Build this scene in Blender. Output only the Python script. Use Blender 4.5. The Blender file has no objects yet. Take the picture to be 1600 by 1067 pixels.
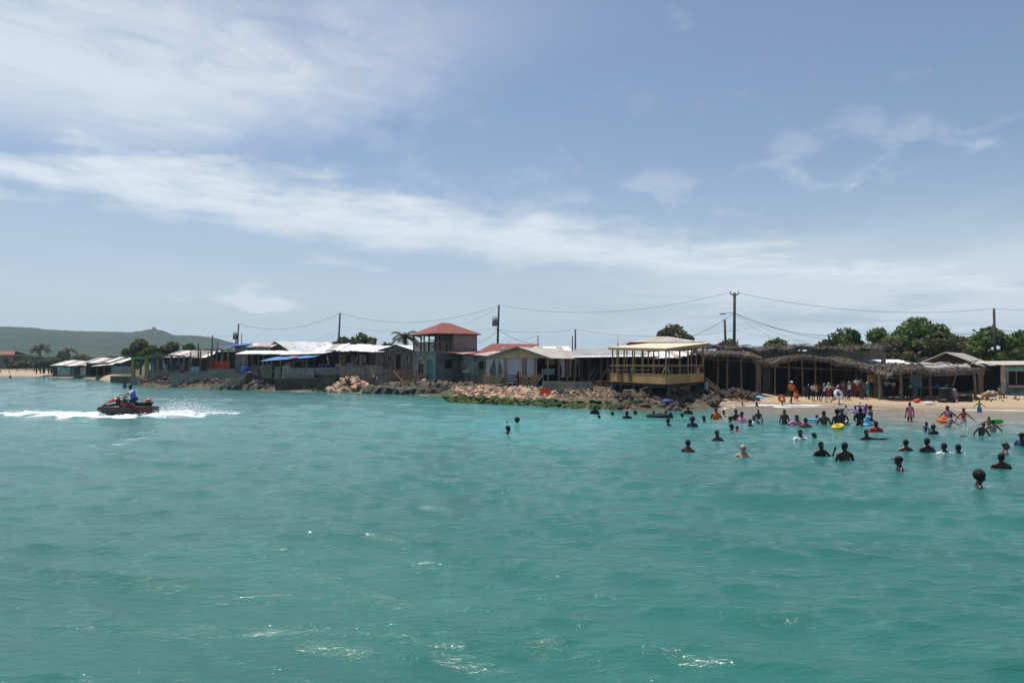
import bpy, math, random
import numpy as np
from mathutils import Vector, Matrix, Euler
random.seed(7); RNG = np.random.default_rng(7)
SC = bpy.context.scene
COL = SC.collection
R = math.radians
# ---------------------------------------------------------------- camera, sky, sun, exposure
CAMH, FPX, HOR = 2.7, 1244.0, 570.0
TILT = math.atan((HOR - 533.5) / FPX)
cam = bpy.data.cameras.new('camera'); cam.sensor_width = 36; cam.lens = 28.0; cam.clip_end = 9000; cam.clip_start = .1
cam_o = bpy.data.objects.new('camera', cam); COL.objects.link(cam_o)
cam_o.location = (0, 0, CAMH); cam_o.rotation_euler = (math.pi / 2 + TILT, 0, 0); SC.camera = cam_o
SUN_EL = R(71); SUN_AZ = math.atan2(-.66, .75)          # azimuth from +Y towards +X
sl = bpy.data.lights.new('sun', 'SUN'); sl.energy = 5.0; sl.angle = R(.53); sl.color = (1, .955, .88)
so = bpy.data.objects.new('sun', sl); COL.objects.link(so)
sd = Vector((math.sin(SUN_AZ) * math.cos(SUN_EL), math.cos(SUN_AZ) * math.cos(SUN_EL), math.sin(SUN_EL)))
so.rotation_euler = sd.to_track_quat('Z', 'Y').to_euler(); so.location = (0, 0, 60)
SC.view_settings.view_transform = 'Standard'; SC.view_settings.look = 'None'
SC.view_settings.gamma = 1; SC.view_settings.exposure = 0.0; SC.view_settings.use_curve_mapping = False
SC.cycles.use_denoising = True; SC.cycles.max_bounces = 6; SC.cycles.volume_bounces = 0
SC.cycles.caustics_reflective = False; SC.cycles.caustics_refractive = False

class NT:
    """small helper to write node trees as expressions"""
    def __init__(s, t): s.t = t; s.t.nodes.clear()
    def n(s, typ, ins=None, **kw):
        nd = s.t.nodes.new(typ)
        for k, v in kw.items(): setattr(nd, k, v)
        for k, v in (ins or {}).items(): s.set(nd.inputs[k], v)
        return nd
    def set(s, sock, v):
        if isinstance(v, bpy.types.NodeSocket): s.t.links.new(v, sock)
        else: sock.default_value = v
    def m(s, op, a, b=0.0, c=None, clamp=False):
        nd = s.t.nodes.new('ShaderNodeMath'); nd.operation = op; nd.use_clamp = clamp
        s.set(nd.inputs[0], a); s.set(nd.inputs[1], b)
        if c is not None: s.set(nd.inputs[2], c)
        return nd.outputs[0]
    def ramp(s, v, a, b, lo=0., hi=1.):
        nd = s.n('ShaderNodeMapRange', interpolation_type='SMOOTHSTEP')
        for i, x in enumerate((v, a, b, lo, hi)): s.set(nd.inputs[i], x)
        return nd.outputs[0]
    def noise(s, vec, scale, detail=4, rough=.55, dist=0., lac=2.):
        nd = s.n('ShaderNodeTexNoise', {'Scale': scale, 'Detail': detail, 'Roughness': rough, 'Distortion': dist, 'Lacunarity': lac})
        if vec is not None: s.set(nd.inputs['Vector'], vec)
        return nd.outputs['Fac']
    def mix(s, f, a, b, blend='MIX'):
        nd = s.n('ShaderNodeMix', data_type='RGBA', blend_type=blend)
        s.set(nd.inputs[0], f); s.set(nd.inputs[6], c4(a)); s.set(nd.inputs[7], c4(b))
        return nd.outputs[2]
    def xyz(s, x, y, z=0.):
        nd = s.n('ShaderNodeCombineXYZ')
        for i, v in enumerate((x, y, z)): s.set(nd.inputs[i], v)
        return nd.outputs[0]
def c4(c):
    if isinstance(c, bpy.types.NodeSocket): return c
    return tuple(c) + (1.,) if len(c) == 3 else c

world = bpy.data.worlds.new('World'); SC.world = world; world.use_nodes = True
w = NT(world.node_tree)
sky = w.n('ShaderNodeTexSky', sky_type='NISHITA', sun_disc=False, sun_elevation=SUN_EL, sun_rotation=SUN_AZ,
          air_density=1.0, dust_density=1.2, ozone_density=2.5, altitude=0)
gen = w.n('ShaderNodeTexCoord').outputs['Generated']
sep = w.n('ShaderNodeSeparateXYZ'); w.set(sep.inputs[0], gen)
dx, dy, dz = sep.outputs
zc = w.m('MAXIMUM', dz, .015)
zq = w.m('ADD', zc, .02)
cx, cy = w.m('DIVIDE', dx, zq), w.m('DIVIDE', dy, zq)        # a flat cloud layer seen in perspective
cp = w.xyz(cx, cy)
# axis of the long cirrus band on that layer
ax = Vector((.70, .71)).normalized(); ox, oy = -.3, 5.0
rx, ry = w.m('SUBTRACT', cx, ox), w.m('SUBTRACT', cy, oy)
al = w.m('ADD', w.m('MULTIPLY', rx, ax.x), w.m('MULTIPLY', ry, ax.y))
pe = w.m('ADD', w.m('MULTIPLY', rx, -ax.y), w.m('MULTIPLY', ry, ax.x))
bp = w.xyz(w.m('MULTIPLY', al, .95), pe, 1.7)
n1 = w.noise(bp, .95, 8, .6, .2); n2 = w.noise(bp, 3.2, 7, .6, .3); n0 = w.noise(w.xyz(al, pe, 8.), .25, 2, .5)
alq = w.m('ADD', al, 2.4)
per = w.m('ADD', w.m('SUBTRACT', pe, .45), w.m('MULTIPLY', w.m('MULTIPLY', alq, alq), .028))
per = w.m('ADD', per, w.m('MULTIPLY', w.m('SUBTRACT', n1, .5), 2.0))
per = w.m('ADD', per, w.m('MULTIPLY', w.m('SUBTRACT', n2, .5), .9))
per = w.m('ADD', per, w.m('MULTIPLY', w.m('SUBTRACT', n0, .5), .5))
nbil = w.noise(w.xyz(w.m('MULTIPLY', dx, .8), w.m('MULTIPLY', dz, 1.15), 3.3), 13., 6, .55, .15)
per = w.m('ADD', per, w.m('MULTIPLY', w.m('SUBTRACT', nbil, .5), 1.7))
wid = w.ramp(al, -3.5, 1.5, .62, 1.25)
band = w.m('SUBTRACT', 1., w.ramp(w.m('DIVIDE', w.m('ABSOLUTE', per), wid), .0, 1.12))
band = w.m('MULTIPLY', band, w.ramp(n2, .2, .62, .62, 1.0))
# the softer sheet above it
s2 = w.xyz(w.m('MULTIPLY', al, .62), w.m('MULTIPLY', pe, .8), 4.2)
v1 = w.noise(s2, 1.1, 6, .6, .9); v2 = w.noise(s2, 4.5, 5, .6, 1.2)
shp = w.m('ADD', w.m('ADD', pe, 1.15), w.m('MULTIPLY', w.m('SUBTRACT', v1, .5), 1.3))
veil = w.m('SUBTRACT', 1., w.ramp(w.m('ABSOLUTE', shp), .25, 1.6))
veil = w.m('MULTIPLY', veil, w.ramp(w.m('ADD', al, w.m('MULTIPLY', v1, 1.6)), -1.38, -.62, 1., .0))
veil = w.m('MULTIPLY', veil, w.ramp(w.m('ADD', w.m('MULTIPLY', v1, .6), w.m('MULTIPLY', v2, .4)), .30, .60, .38, .88))
# small scattered puffs and a low bank
p1 = w.noise(w.xyz(w.m('MULTIPLY', cx, .8), w.m('MULTIPLY', cy, .75), 9.3), 1.15, 6, .58, .3)
pm = w.noise(w.xyz(cx, cy, 2.), .28, 2, .5)
pd_ = w.noise(w.xyz(w.m('MULTIPLY', dx, .55), dz, 6.1), 21., 6, .6, .2)
puff = w.ramp(w.m('ADD', w.m('ADD', w.m('MULTIPLY', p1, .32), w.m('MULTIPLY', pd_, .68)), w.m('MULTIPLY', w.m('SUBTRACT', pm, .5), .5)), .595, .73, 0., .7)
puff = w.m('MULTIPLY', puff, w.ramp(al, -.5, 1.5, .25, 1.))
p3 = w.noise(w.xyz(w.m('MULTIPLY', cx, .35), w.m('MULTIPLY', cy, .25), 5.5), 1.1, 6, .6, .4)
low = w.m('MULTIPLY', w.m('MULTIPLY', w.ramp(p3, .36, .58, 0., .75), w.ramp(dz, .20, .07, 0., 1.)), w.ramp(dx, .0, .3, .12, 1.))
cl = w.m('MAXIMUM', w.m('MAXIMUM', band, veil), w.m('MAXIMUM', puff, low))
cl = w.m('MULTIPLY', cl, .86)
hz = w.ramp(dz, .0, .30, .74, 0.)                             # milky air towards the horizon
hz2 = w.ramp(dz, .0, .75, .09, .0)
skyc = w.n('ShaderNodeMix', data_type='RGBA', blend_type='MULTIPLY')
w.set(skyc.inputs[0], 1.); w.set(skyc.inputs[6], sky.outputs[0]); w.set(skyc.inputs[7], (1.0, 1.0, 1.0, 1))
SKYSTR = .104
base = w.mix(w.m('MAXIMUM', hz, hz2), skyc.outputs[2], tuple(v / SKYSTR for v in (.52, .66, .79)))
clc = w.mix(cl, base, tuple(v / SKYSTR for v in (.80, .87, .92)))
bg = w.n('ShaderNodeBackground', {'Color': clc, 'Strength': SKYSTR})
wo = w.n('ShaderNodeOutputWorld'); w.t.links.new(bg.outputs[0], wo.inputs[0])

# ---------------------------------------------------------------- materials
MATS = {}
def mat(name, c1, c2=None, scale=3., rough=.8, bump=0., bscale=None, spec=.3, detail=4, metal=0., stretch=(1, 1, 1), lo=.35, hi=.65, stain=0., trans=0., rnd=0.):
    if name in MATS: return MATS[name]
    m = bpy.data.materials.new(name); m.use_nodes = True; t = NT(m.node_tree); MATS[name] = m
    c2 = c2 or tuple(x * .72 for x in c1)
    co = t.n('ShaderNodeTexCoord').outputs['Object']
    mp = t.n('ShaderNodeMapping', {'Scale': stretch}); t.set(mp.inputs[0], co)
    nz = t.noise(mp.outputs[0], scale, detail, .6)
    col = t.mix(t.ramp(nz, lo, hi), c1, c2)
    if stain:
        ms = t.n('ShaderNodeMapping', {'Scale': (1.6, 1.6, .22)}); t.set(ms.inputs[0], t.n('ShaderNodeNewGeometry').outputs['Position'])
        s1 = t.noise(ms.outputs[0], 1.5, 5, .7, .4); s2 = t.noise(co, .55, 5, .65)
        col = t.mix(t.ramp(s1, .50, .68, 0, stain), col, (.055, .045, .035)); col = t.mix(t.ramp(s2, .56, .66, 0, stain * .8), col, tuple(min(.6, v * 1.5 + .03) for v in c1))
    if rnd:
        oi = t.n('ShaderNodeObjectInfo').outputs['Random']
        hs = t.n('ShaderNodeHueSaturation'); t.set(hs.inputs['Color'], col)
        t.set(hs.inputs['Value'], t.ramp(oi, 0, 1, 1 - rnd, 1 + rnd)); t.set(hs.inputs['Hue'], t.m('ADD', .5, t.m('MULTIPLY', t.m('SUBTRACT', t.m('FRACT', t.m('MULTIPLY', oi, 7.3)), .5), rnd * .06)))
        col = hs.outputs[0]
    p = t.n('ShaderNodeBsdfPrincipled', {'Base Color': col, 'Roughness': rough, 'Metallic': metal, 'Specular IOR Level': spec})
    if bump:
        b = t.n('ShaderNodeBump', {'Strength': 1., 'Distance': bump}); t.set(b.inputs['Height'], t.noise(mp.outputs[0], bscale or scale * 3, 4, .6)); t.set(p.inputs['Normal'], b.outputs[0])
    sh = p.outputs[0]
    if trans:
        tr = t.n('ShaderNodeBsdfTranslucent', {'Color': col}); mx = t.n('ShaderNodeMixShader', {0: trans})
        t.set(mx.inputs[1], sh); t.set(mx.inputs[2], tr.outputs[0]); sh = mx.outputs[0]
    o = t.n('ShaderNodeOutputMaterial'); t.set(o.inputs[0], sh)
    return m
def plain(c, rough=.8): return mat('paint %.3f %.3f %.3f' % tuple(c), c, tuple(x * .8 for x in c), 6, rough)
M = dict(
 conc=mat('grey concrete', (.26, .23, .19), (.15, .13, .105), 1.2, .9, .02, stain=.6),
 concd=mat('dark wet concrete', (.085, .07, .055), (.04, .034, .026), .9, .85, .03, stain=.4),  # shade on the sea wall base is put into this dark tone
 block=mat('concrete block', (.29, .265, .23), (.19, .175, .15), 2.5, .95, .01, rnd=.14),
 blockb=mat('brown concrete block', (.27, .22, .175), (.17, .14, .12), 2.5, .95, .01, rnd=.14),
 wgrey=mat('grey rendered wall', (.25, .225, .19), (.15, .135, .115), .8, .9, .01, stain=.65),
 wpale=mat('pale painted wall', (.52, .49, .44), (.34, .315, .28), .9, .85, .01, stain=.45),
 wteal=mat('faded teal wall', (.20, .22, .21), (.125, .14, .13), .9, .85, .01, stain=.6),
 teal=mat('teal paint', (.04, .26, .25), (.03, .17, .17), 1.5, .7),
 mauve=mat('mauve painted wall', (.27, .215, .205), (.21, .17, .165), .8, .85, .005),
 wood=mat('weathered wood', (.25, .19, .13), (.13, .10, .075), 3, .85, .01, stretch=(1, 1, 4), rnd=.15),
 woodd=mat('dark old wood', (.07, .055, .042), (.035, .028, .022), 2, .9, .01, rnd=.2),
 woodt=mat('tan timber', (.36, .23, .12), (.24, .155, .085), 3, .8, .005, rnd=.12),
 pine=mat('light pine slats', (.62, .42, .24), (.50, .33, .19), 3, .8),
 ply=mat('ochre plywood', (.44, .27, .105), (.36, .215, .085), 1.1, .7, .002, rnd=.05),
 plyroof=mat('cream painted roof board', (.72, .59, .41), (.62, .51, .35), .8, .6, .002),
 zinc=mat('bright zinc roofing', (.82, .82, .82), (.62, .58, .54), 1.1, .5, .004, metal=0., rnd=.08, lo=.5, hi=.7),
 zincg=mat('dull grey zinc roofing', (.36, .355, .34), (.26, .25, .24), .7, .6, .004, rnd=.08),
 zinct=mat('tan grey roofing', (.44, .41, .36), (.33, .30, .26), .7, .7, .004, rnd=.06),
 rust=mat('rusty zinc roofing', (.33, .24, .20), (.52, .46, .42), 1.0, .75, .004, rnd=.12),
 red=mat('terracotta red roofing', (.23, .058, .04), (.19, .052, .038), 1.2, .7, .004, rnd=.06),
 redp=mat('orange red paint', (.62, .075, .03), (.5, .06, .03), 1.2, .7),
 pink=mat('faded pink roofing', (.55, .40, .38), (.45, .34, .33), .8, .7, .004, rnd=.06),
 tarp=mat('blue tarpaulin', (.035, .12, .42), (.025, .09, .33), 1.2, .55, .02),
 tarpl=mat('light blue tarpaulin', (.06, .22, .52), (.05, .17, .42), 1.2, .55, .02),
 bluep=mat('dark blue paint', (.03, .06, .2), (.02, .04, .13), 2, .6),
 bluel=mat('pale blue paint', (.22, .38, .48), (.16, .3, .38), 1.5, .7),
 yellow=mat('yellow paint', (.40, .32, .05), (.30, .24, .045), 2, .7),
 green=mat('green paint', (.07, .32, .12), (.05, .24, .1), 2, .7),
 white=mat('white cloth', (.78, .76, .79), (.66, .64, .68), 1.5, .9, .01),
 curt=mat('white curtain cloth', (.80, .77, .82), (.72, .70, .76), 1.2, .9, trans=.35),
 purple=mat('purple curtain cloth', (.10, .05, .16), (.07, .04, .11), 1.2, .9),
 pole=mat('utility pole wood', (.09, .082, .075), (.055, .05, .046), 2, .9, .01),
 metal=mat('grey painted metal', (.22, .22, .22), (.15, .15, .15), 2, .5),
 wire=mat('black cable', (.03, .03, .03), None, 2, .6),
 black=mat('black rubber', (.015, .015, .016), (.025, .025, .025), 3, .45),
 dark=mat('near black interior shade', (.03, .028, .026), (.018, .017, .016), 2, .95),  # shade inside the stalls, put into the wall and pane colour
 thatch=mat('dry palm thatch', (.19, .145, .105), (.10, .075, .055), 1.6, .95),
 thatchg=mat('grey palm thatch', (.28, .25, .22), (.16, .14, .12), 1.6, .95),
 tstone=mat('tan shore stone', (.56, .37, .255), (.38, .25, .17), 2.2, .9, .03, rnd=.22),
 gstone=mat('grey brown boulder', (.105, .08, .06), (.05, .04, .033), 2.2, .9, .03, rnd=.35),  # wet stone, darkened further to paint in the deck's shade
 dstone=mat('dark shore stone', (.15, .115, .09), (.065, .055, .045), 2.2, .9, .03, rnd=.25),
 moss=mat('mossy boulder', (.045, .092, .012), (.012, .022, .010), 2.2, .85, .03, rnd=.3),
 trunk=mat('tree bark', (.13, .10, .075), (.07, .055, .04), 3, .95, .02),
 leaf=mat('green leaves', (.085, .155, .03), (.14, .19, .045), .9, .6, trans=.3),
 leafd=mat('dark green leaves', (.06, .12, .025), (.10, .14, .038), .9, .6, trans=.3),
 leafb=mat('dry olive leaves', (.14, .13, .065), (.09, .105, .04), .9, .7, trans=.3),
 leafy=mat('yellow green leaves', (.10, .14, .03), (.07, .11, .03), .9, .6, trans=.3),
 palm=mat('palm fronds', (.045, .06, .02), (.085, .075, .035), 1.2, .7, trans=.25),
 barrel=mat('blue plastic', (.02, .09, .36), (.015, .07, .29), 1, .4),
)
# ---------------------------------------------------------------- mesh helpers
class MB:
    def __init__(s): s.v = []; s.f = []; s.mi = []
    def add(s, vs, fs, mi=0):
        b = len(s.v); s.v += [tuple(v) for v in vs]; s.f += [tuple(b + i for i in f) for f in fs]; s.mi += [mi] * len(fs)
    def hexa(s, b, t, mi=0):
        s.add(list(b) + list(t), [(3, 2, 1, 0), (4, 5, 6, 7), (0, 1, 5, 4), (1, 2, 6, 5), (2, 3, 7, 6), (3, 0, 4, 7)], mi)
    def box(s, c, sz, rot=None, mi=0):
        x, y, z = (k / 2 for k in sz); pts = [Vector(p) for p in ((-x, -y, -z), (x, -y, -z), (x, y, -z), (-x, y, -z), (-x, -y, z), (x, -y, z), (x, y, z), (-x, y, z))]
        if rot is not None: m = Euler(rot).to_matrix(); pts = [m @ p for p in pts]
        pts = [p + Vector(c) for p in pts]; s.hexa(pts[:4], pts[4:], mi)
    def beam(s, p, q, w, h=None, mi=0):
        p, q = Vector(p), Vector(q); h = h or w; d = (q - p).normalized()
        up = Vector((0, 0, 1)) if abs(d.z) < .95 else Vector((0, 1, 0)); a = d.cross(up).normalized() * w / 2; b = a.cross(d).normalized() * h / 2
        s.hexa([p - a - b, p + a - b, p + a + b, p - a + b], [q - a - b, q + a - b, q + a + b, q - a + b], mi)
    def tube(s, pts, rs, n=6, mi=0, cap=True):
        pts = [Vector(p) for p in pts]; rings = []
        if not hasattr(rs, '__len__'): rs = [rs] * len(pts)
        b = len(s.v)
        for i, p in enumerate(pts):
            d = (pts[min(i + 1, len(pts) - 1)] - pts[max(i - 1, 0)]).normalized()
            up = Vector((0, 0, 1)) if abs(d.z) < .9 else Vector((0, 1, 0)); a = d.cross(up).normalized(); c = a.cross(d)
            for k in range(n):
                an = 2 * math.pi * k / n; s.v.append(tuple(p + (a * math.cos(an) + c * math.sin(an)) * rs[i]))
        for i in range(len(pts) - 1):
            for k in range(n):
                s.f.append((b + i * n + k, b + i * n + (k + 1) % n, b + (i + 1) * n + (k + 1) % n, b + (i + 1) * n + k)); s.mi.append(mi)
        if cap:
            s.f.append(tuple(b + k for k in range(n))[::-1]); s.f.append(tuple(b + (len(pts) - 1) * n + k for k in range(n))); s.mi += [mi, mi]
    def ell(s, c, r, n=10, m=6, rot=None, mi=0):
        if not hasattr(r, '__len__'): r = (r, r, r)
        pts = [Vector((0, 0, -r[2]))]
        for j in range(1, m):
            a = math.pi * j / m - math.pi / 2
            for k in range(n): pts.append(Vector((r[0] * math.cos(a) * math.cos(2 * math.pi * k / n), r[1] * math.cos(a) * math.sin(2 * math.pi * k / n), r[2] * math.sin(a))))
        pts.append(Vector((0, 0, r[2])))
        fs = [(0, 1 + (k + 1) % n, 1 + k) for k in range(n)]
        for j in range(m - 2):
            for k in range(n): fs.append((1 + j * n + k, 1 + j * n + (k + 1) % n, 1 + (j + 1) * n + (k + 1) % n, 1 + (j + 1) * n + k))
        L = len(pts) - 1; o = 1 + (m - 2) * n
        fs += [(L, o + k, o + (k + 1) % n) for k in range(n)]
        if rot is not None: mm = rot if isinstance(rot, Matrix) else Euler(rot).to_matrix(); pts = [mm @ p for p in pts]
        s.add([p + Vector(c) for p in pts], fs, mi)
    def cap(s, p, q, r0, r1, n=10):
        """tapered limb with round ends"""
        p, q = Vector(p), Vector(q); d = (q - p); L = d.length; d = d / L; k = 4
        pts, rs = [], []
        for i in range(k): a = math.pi / 2 * (1 - i / k); pts.append(p - d * r0 * math.sin(a)); rs.append(max(r0 * math.cos(a), .001))
        pts.append(p); rs.append(r0); pts.append(q); rs.append(r1)
        for i in range(1, k + 1): a = math.pi / 2 * i / k; pts.append(q + d * r1 * math.sin(a)); rs.append(max(r1 * math.cos(a), .001))
        b = len(s.v); up = Vector((0, 0, 1)) if abs(d.z) < .9 else Vector((0, 1, 0)); a_ = d.cross(up).normalized(); c_ = a_.cross(d)
        for pp, rr in zip(pts, rs):
            for j in range(n): an = 2 * math.pi * j / n; s.v.append(tuple(pp + (a_ * math.cos(an) + c_ * math.sin(an)) * rr))
        for i in range(len(pts) - 1):
            for j in range(n): s.f.append((b + i * n + j, b + i * n + (j + 1) % n, b + (i + 1) * n + (j + 1) % n, b + (i + 1) * n + j)); s.mi.append(0)
        s.f.append(tuple(b + j for j in range(n))[::-1]); s.f.append(tuple(b + (len(pts) - 1) * n + j for j in range(n))); s.mi += [0, 0]
    def mesh(s, name, off=(0, 0, 0), smooth=False):
        me = bpy.data.meshes.new(name); v = np.array(s.v, dtype=np.float64) - np.array(off)
        me.from_pydata(v.tolist(), [], s.f)
        if any(s.mi): me.polygons.foreach_set('material_index', s.mi)
        if smooth: me.polygons.foreach_set('use_smooth', [True] * len(me.polygons))
        return me
ROOTLOC = {}
def link(name, me, mats, parent=None):
    o = bpy.data.objects.new(name, me); COL.objects.link(o)
    for m in (mats if isinstance(mats, (list, tuple)) else [mats]):
        me.materials.append(m)
    if parent: o.parent = parent
    return o
def rootof(o):
    p = Vector((0, 0, 0))
    while o: p += o.location; o = o.parent
    return p
def part(name, mb, m, parent, smooth=False, label=None, kind=None):
    o = link(name, mb.mesh(name, rootof(parent), smooth), m, parent)
    if label: o['label'] = label
    if kind: o['kind'] = kind
    return o
def tag(o, label, cat, group=None, kind=None):
    if label: o['label'] = label
    if cat: o['category'] = cat
    if group: o['group'] = group
    if kind or cat: o['kind'] = kind or 'thing'
    return o
def thing(name, label, cat, loc, group=None):
    o = bpy.data.objects.new(name, None); COL.objects.link(o); o.location = loc; o.empty_display_size = .3
    return tag(o, label, cat, group)
def solo(name, mb, m, label, cat, group=None, loc=None, smooth=False):
    """a thing that is one mesh, its origin at its base"""
    v = np.array(mb.v); loc = loc or (float(v[:, 0].mean()), float(v[:, 1].mean()), float(v[:, 2].min()))
    o = link(name, mb.mesh(name, loc, smooth), m); o.location = loc
    return tag(o, label, cat, group)
def bigmesh(name, V, F, mats, attrs=None, smooth=True):
    me = bpy.data.meshes.new(name); V = np.asarray(V, dtype=np.float32); F = np.asarray(F, dtype=np.int32); k = F.shape[1]
    me.vertices.add(len(V)); me.vertices.foreach_set('co', V.ravel())
    me.loops.add(F.size); me.loops.foreach_set('vertex_index', F.ravel())
    me.polygons.add(len(F)); me.polygons.foreach_set('loop_start', np.arange(0, F.size, k, dtype=np.int32)); me.polygons.foreach_set('loop_total', np.full(len(F), k, dtype=np.int32))
    me.polygons.foreach_set('use_smooth', np.full(len(F), smooth))
    for n_, a in (attrs or {}).items():
        at = me.attributes.new(n_, 'FLOAT', 'POINT'); at.data.foreach_set('value', np.asarray(a, dtype=np.float32))
    me.update(); me.validate()
    return link(name, me, mats)
def vnoise(x, y, seed=0):
    xi, yi = np.floor(x), np.floor(y); fx, fy = x - xi, y - yi; fx = fx * fx * (3 - 2 * fx); fy = fy * fy * (3 - 2 * fy)
    def h(a, b): q = np.sin(a * 127.1 + b * 311.7 + seed * 74.7) * 43758.5453; return q - np.floor(q)
    return (h(xi, yi) * (1 - fx) + h(xi + 1, yi) * fx) * (1 - fy) + (h(xi, yi + 1) * (1 - fx) + h(xi + 1, yi + 1) * fx) * fy
def fbm(x, y, o=4, seed=0):
    r = 0; a = .5
    for i in range(o): r = r + a * vnoise(x * 2 ** i, y * 2 ** i, seed + i); a *= .5
    return r / (1 - .5 ** o)
def sstep(x, a, b): t = np.clip((x - a) / (b - a), 0, 1); return t * t * (3 - 2 * t)
# ---------------------------------------------------------------- where things stand: bearing px (photo column) and distance in metres
def X(px, d): return (px - 800) / FPX * d
def G(px, d): return (X(px, d), d)
def Z(py, d): return CAMH + d * math.tan(TILT + math.atan((533.5 - py) / FPX))
def P(px, d, z): return (X(px, d), d, z)
def WD(py): return CAMH / -math.tan(TILT + math.atan((533.5 - py) / FPX))     # distance at which the water shows on that row
SHORE = [(-900, 582), (-300, 584), (0, 587), (85, 589), (135, 591), (172, 595), (225, 603), (330, 607), (430, 611), (520, 612), (610, 615), (690, 618), (705, 626), (800, 632), (900, 638), (1000, 642), (1098, 640.5), (1118, 636), (1150, 632), (1200, 632), (1300, 633), (1400, 637.5), (1500, 640), (1600, 641), (2000, 644), (2600, 652)]
SPX = np.array([s[0] for s in SHORE], float); SD = np.array([WD(s[1]) for s in SHORE])
SLP = np.interp; 
_sx = [-900, 0, 130, 180, 230, 690, 1100, 1130, 2600]; _sl = [.085, .085, .07, .2, .3, .22, .22, .055, .055]; _zm = [1.9, 1.9, 1.6, 1.0, 1.0, .95, .8, .55, .6]
def shore_s(x, y): y = np.maximum(y, 1.); return y - np.interp(800 + FPX * x / y, SPX, SD)
def gz(x, y):
    y = np.maximum(np.asarray(y, float), 1.); x = np.asarray(x, float); px = 800 + FPX * x / y; s = y - np.interp(px, SPX, SD)
    sl, zm = np.interp(px, _sx, _sl), np.interp(px, _sx, _zm)
    up = zm * (1 - np.exp(-np.maximum(s, 0) * sl / zm)); dn = np.maximum(s * np.minimum(sl * 1.3, .12), -1.6)
    return np.where(s > 0, up, dn)
def gpt(px, d): x = X(px, d); return (x, d, float(gz(x, d)))
def ground_hit(px, py):
    d = 20.
    while d < 300:
        if Z(py, d) <= gz(X(px, d), d): return d
        d += .1
    return d
# ---------------------------------------------------------------- the setting: ground, hills, sea, haze
def ground_material():
    m = bpy.data.materials.new('sand and earth'); m.use_nodes = True; t = NT(m.node_tree)
    geo = t.n('ShaderNodeNewGeometry').outputs['Position']; sp = t.n('ShaderNodeSeparateXYZ'); t.set(sp.inputs[0], geo)
    n = t.noise(geo, .6, 5, .6); n2 = t.noise(geo, 5., 4, .65)
    sand = t.mix(t.ramp(n2, .3, .7), (.44, .335, .225), (.34, .25, .165))
    sand = t.mix(t.ramp(n, .52, .72, 0, .5), sand, (.30, .20, .125))
    wet = t.ramp(t.m('ADD', sp.outputs[2], t.m('MULTIPLY', n, .08)), .05, .2)
    col = t.mix(wet, (.26, .20, .14), sand)
    earth = t.mix(t.ramp(n, .4, .6), (.11, .09, .065), (.07, .07, .035))
    at = t.n('ShaderNodeAttribute', attribute_name='earth').outputs['Fac']
    col = t.mix(at, col, earth)
    p = t.n('ShaderNodeBsdfPrincipled', {'Base Color': col, 'Roughness': .9, 'Specular IOR Level': .2})
    b = t.n('ShaderNodeBump', {'Strength': 1., 'Distance': .052}); t.set(b.inputs['Height'], t.m('ADD', n2, n)); t.set(p.inputs['Normal'], b.outputs[0])
    o = t.n('ShaderNodeOutputMaterial'); t.set(o.inputs[0], p.outputs[0]); return m
def polar(th, rr):
    T, Rr = np.meshgrid(th, rr); return Rr * np.sin(T), Rr * np.cos(T)
def gridfaces(nr, nc, wrap=False):
    i, j = np.meshgrid(np.arange(nr - 1), np.arange(nc if wrap else nc - 1), indexing='ij'); j2 = (j + 1) % nc
    return np.stack([i * nc + j, i * nc + j2, (i + 1) * nc + j2, (i + 1) * nc + j], -1).reshape(-1, 4)
th = np.radians(np.linspace(-62, 62, 420)); rr = np.concatenate([36 * 1.012 ** np.arange(175), 310 * 1.12 ** np.arange(19)])
x, y = polar(th, rr); s_ = shore_s(x, y); px_ = 800 + FPX * x / np.maximum(y, 1)
z = gz(x, y); z = z + np.where(s_ > 0, (fbm(x * .35, y * .35, 4) - .5) * .22 * sstep(s_, .5, 5) * np.where(px_ > 1110, .6, 1.), 0)
earth = np.maximum(sstep(s_, 14, 40), sstep(px_, 1118, 1100) * sstep(px_, 175, 195) * 1.)
ground = bigmesh('ground', np.stack([x, y, z], -1).reshape(-1, 3), gridfaces(len(rr), len(th)), ground_material(), {'earth': earth.ravel()})
ground['kind'] = 'structure'
def hill_material():
    m = bpy.data.materials.new('scrub covered hillside'); m.use_nodes = True; t = NT(m.node_tree)
    geo = t.n('ShaderNodeNewGeometry').outputs['Position']
    v = t.n('ShaderNodeTexVoronoi', {'Scale': .11}); t.set(v.inputs['Vector'], geo)
    n = t.noise(geo, .012, 5, .6); n2 = t.noise(geo, .25, 3, .6)
    c = t.mix(t.ramp(n, .35, .65), (.020, .048, .010), (.058, .078, .024)); c = t.mix(t.ramp(n2, .5, .75, 0, .5), c, (.085, .08, .04))
    p = t.n('ShaderNodeBsdfPrincipled', {'Base Color': c, 'Roughness': 1., 'Specular IOR Level': .05})
    b = t.n('ShaderNodeBump', {'Strength': 1., 'Distance': 9.}); t.set(b.inputs['Height'], t.m('SUBTRACT', n2, v.outputs['Distance'])); t.set(p.inputs['Normal'], b.outputs[0])
    o = t.n('ShaderNodeOutputMaterial'); t.set(o.inputs[0], p.outputs[0]); return m
RIDGE = [(-1400, 500), (-500, 497), (0, 510.5), (60, 514), (110, 518), (160, 519.5), (205, 520), (225, 517), (240, 514.8), (256, 518), (272, 524), (310, 525.5), (335, 528), (352, 533), (380, 540), (430, 549), (520, 558), (900, 566), (1400, 568)]
th = np.radians(np.linspace(-60, 30, 520)); rr = np.linspace(900, 2500, 90)
x, y = polar(th, rr); px_ = 800 + FPX * np.tan(th)
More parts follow.
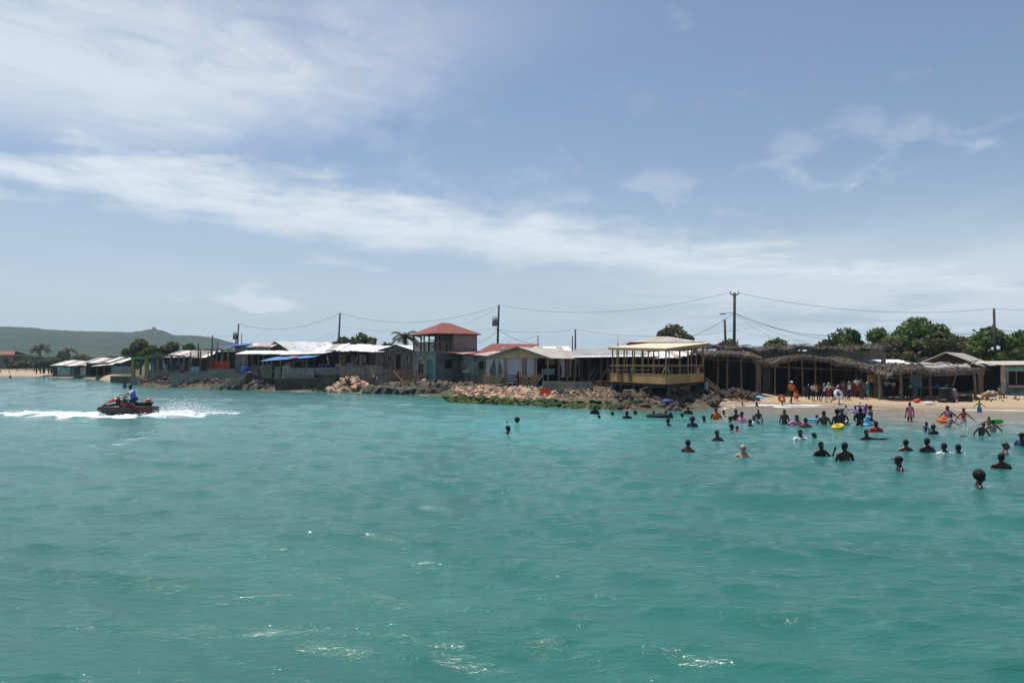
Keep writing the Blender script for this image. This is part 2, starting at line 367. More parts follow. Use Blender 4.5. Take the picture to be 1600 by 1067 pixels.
rz = 2 + (570 - np.interp(px_, [r[0] for r in RIDGE], [r[1] for r in RIDGE])) / FPX * 1700 
prof = np.exp(-((y - 1700) / 420.) ** 2)
z = rz[None, :] * prof * (1 + .10 * (fbm(x * .006, y * .006, 4, 3) - .5) * (1 - prof)) + (fbm(x * .06, y * .06, 3, 5) - .5) * 5 * prof + .3
hills = bigmesh('hills', np.stack([x, y, z], -1).reshape(-1, 3), gridfaces(len(rr), len(th)), hill_material()); hills['kind'] = 'structure'

# sea: real waves as geometry, small ripples as relief
nw = 64
lam = np.exp(RNG.uniform(math.log(.28), math.log(9.), nw)); ang = R(200) + RNG.normal(0, .45, nw); amp = lam * RNG.uniform(.0035, .0085, nw) * np.where(lam > 3, .28, np.where(lam < 1.6, .92, .6)); pha = RNG.uniform(0, 6.28, nw)
def sea(x, y, cell, calm):
    z = np.zeros_like(x); hx = np.zeros_like(x); hy = np.zeros_like(x)
    patch = .62 + .62 * fbm(x * .05 + 9, y * .05, 3, 11)
    for l, a, A, p in zip(lam, ang, amp, pha):
        k = 2 * math.pi / l; dxx, dyy = math.sin(a), math.cos(a); ph = k * (x * dxx + y * dyy) + p
        f = sstep(l / cell, 2.2, 5.) * A; f = f * (patch if l < 2.5 else 1.)
        z += f * np.cos(ph); q = f * np.sin(ph) * .9; hx -= q * dxx; hy -= q * dyy
    return x + hx * calm, y + hy * calm, z * calm
core = np.linspace(-43, 43, 540); side = np.concatenate([np.arange(46, 181, 4.)])
th = np.radians(np.concatenate([core, side, side[:-1][::-1] * -1])); 
rr = np.concatenate([[.03, .6, 1.4], 2.2 * 1.006 ** np.arange(555), 61 * 1.012 ** np.arange(105), 215 * 1.2 ** np.arange(6)])
x, y = polar(th, rr); rad = np.hypot(x, y)
s_ = np.where(y > 1, shore_s(x, y), -50.); px_ = np.where(y > 1, 800 + FPX * x / np.maximum(y, 1), 5000.)
calm = np.clip(.25 + .75 * sstep(-s_, 0, 8), .25, 1) * np.where(px_ > 900, 1 - .45 * sstep(px_, 900, 1150) * sstep(-s_, 38, 20), 1.)
calm = np.where(s_ > 3, 0, calm)
wx, wy, wz = sea(x, y, np.maximum(rad * .006, .022), calm)
# wake of the watercraft
wk = [(-10, 43.9, .0), (8, 43.8, .7), (45, 43.3, 1.8), (150, 42.7, 2.4), (250, 42.9, 2.7), (305, 43.3, 2.0), (340, 43.9, 1.1), (378, 44.5, .1)]
wk = [(a_, b_ , c_ * 1.35) for a_, b_, c_ in wk]
wc = np.interp(px_, [k[0] for k in wk], [k[1] for k in wk]); wh = np.interp(px_, [k[0] for k in wk], [k[2] for k in wk])
q = 1 - np.abs(y - wc) / np.maximum(wh, .01); nzz = fbm(x * 1.4, y * 1.1, 4, 21)
wake = np.where((px_ > -2) & (px_ < 380), sstep(q + (nzz - .5) * 2.1, .0, 1.0), 0)
wz = wz + wake * (.05 + .34 * (fbm(x * 1.1, y * 1.3, 4, 31) - .35)) * sstep(q, 0, .6)
# foam: surf along the shore, streaks
n_s = fbm(x * .5, y * .5, 3, 41); n_f = fbm(x * 2.2, y * 2.2, 3, 42)
beach = sstep(px_, 1105, 1125)
surf = beach * sstep(s_ + (n_s - .5) * 2.2, -1.0, -.1) * sstep(fbm(x * .22, y * .22, 2, 45), .30, .52)
surf = np.maximum(surf, beach * np.exp(-((s_ + 2.6 + (n_s - .5) * 2.5) / .35) ** 2) * .75 * sstep(fbm(x * .3, y * .3, 2, 46), .45, .6))
def rng(a, b, e=8): return sstep(px_, a - e, a + e) * sstep(px_, b + e, b - e)
rock_foam = (rng(432, 575) + rng(612, 695) * .5 + rng(146, 176) * 1.2 + rng(700, 960) * .35 + rng(225, 430) * .3)
surf = np.maximum(surf, rock_foam * sstep(s_ + (n_s - .5) * 2.6, -1.9, -.2) * sstep(n_f, .33, .6))
surf = np.where(s_ < 4, surf, 0)
def streak(p0, p1, wdt):
    a, b = np.array(p0), np.array(p1); dv = b - a; L = np.hypot(*dv); tt = ((x - a[0]) * dv[0] + (y - a[1]) * dv[1]) / L ** 2
    dd = np.abs((x - a[0]) * dv[1] - (y - a[1]) * dv[0]) / L + (n_s - .5) * .9
    return sstep(tt, -.05, .15) * sstep(tt, 1.1, .75) * np.exp(-(dd / wdt) ** 2) * sstep(n_f, .42, .66)
stk = .8 * streak((X(95, WD(703)), WD(703)), (X(262, WD(681)), WD(681)), .28) + .5 * streak((X(0, WD(723)), WD(723)), (X(120, WD(706)), WD(706)), .2) + .45 * streak((X(320, WD(660)), WD(660)), (X(400, WD(640)), WD(640)), .5)
cap_ = sstep(wz / .16, .75, 1.5) * sstep(n_f, .52, .74) * sstep(rad, 14, 30) * .42
foam = np.clip(np.maximum.reduce([wake * 1.15, surf, stk * .6, cap_]), 0, 1.2)
shal = np.clip(beach * sstep(-s_ + (n_s - .5) * 4, 20, 5.0) + sstep(px_, 90, 40) * .6 * sstep(-s_, 14, 2), 0, 1) * np.where(s_ < 5, 1, 0)
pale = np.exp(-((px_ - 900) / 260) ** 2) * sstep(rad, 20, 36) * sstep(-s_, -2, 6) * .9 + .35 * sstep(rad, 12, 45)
V = np.stack([wx, wy, wz], -1).reshape(-1, 3); F = gridfaces(len(rr), len(th), True)
def sea_material():
    m = bpy.data.materials.new('turquoise sea water'); m.use_nodes = True; t = NT(m.node_tree)
    geo = t.n('ShaderNodeNewGeometry').outputs['Position']; A = lambda n: t.n('ShaderNodeAttribute', attribute_name=n).outputs['Fac']
    foam, shal, pale = A('foam'), A('shallow'), A('pale')
    big = t.noise(geo, .07, 4, .6, .5)
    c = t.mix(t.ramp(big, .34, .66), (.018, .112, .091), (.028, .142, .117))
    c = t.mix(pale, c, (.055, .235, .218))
    c = t.mix(shal, c, (.30, .25, .19))
    fn = t.noise(geo, 5.5, 6, .72, .5); fb = t.noise(geo, 16., 3, .6)
    fm = t.ramp(t.m('ADD', foam, t.m('MULTIPLY', t.m('SUBTRACT', t.m('ADD', t.m('MULTIPLY', fn, .7), t.m('MULTIPLY', fb, .3)), .5), 1.3)), .35, .72)
    fm = t.m('MULTIPLY', fm, t.ramp(foam, .04, .16))
    c = t.mix(t.ramp(foam, .06, .7, 0., .55), c, (.26, .46, .44))
    c = t.mix(fm, c, (.78, .81, .82))
    p = t.n('ShaderNodeBsdfPrincipled', {'Base Color': c, 'IOR': 1.33, 'Roughness': t.m('ADD', .085, t.m('MULTIPLY', fm, .7))})
    mp = t.n('ShaderNodeMapping', {'Rotation': (0, 0, R(-18)), 'Scale': (.42, 1., 1.)}); t.set(mp.inputs[0], geo)
    h = t.m('ADD', t.m('MULTIPLY', t.noise(mp.outputs[0], 2.3, 5, .6, .4), 1.), t.m('MULTIPLY', t.noise(mp.outputs[0], 9., 5, .65, .3), .5))
    b = t.n('ShaderNodeBump', {'Strength': 1., 'Distance': .052}); t.set(b.inputs['Height'], h); t.set(p.inputs['Normal'], b.outputs[0])
    o = t.n('ShaderNodeOutputMaterial'); t.set(o.inputs[0], p.outputs[0]); return m
att = lambda a: a.ravel()
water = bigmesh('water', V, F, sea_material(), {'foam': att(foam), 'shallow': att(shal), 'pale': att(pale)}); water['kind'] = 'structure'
# haze over the whole place, the sky outside it
hm = bpy.data.materials.new('thin sea haze'); hm.use_nodes = True; t = NT(hm.node_tree)
pv = t.n('ShaderNodeVolumePrincipled', {'Color': (.66, .84, 1., 1), 'Density': .0002, 'Anisotropy': .2}); o = t.n('ShaderNodeOutputMaterial'); t.set(o.inputs['Volume'], pv.outputs[0])
hb = MB(); hb.box((0, 1080, 55.15), (4900, 3200, 115.7)); hz_o = link('haze', hb.mesh('haze'), hm); hz_o['kind'] = 'stuff'
# ---------------------------------------------------------------- building kit
class Fr:
    """plan frame: u runs along a front, w into its depth"""
    def __init__(s, a, b, dvec=None):
        s.o = Vector((a[0], a[1])); e = Vector((b[0], b[1])) - s.o; s.L = e.length; s.u = e / s.L
        s.w = Vector((-s.u.y, s.u.x)) if dvec is None else Vector(dvec).normalized()
    def p(s, u, w, z): q = s.o + s.u * u + s.w * w; return Vector((q.x, q.y, z))
    def box(s, mb, u0, u1, w0, w1, z0, z1, mi=0):
        mb.hexa([s.p(u0, w0, z0), s.p(u1, w0, z0), s.p(u1, w1, z0), s.p(u0, w1, z0)], [s.p(u0, w0, z1), s.p(u1, w0, z1), s.p(u1, w1, z1), s.p(u0, w1, z1)], mi)
def FP(px0, d0, px1, d1, dvec=None): return Fr(G(px0, d0), G(px1, d1), dvec)
def fbox(name, fr, u0, u1, w0, w1, z0, z1, m, parent, label=None):
    mb = MB(); fr.box(mb, u0, u1, w0, w1, z0, z1); return part(name, mb, m, parent, label=label)
def wall_open(name, fr, u0, u1, z0, z1, w0, th, openings, m, parent, label=None):
    us = sorted({u0, u1} | {o[i] for o in openings for i in (0, 1)}); zs = sorted({z0, z1} | {o[i] for o in openings for i in (2, 3)}); mb = MB()
    for a, b in zip(us, us[1:]):
        run = None
        for c, d in zip(zs, zs[1:]):
            hole = any(o[0] <= a + 1e-6 and b <= o[1] + 1e-6 and o[2] <= c + 1e-6 and d <= o[3] + 1e-6 for o in openings)
            if hole:
                if run: fr.box(mb, a, b, w0, w0 + th, run[0], run[1]); run = None
            else: run = (run[0], d) if run else (c, d)
        if run: fr.box(mb, a, b, w0, w0 + th, run[0], run[1])
    return part(name, mb, m, parent, label=label)
def sheet(name, A, B, C, D, m, parent, ridges=5, th=.012, amp=.018, sag=0., label=None, jag=0.):
    """a corrugated sheet over A B (eave) C D (ridge)"""
    A, B, C, D = map(Vector, (A, B, C, D)); nr = 2 * ridges + 1; nrm = (B - A).cross(D - A).normalized(); mb = MB(); rows = []
    for j, v in enumerate((0, .5, 1)):
        rows.append([])
        for i in range(nr):
            u = i / (nr - 1); p = (A * (1 - u) + B * u) * (1 - v) + (D * (1 - u) + C * u) * v
            p = p + nrm * (amp * (1 if i % 2 else -1)) - Vector((0, 0, sag * (1 - (2 * v - 1) ** 2)))
            if jag and v == 0: p = p + (A - D).normalized() * random.uniform(-jag, jag)
            rows[-1].append(p)
    top = [p for r in rows for p in r]; bot = [p - nrm * th for p in top]; n = len(top); fs = []
    for j in range(2):
        for i in range(nr - 1):
            a, b, c, d = j * nr + i, j * nr + i + 1, (j + 1) * nr + i + 1, (j + 1) * nr + i
            fs += [(a, b, c, d), (n + d, n + c, n + b, n + a)]
    for i in range(nr - 1): fs += [(i + 1, i, n + i, n + i + 1), (2 * nr + i, 2 * nr + i + 1, n + 2 * nr + i + 1, n + 2 * nr + i)]
    for j in range(2): fs += [(j * nr, (j + 1) * nr, n + (j + 1) * nr, n + j * nr), ((j + 1) * nr + nr - 1, j * nr + nr - 1, n + j * nr + nr - 1, n + (j + 1) * nr + nr - 1)]
    mb.add(top + bot, fs); return part(name, mb, m, parent, label=label)
def sheets(A, B, C, D, n, ms, parent, name='roof_sheet', ridges=4, jag=0., tilt=.0, sag=0.):
    A, B, C, D = map(Vector, (A, B, C, D))
    for i in range(n):
        a, b = i / n, (i + 1) / n; b = b + .004; k = Vector((0, 0, random.uniform(-tilt, tilt) + (.004 if i % 2 else 0)))
        m = ms[i % len(ms)] if isinstance(ms, list) else ms
        sheet(name, A.lerp(B, a) + k, A.lerp(B, b) + k, D.lerp(C, b) + k, D.lerp(C, a) + k, m, parent, ridges, jag=jag, sag=sag)
def gable(name, fr, u0, u1, w, th, zE, zA, m, parent, ua=None, label=None):
    """a gable triangle across u0..u1"""
    ua = (u0 + u1) / 2 if ua is None else ua; mb = MB(); t = [fr.p(u0, w, zE), fr.p(u1, w, zE), fr.p(ua, w, zA)]; b = [fr.p(u0, w + th, zE), fr.p(u1, w + th, zE), fr.p(ua, w + th, zA)]
    mb.add(t + b, [(0, 1, 2), (5, 4, 3), (1, 0, 3, 4), (2, 1, 4, 5), (0, 2, 5, 3)]); return part(name, mb, m, parent, label=label)
def posts(fr, spots, z0, z1, r, m, parent, name='post', lean=.0, rough=False):
    for u, w_ in spots:
        mb = MB(); zz = z1(u) if callable(z1) else z1; a, b = fr.p(u, w_, z0), fr.p(u + random.uniform(-lean, lean), w_, zz)
        if rough: mid = a.lerp(b, .5) + Vector((random.uniform(-.05, .05), 0, 0)); mb.tube([a, mid, b], [r * 1.1, r, r * .85], 7)
        else: mb.beam(a, b, r * 2)
        part(name, mb, m, parent)
def bar(name, p, q, w_, m, parent, h=None): mb = MB(); mb.beam(p, q, w_, h); return part(name, mb, m, parent)
def window(fr, u0, u1, z0, z1, w0, parent, mf, mp, bars=1, wall=None):
    """frame with a pane set back in it"""
    mb = MB(); t = .05
    for a, b, c, d in ((u0, u1, z0, z0 + t), (u0, u1, z1 - t, z1), (u0, u0 + t, z0 + t, z1 - t), (u1 - t, u1, z0 + t, z1 - t)): fr.box(mb, a, b, w0 - .02, w0 + .08, c, d)
    for i in range(bars): u = u0 + (u1 - u0) * (i + 1) / (bars + 1); fr.box(mb, u - .02, u + .02, w0, w0 + .05, z0 + t, z1 - t)
    f = part('window', mb, mf, parent); pn = MB(); fr.box(pn, u0 + t, u1 - t, w0 + .06, w0 + .075, z0 + t, z1 - t); part('pane', pn, mp, f); return f
def door(fr, u0, u1, z0, z1, w0, parent, m, mf=None):
    mb = MB(); fr.box(mb, u0, u1, w0, w0 + .05, z0, z1); d = part('door', mb, m, parent); h = MB(); fr.box(h, u1 - .14, u1 - .08, w0 - .05, w0, (z0 + z1) / 2 - .04, (z0 + z1) / 2 + .04); part('handle', h, M['metal'], d); return d
def block_wall(name, label, fr, u0, u1, w0, z0, z1, th, parent_thing=None, bl=.4, bh=.2, m='block', group=None, core='conc', cat='wall', only=True):
    """blockwork: a mortar core and every block its own piece standing proud of it"""
    t = parent_thing or thing(name, label, cat, fr.p((u0 + u1) / 2, w0, z0), group)
    fbox('mortar', fr, u0 + .01, u1 - .01, w0 + .012, w0 + th, z0, z1 - .01, M[core], t)
    nz = max(1, round((z1 - z0) / bh)); hh = (z1 - z0) / nz
    for j in range(nz):
        u = u0 - (bl / 2 if j % 2 else 0)
        while u < u1 - .02:
            a, b = max(u, u0), min(u + bl, u1); u += bl
            if b - a < .05: continue
            k = random.uniform(0, .008); fbox('block', fr, a + .006, b - .006, w0 - k, w0 + .03, z0 + j * hh + .006, z0 + (j + 1) * hh - .006, M[m], t)
    return t
def cloth(name, P0, P1, z0, z1, m, parent, waves=5, amp=.05, gather=None, nu=26, nz=12, label=None):
    """a hanging curtain: pleated, drawn to one side at tie height when gather is given"""
    P0, P1 = Vector(P0[:2]), Vector(P1[:2]); e = P1 - P0; L = e.length; e /= L; n = Vector((-e.y, e.x)); V = []; ph = random.uniform(0, 6)
    for j in range(nz + 1):
        v = j / nz; z = z1 + (z0 - z1) * v
        for i in range(nu + 1):
            u = i / nu
            if gather is not None:
                k = 1 - .55 * math.sin(min(v / .72, 1) * math.pi / 2) ** 1.5 if v < .72 else .45 + .15 * (v - .72) / .28
                uu = gather + (u - gather) * k
            else: uu = u
            q = P0 + e * (uu * L) + n * (amp * math.sin(u * waves * 6.283 + ph + v * .8) * (.5 + .5 * v))
            V.append((q.x, q.y, z))
    F = [(j * (nu + 1) + i, j * (nu + 1) + i + 1, (j + 1) * (nu + 1) + i + 1, (j + 1) * (nu + 1) + i) for j in range(nz) for i in range(nu)]
    mb = MB(); mb.add(V, F); return part(name, mb, m, parent, True, label)
def tarp(name, A, B, C, D, m, parent, sag=.12, n=8, th=.01, label=None):
    A, B, C, D = map(Vector, (A, B, C, D)); top = []; ph = random.uniform(0, 9)
    for j in range(n + 1):
        for i in range(n + 1):
            u, v = i / n, j / n; p = (A * (1 - u) + B * u) * (1 - v) + (D * (1 - u) + C * u) * v
            p = p + Vector((0, 0, -sag * math.sin(u * math.pi * 2.99) ** 2 * math.sin(v * math.pi) + .05 * math.sin(u * 9 + ph) * math.sin(v * 5)))
            top.append(p)
    N = len(top); bot = [p - Vector((0, 0, th)) for p in top]; f = []; k = n + 1
    for j in range(n):
        for i in range(n): a, b, c, d = j * k + i, j * k + i + 1, (j + 1) * k + i + 1, (j + 1) * k + i; f += [(a, b, c, d), (N + d, N + c, N + b, N + a)]
    for i in range(n): f += [(i + 1, i, N + i, N + i + 1), (n * k + i, n * k + i + 1, N + n * k + i + 1, N + n * k + i), (i * k, (i + 1) * k, N + (i + 1) * k, N + i * k), ((i + 1) * k + n, i * k + n, N + i * k + n, N + (i + 1) * k + n)]
    mb = MB(); mb.add(top + bot, f); return part(name, mb, m, parent, True, label)
def thatch(parent, surf, nu, nw, m, m2, n=2200, L=.7, wd=.05, fringe=500, fringe_len=.6, under=None, edge_w=0.):
    """palm thatch: a lumpy bed with thousands of separate leaf strips over it and a ragged fringe; surf(u, w) in 0..1 gives points"""
    V = []
    for j in range(nw + 1):
        for i in range(nu + 1): V.append(surf(i / nu, j / nw))
    N = len(V); k = nu + 1; bot = [p - Vector((0, 0, .12)) for p in V]; f = []
    for j in range(nw):
        for i in range(nu): a, b, c, d = j * k + i, j * k + i + 1, (j + 1) * k + i + 1, (j + 1) * k + i; f += [(a, b, c, d), (N + d, N + c, N + b, N + a)]
    for i in range(nu): f += [(i + 1, i, N + i, N + i + 1), (nw * k + i, nw * k + i + 1, N + nw * k + i + 1, N + nw * k + i)]
    for j in range(nw): f += [(j * k, (j + 1) * k, N + (j + 1) * k, N + j * k), ((j + 1) * k + nu, j * k + nu, N + j * k + nu, N + (j + 1) * k + nu)]
    mb = MB(); mb.add(V + bot, f); part('thatch_bed', mb, M['woodd'], parent)
    mb = MB()
    def strip(p, d, ln, w_, mi, up):
        d = d.normalized(); s_ = d.cross(up).normalized() * w_ / 2; q = p + d * ln; mid = p + d * ln * .5 + up * ln * .06
        mb.add([p - s_, p + s_, mid - s_ * .8, mid + s_ * .8, q - s_ * .2, q + s_ * .2], [(0, 1, 3, 2), (2, 3, 5, 4)], mi)
    for _ in range(n):
        u, v = random.random(), random.random(); p = surf(u, v); q = surf(u + random.uniform(-.05, .05), v - .06)
        d = (q - p).normalized() + Vector((random.uniform(-.55, .55), random.uniform(-.3, .3), random.uniform(-.1, .1)))
        strip(p + Vector((0, 0, random.uniform(.0, .1))), d, L * random.uniform(.5, 1.3), wd * random.uniform(.5, 1.4), random.random() < .35, Vector((0, 0, 1)))
    for i in range(fringe):
        u = random.random(); side = random.random()
        p = surf(u, 0) if side < .8 else surf(0 if side < .9 else 1, random.random())
        d = Vector((random.uniform(-.45, .45), random.uniform(-.45, .05), -1)); strip(p + Vector((0, 0, random.uniform(-.1, .06))), d, fringe_len * random.uniform(.25, 1.), wd * random.uniform(.5, 1.3), random.random() < .35, Vector((0, -1, .3)))
    t_ = part('thatch', mb, [m, m2], parent, kind='stuff'); return t_
# rocks: a few stone shapes, each stone of a bank an object of its own
def rock_mesh(seed, m, rough=.26):
    import bmesh
    bm = bmesh.new(); bmesh.ops.create_icosphere(bm, subdivisions=2, radius=1); rs = random.Random(seed)
    ax_ = [Vector((rs.gauss(0, 1), rs.gauss(0, 1), rs.gauss(0, 1))).normalized() for _ in range(13)]; cut = [rs.uniform(.42, .85) for _ in range(13)]
    for v in bm.verts:
        n = v.co.copy()
        for a, c in zip(ax_, cut):
            k = n.dot(a)
            if k > c: n -= a * (k - c) * .97
        v.co = n * (1 + rs.uniform(-rough, rough) * .3)
    me = bpy.data.meshes.new('stone'); bm.to_mesh(me); bm.free(); me.materials.append(m); return me
ROCKS = {}
def rocks(mk, n=7):
    if mk not in ROCKS: ROCKS[mk] = [rock_mesh(i * 13 + len(mk), M[mk]) for i in range(n)]
    return ROCKS[mk]
def stone(name, mk, loc, r, label, cat, group, flat=.7):
    o = bpy.data.objects.new(name, random.choice(rocks(mk))); COL.objects.link(o); o.location = loc
    o.rotation_euler = (random.uniform(-.4, .4), random.uniform(-.4, .4), random.uniform(0, 6.28)); o.scale = (r * random.uniform(.8, 1.3), r * random.uniform(.8, 1.2), r * flat * random.uniform(.8, 1.2))
    return tag(o, label, cat, group)
def rubble(name, mk, pts, label, cat=None, parent=None):
    """small stones nobody could pick apart, one object"""
    mb = MB()
    for (x, y, z, r) in pts:
        me = random.choice(rocks(mk)); rot = Euler((random.uniform(0, 6), random.uniform(0, 6), random.uniform(0, 6))).to_matrix()
        mb.add([rot @ Vector((v.co.x * r * 1.2, v.co.y * r, v.co.z * r * .8)) + Vector((x, y, z)) for v in me.vertices], [tuple(p.vertices) for p in me.polygons])
    c = np.array(mb.v).mean(0); c[2] = np.array(mb.v)[:, 2].min()
    o = link(name, mb.mesh(name, c), M[mk], parent); o.location = c; tag(o, label, cat, None, 'stuff'); return o
# ---------------------------------------------------------------- buildings, from the far beach towards the bathing beach
def shed(name, label, cat, px0, px1, d, z0, zf, zr, depth, roof, n, post_px=(), postm='wood', pr=.05, back='dark', sides=True, over=.35, floor='conc', group=None, beam='wood', d1=None, jag=.1, tilt=.03, sag=.0, zl=None):
    """open fronted shed: floor, back and side walls, posts, a front beam, a roof of separate sheets; zf, zr heights at front and rear eave"""
    fr = FP(px0, d, px1, d1 or d); L = fr.L; t = thing(name, label, cat, fr.p(L / 2, 0, z0), group)
    if floor: fbox('floor_slab', fr, 0, L, -.1, depth, z0 - .35, z0, M[floor], t)
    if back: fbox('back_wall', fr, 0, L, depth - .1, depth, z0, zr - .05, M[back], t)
    if sides and back:
        for a in (0, L - .08):
            mb = MB(); mb.hexa([fr.p(a, .3, z0), fr.p(a + .08, .3, z0), fr.p(a + .08, depth - .11, z0), fr.p(a, depth - .11, z0)], [fr.p(a, .3, zf - .08), fr.p(a + .08, .3, zf - .08), fr.p(a + .08, depth - .11, zr - .08), fr.p(a, depth - .11, zr - .08)]); part('side_wall', mb, M[back], t)
    posts(fr, [((X(p, d) - X(px0, d)) / (X(px1, d) - X(px0, d)) * L, 0) for p in post_px], z0, zf - .03, pr, M[postm], t, lean=.04)
    if beam: fbox('beam', fr, -.1, L + .1, -.06, .06, zf - .12, zf - .01, M[beam], t)
    ms = [M[k] for k in roof] if isinstance(roof, (list, tuple)) else M[roof]; za, zb = (zl or (zf, zf))
    sheets(fr.p(-over, -over, zf), fr.p(L + over, -over, zf), fr.p(L + over, depth + .2, zr), fr.p(-over, depth + .2, zr), n, ms, t, jag=jag, tilt=tilt, sag=sag)
    return t, fr
# --- far beach
t = thing('beach_house', 'grey house with a low red roof behind the far sandy beach', 'house', P(2, 236, 1.8)); fr = FP(-26, 236, 21, 236)
wall_open('wall', fr, 0, fr.L, 1.2, Z(555, 236), 0, .2, [(6.2, 7.6, 3.2, 4.6), (3.2, 4.2, 2.0, 4.4)], M['wgrey'], t); fbox('back_wall', fr, 0, fr.L, 5.8, 6, 1.2, Z(555, 236), M['wgrey'], t)
window(fr, 6.2, 7.6, 3.2, 4.6, .02, t, M['woodd'], M['dark']); door(fr, 3.2, 4.2, 2.0, 4.4, .1, t, M['woodd'])
e = Z(554, 236); a = Z(548, 236); sheets(fr.p(-.6, -.6, e), fr.p(fr.L + .6, -.6, e), fr.p(fr.L - 1.2, 3, a), fr.p(1.2, 3, a), 7, M['red'], t); sheets(fr.p(fr.L + .6, 6.6, e), fr.p(-.6, 6.6, e), fr.p(1.2, 3, a), fr.p(fr.L - 1.2, 3, a), 7, M['red'], t)
gz1 = 1.75
t = thing('beach_shelter', 'open flat roofed post shelter on the far sand beside the tin shack', 'shelter', P(69, 182, 1.2)); fr = FP(57, 182, 83, 182)
posts(fr, [(.1, 0), (1.0, 0), (1.9, 0), (2.9, 0), (3.6, 0), (.2, 2.5), (2., 2.5), (3.6, 2.5)], .7, Z(567, 182), .11, M['woodd'], t, lean=.08); fbox('beam', fr, -.1, fr.L + .1, -.1, .1, Z(567, 182), Z(567, 182) + .2, M['wood'], t)
zz = Z(566, 182); thatch(t, lambda u, v: fr.p(-.6 + u * (fr.L + .8), -.8 + v * 4.2, zz + .2 + .35 * u + .2 * v), 8, 4, M['thatch'], M['thatchg'], 500, .9, .12, 150, .5)
bar('bench', fr.p(1.2, 1.2, 1.45), fr.p(3.3, 1.2, 1.45), .4, M['woodd'], t, .08)
for k in range(7):
    pp = P(3 + k * 13 + random.uniform(-2, 2), 205 + random.uniform(-3, 3), 0); mb = MB(); g0 = float(gz(pp[0], pp[1])); mb.beam((pp[0], pp[1], g0 - .2), (pp[0] + .1, pp[1], g0 + random.uniform(.6, 1.1)), .12)
    solo('fence_post', mb, M['woodd'], 'short weathered stake standing in the far sand in front of the scrub', 'post', 'stakes in the far sand')
t, fr = shed('tin_shack', 'low shack with a bright patched tin roof where the far beach ends', 'shack', 83, 135, 163, .6, Z(571, 163), Z(563, 163), 5.5, ['zincg', 'zinc', 'rust', 'zinc', 'zincg', 'rust'], 7, (), back='woodd', over=.5, tilt=.08, jag=.3)
for k, (a, b, m_, zt) in enumerate(((.0, .9, 'woodd', 571), (.95, 2.4, 'wpale', 573), (2.45, 3.5, 'wpale', 574), (3.6, 4.3, 'wgrey', 573), (4.4, 5.6, 'woodd', 573), (5.7, 6.7, 'rust', 574))): fbox('wall_panel', fr, a, b, 0, .1, .3, Z(zt, 163), M[m_], t)
t2, fr2 = shed('tin_shack', 'sagging shack with white roof sheets between the tin shack and the yellow kiosk', 'shack', 135, 186, 148, .7, Z(567, 148), Z(558.5, 148), 5, ['zincg', 'zinc', 'rust', 'woodd', 'zinc'], 7, (137, 141, 152, 163, 174), back='dark', tilt=.14, jag=.35, over=.5)
fbox('wall_panel', fr2, .1, .9, -.05, .05, .4, Z(566, 148), M['woodd'], t2); fbox('counter', fr2, 3.0, 4.4, .3, .8, .7, 1.6, M['woodd'], t2)
sheets(fr2.p(1.6, -1.6, Z(572.5, 148)), fr2.p(5.6, -1.4, Z(569.5, 148)), fr2.p(5.6, 0, Z(566.5, 148)), fr2.p(1.6, 0, Z(570, 148)), 4, [M['rust'], M['zinc']], t2, name='awning_sheet')
fr = FP(175, 128, 206, 122); block_wall('garden_wall', 'low pale block wall on a concrete ledge beside the yellow posts', fr, 0, fr.L, 0, Z(584, 125), Z(572, 125), .2, bl=.6, bh=.3)
fr = FP(173, 124, 222, 112); mb = MB(); fr.box(mb, 0, fr.L, 0, 5, -.6, Z(588, 118)); solo('concrete_ledge', mb, M['concd'], 'dark concrete ledge at the water below the yellow posted kiosk', 'ledge')
# --- yellow kiosk
d = 110; t = thing('kiosk', 'small open kiosk with yellow posts and a green lintel', 'kiosk', P(219, d, .6)); fr = FP(208, d, 231, d - 2); zt = Z(557.5, d)
fbox('floor_slab', fr, -.2, fr.L + .2, -.2, 3, -.3, .9, M['conc'], t)
posts(fr, [(.15, 0), (fr.L - .15, 0)], .9, zt - .3, .2, M['yellow'], t); posts(fr, [(fr.L + .35, 1.2), (.15, 2.8)], .9, zt - .3, .15, M['yellow'], t)
fbox('lintel', fr, -.05, fr.L + .05, -.22, .22, zt - .3, zt, M['green'], t); fbox('roof_slab', fr, -.1, fr.L + .1, .23, 3, zt - .2, zt - .02, M['conc'], t)
fbox('back_wall', fr, .3, fr.L - .3, 2.6, 2.7, .9, zt - .2, M['bluep'], t); fbox('door', fr, .65, 1.05, 2.5, 2.58, .9, zt - .9, M['bluel'], t); fbox('pillar', fr, fr.L - .75, fr.L - .4, .1, .4, .9, zt - .3, M['wpale'], t)
# --- blue stalls
d = 104; t = thing('blue_stall', 'dark open stall hung with blue cloths beside the yellow kiosk', 'stall', P(262, d, .9)); fr = FP(233, d, 300, d); zt = Z(556, d)
fbox('roof_slab', fr, 0, 2.8, -.2, 4.5, zt - .02, zt + .14, M['conc'], t); fbox('back_wall', fr, 0, fr.L, 4.4, 4.5, .9, zt - .4, M['dark'], t)
posts(fr, [(1.9, 0), (2.9, 0), (4.6, 0), (5.3, 0)], 1.0, zt, .09, M['wgrey'], t); fbox('front_wall', fr, -.1, 4.1, -.1, .1, .5, Z(578, d), M['blockb'], t)
fbox('blue_door', fr, 3.95, 4.55, -.14, -.02, 1.0, Z(568, d), M['bluep'], t)
for a, b in ((1.0, 1.5), (1.6, 2.3), (2.4, 3.1), (3.2, 3.8)): cloth('blue_cloth', fr.p(a, 1.5, 0), fr.p(b, 1.5, 0), 1.6, zt - .5, M['bluep'], t, 3, .05, nu=12, nz=5)
bar('counter', fr.p(.2, .6, 2.0), fr.p(3.8, .6, 2.0), .4, M['woodd'], t, .07)
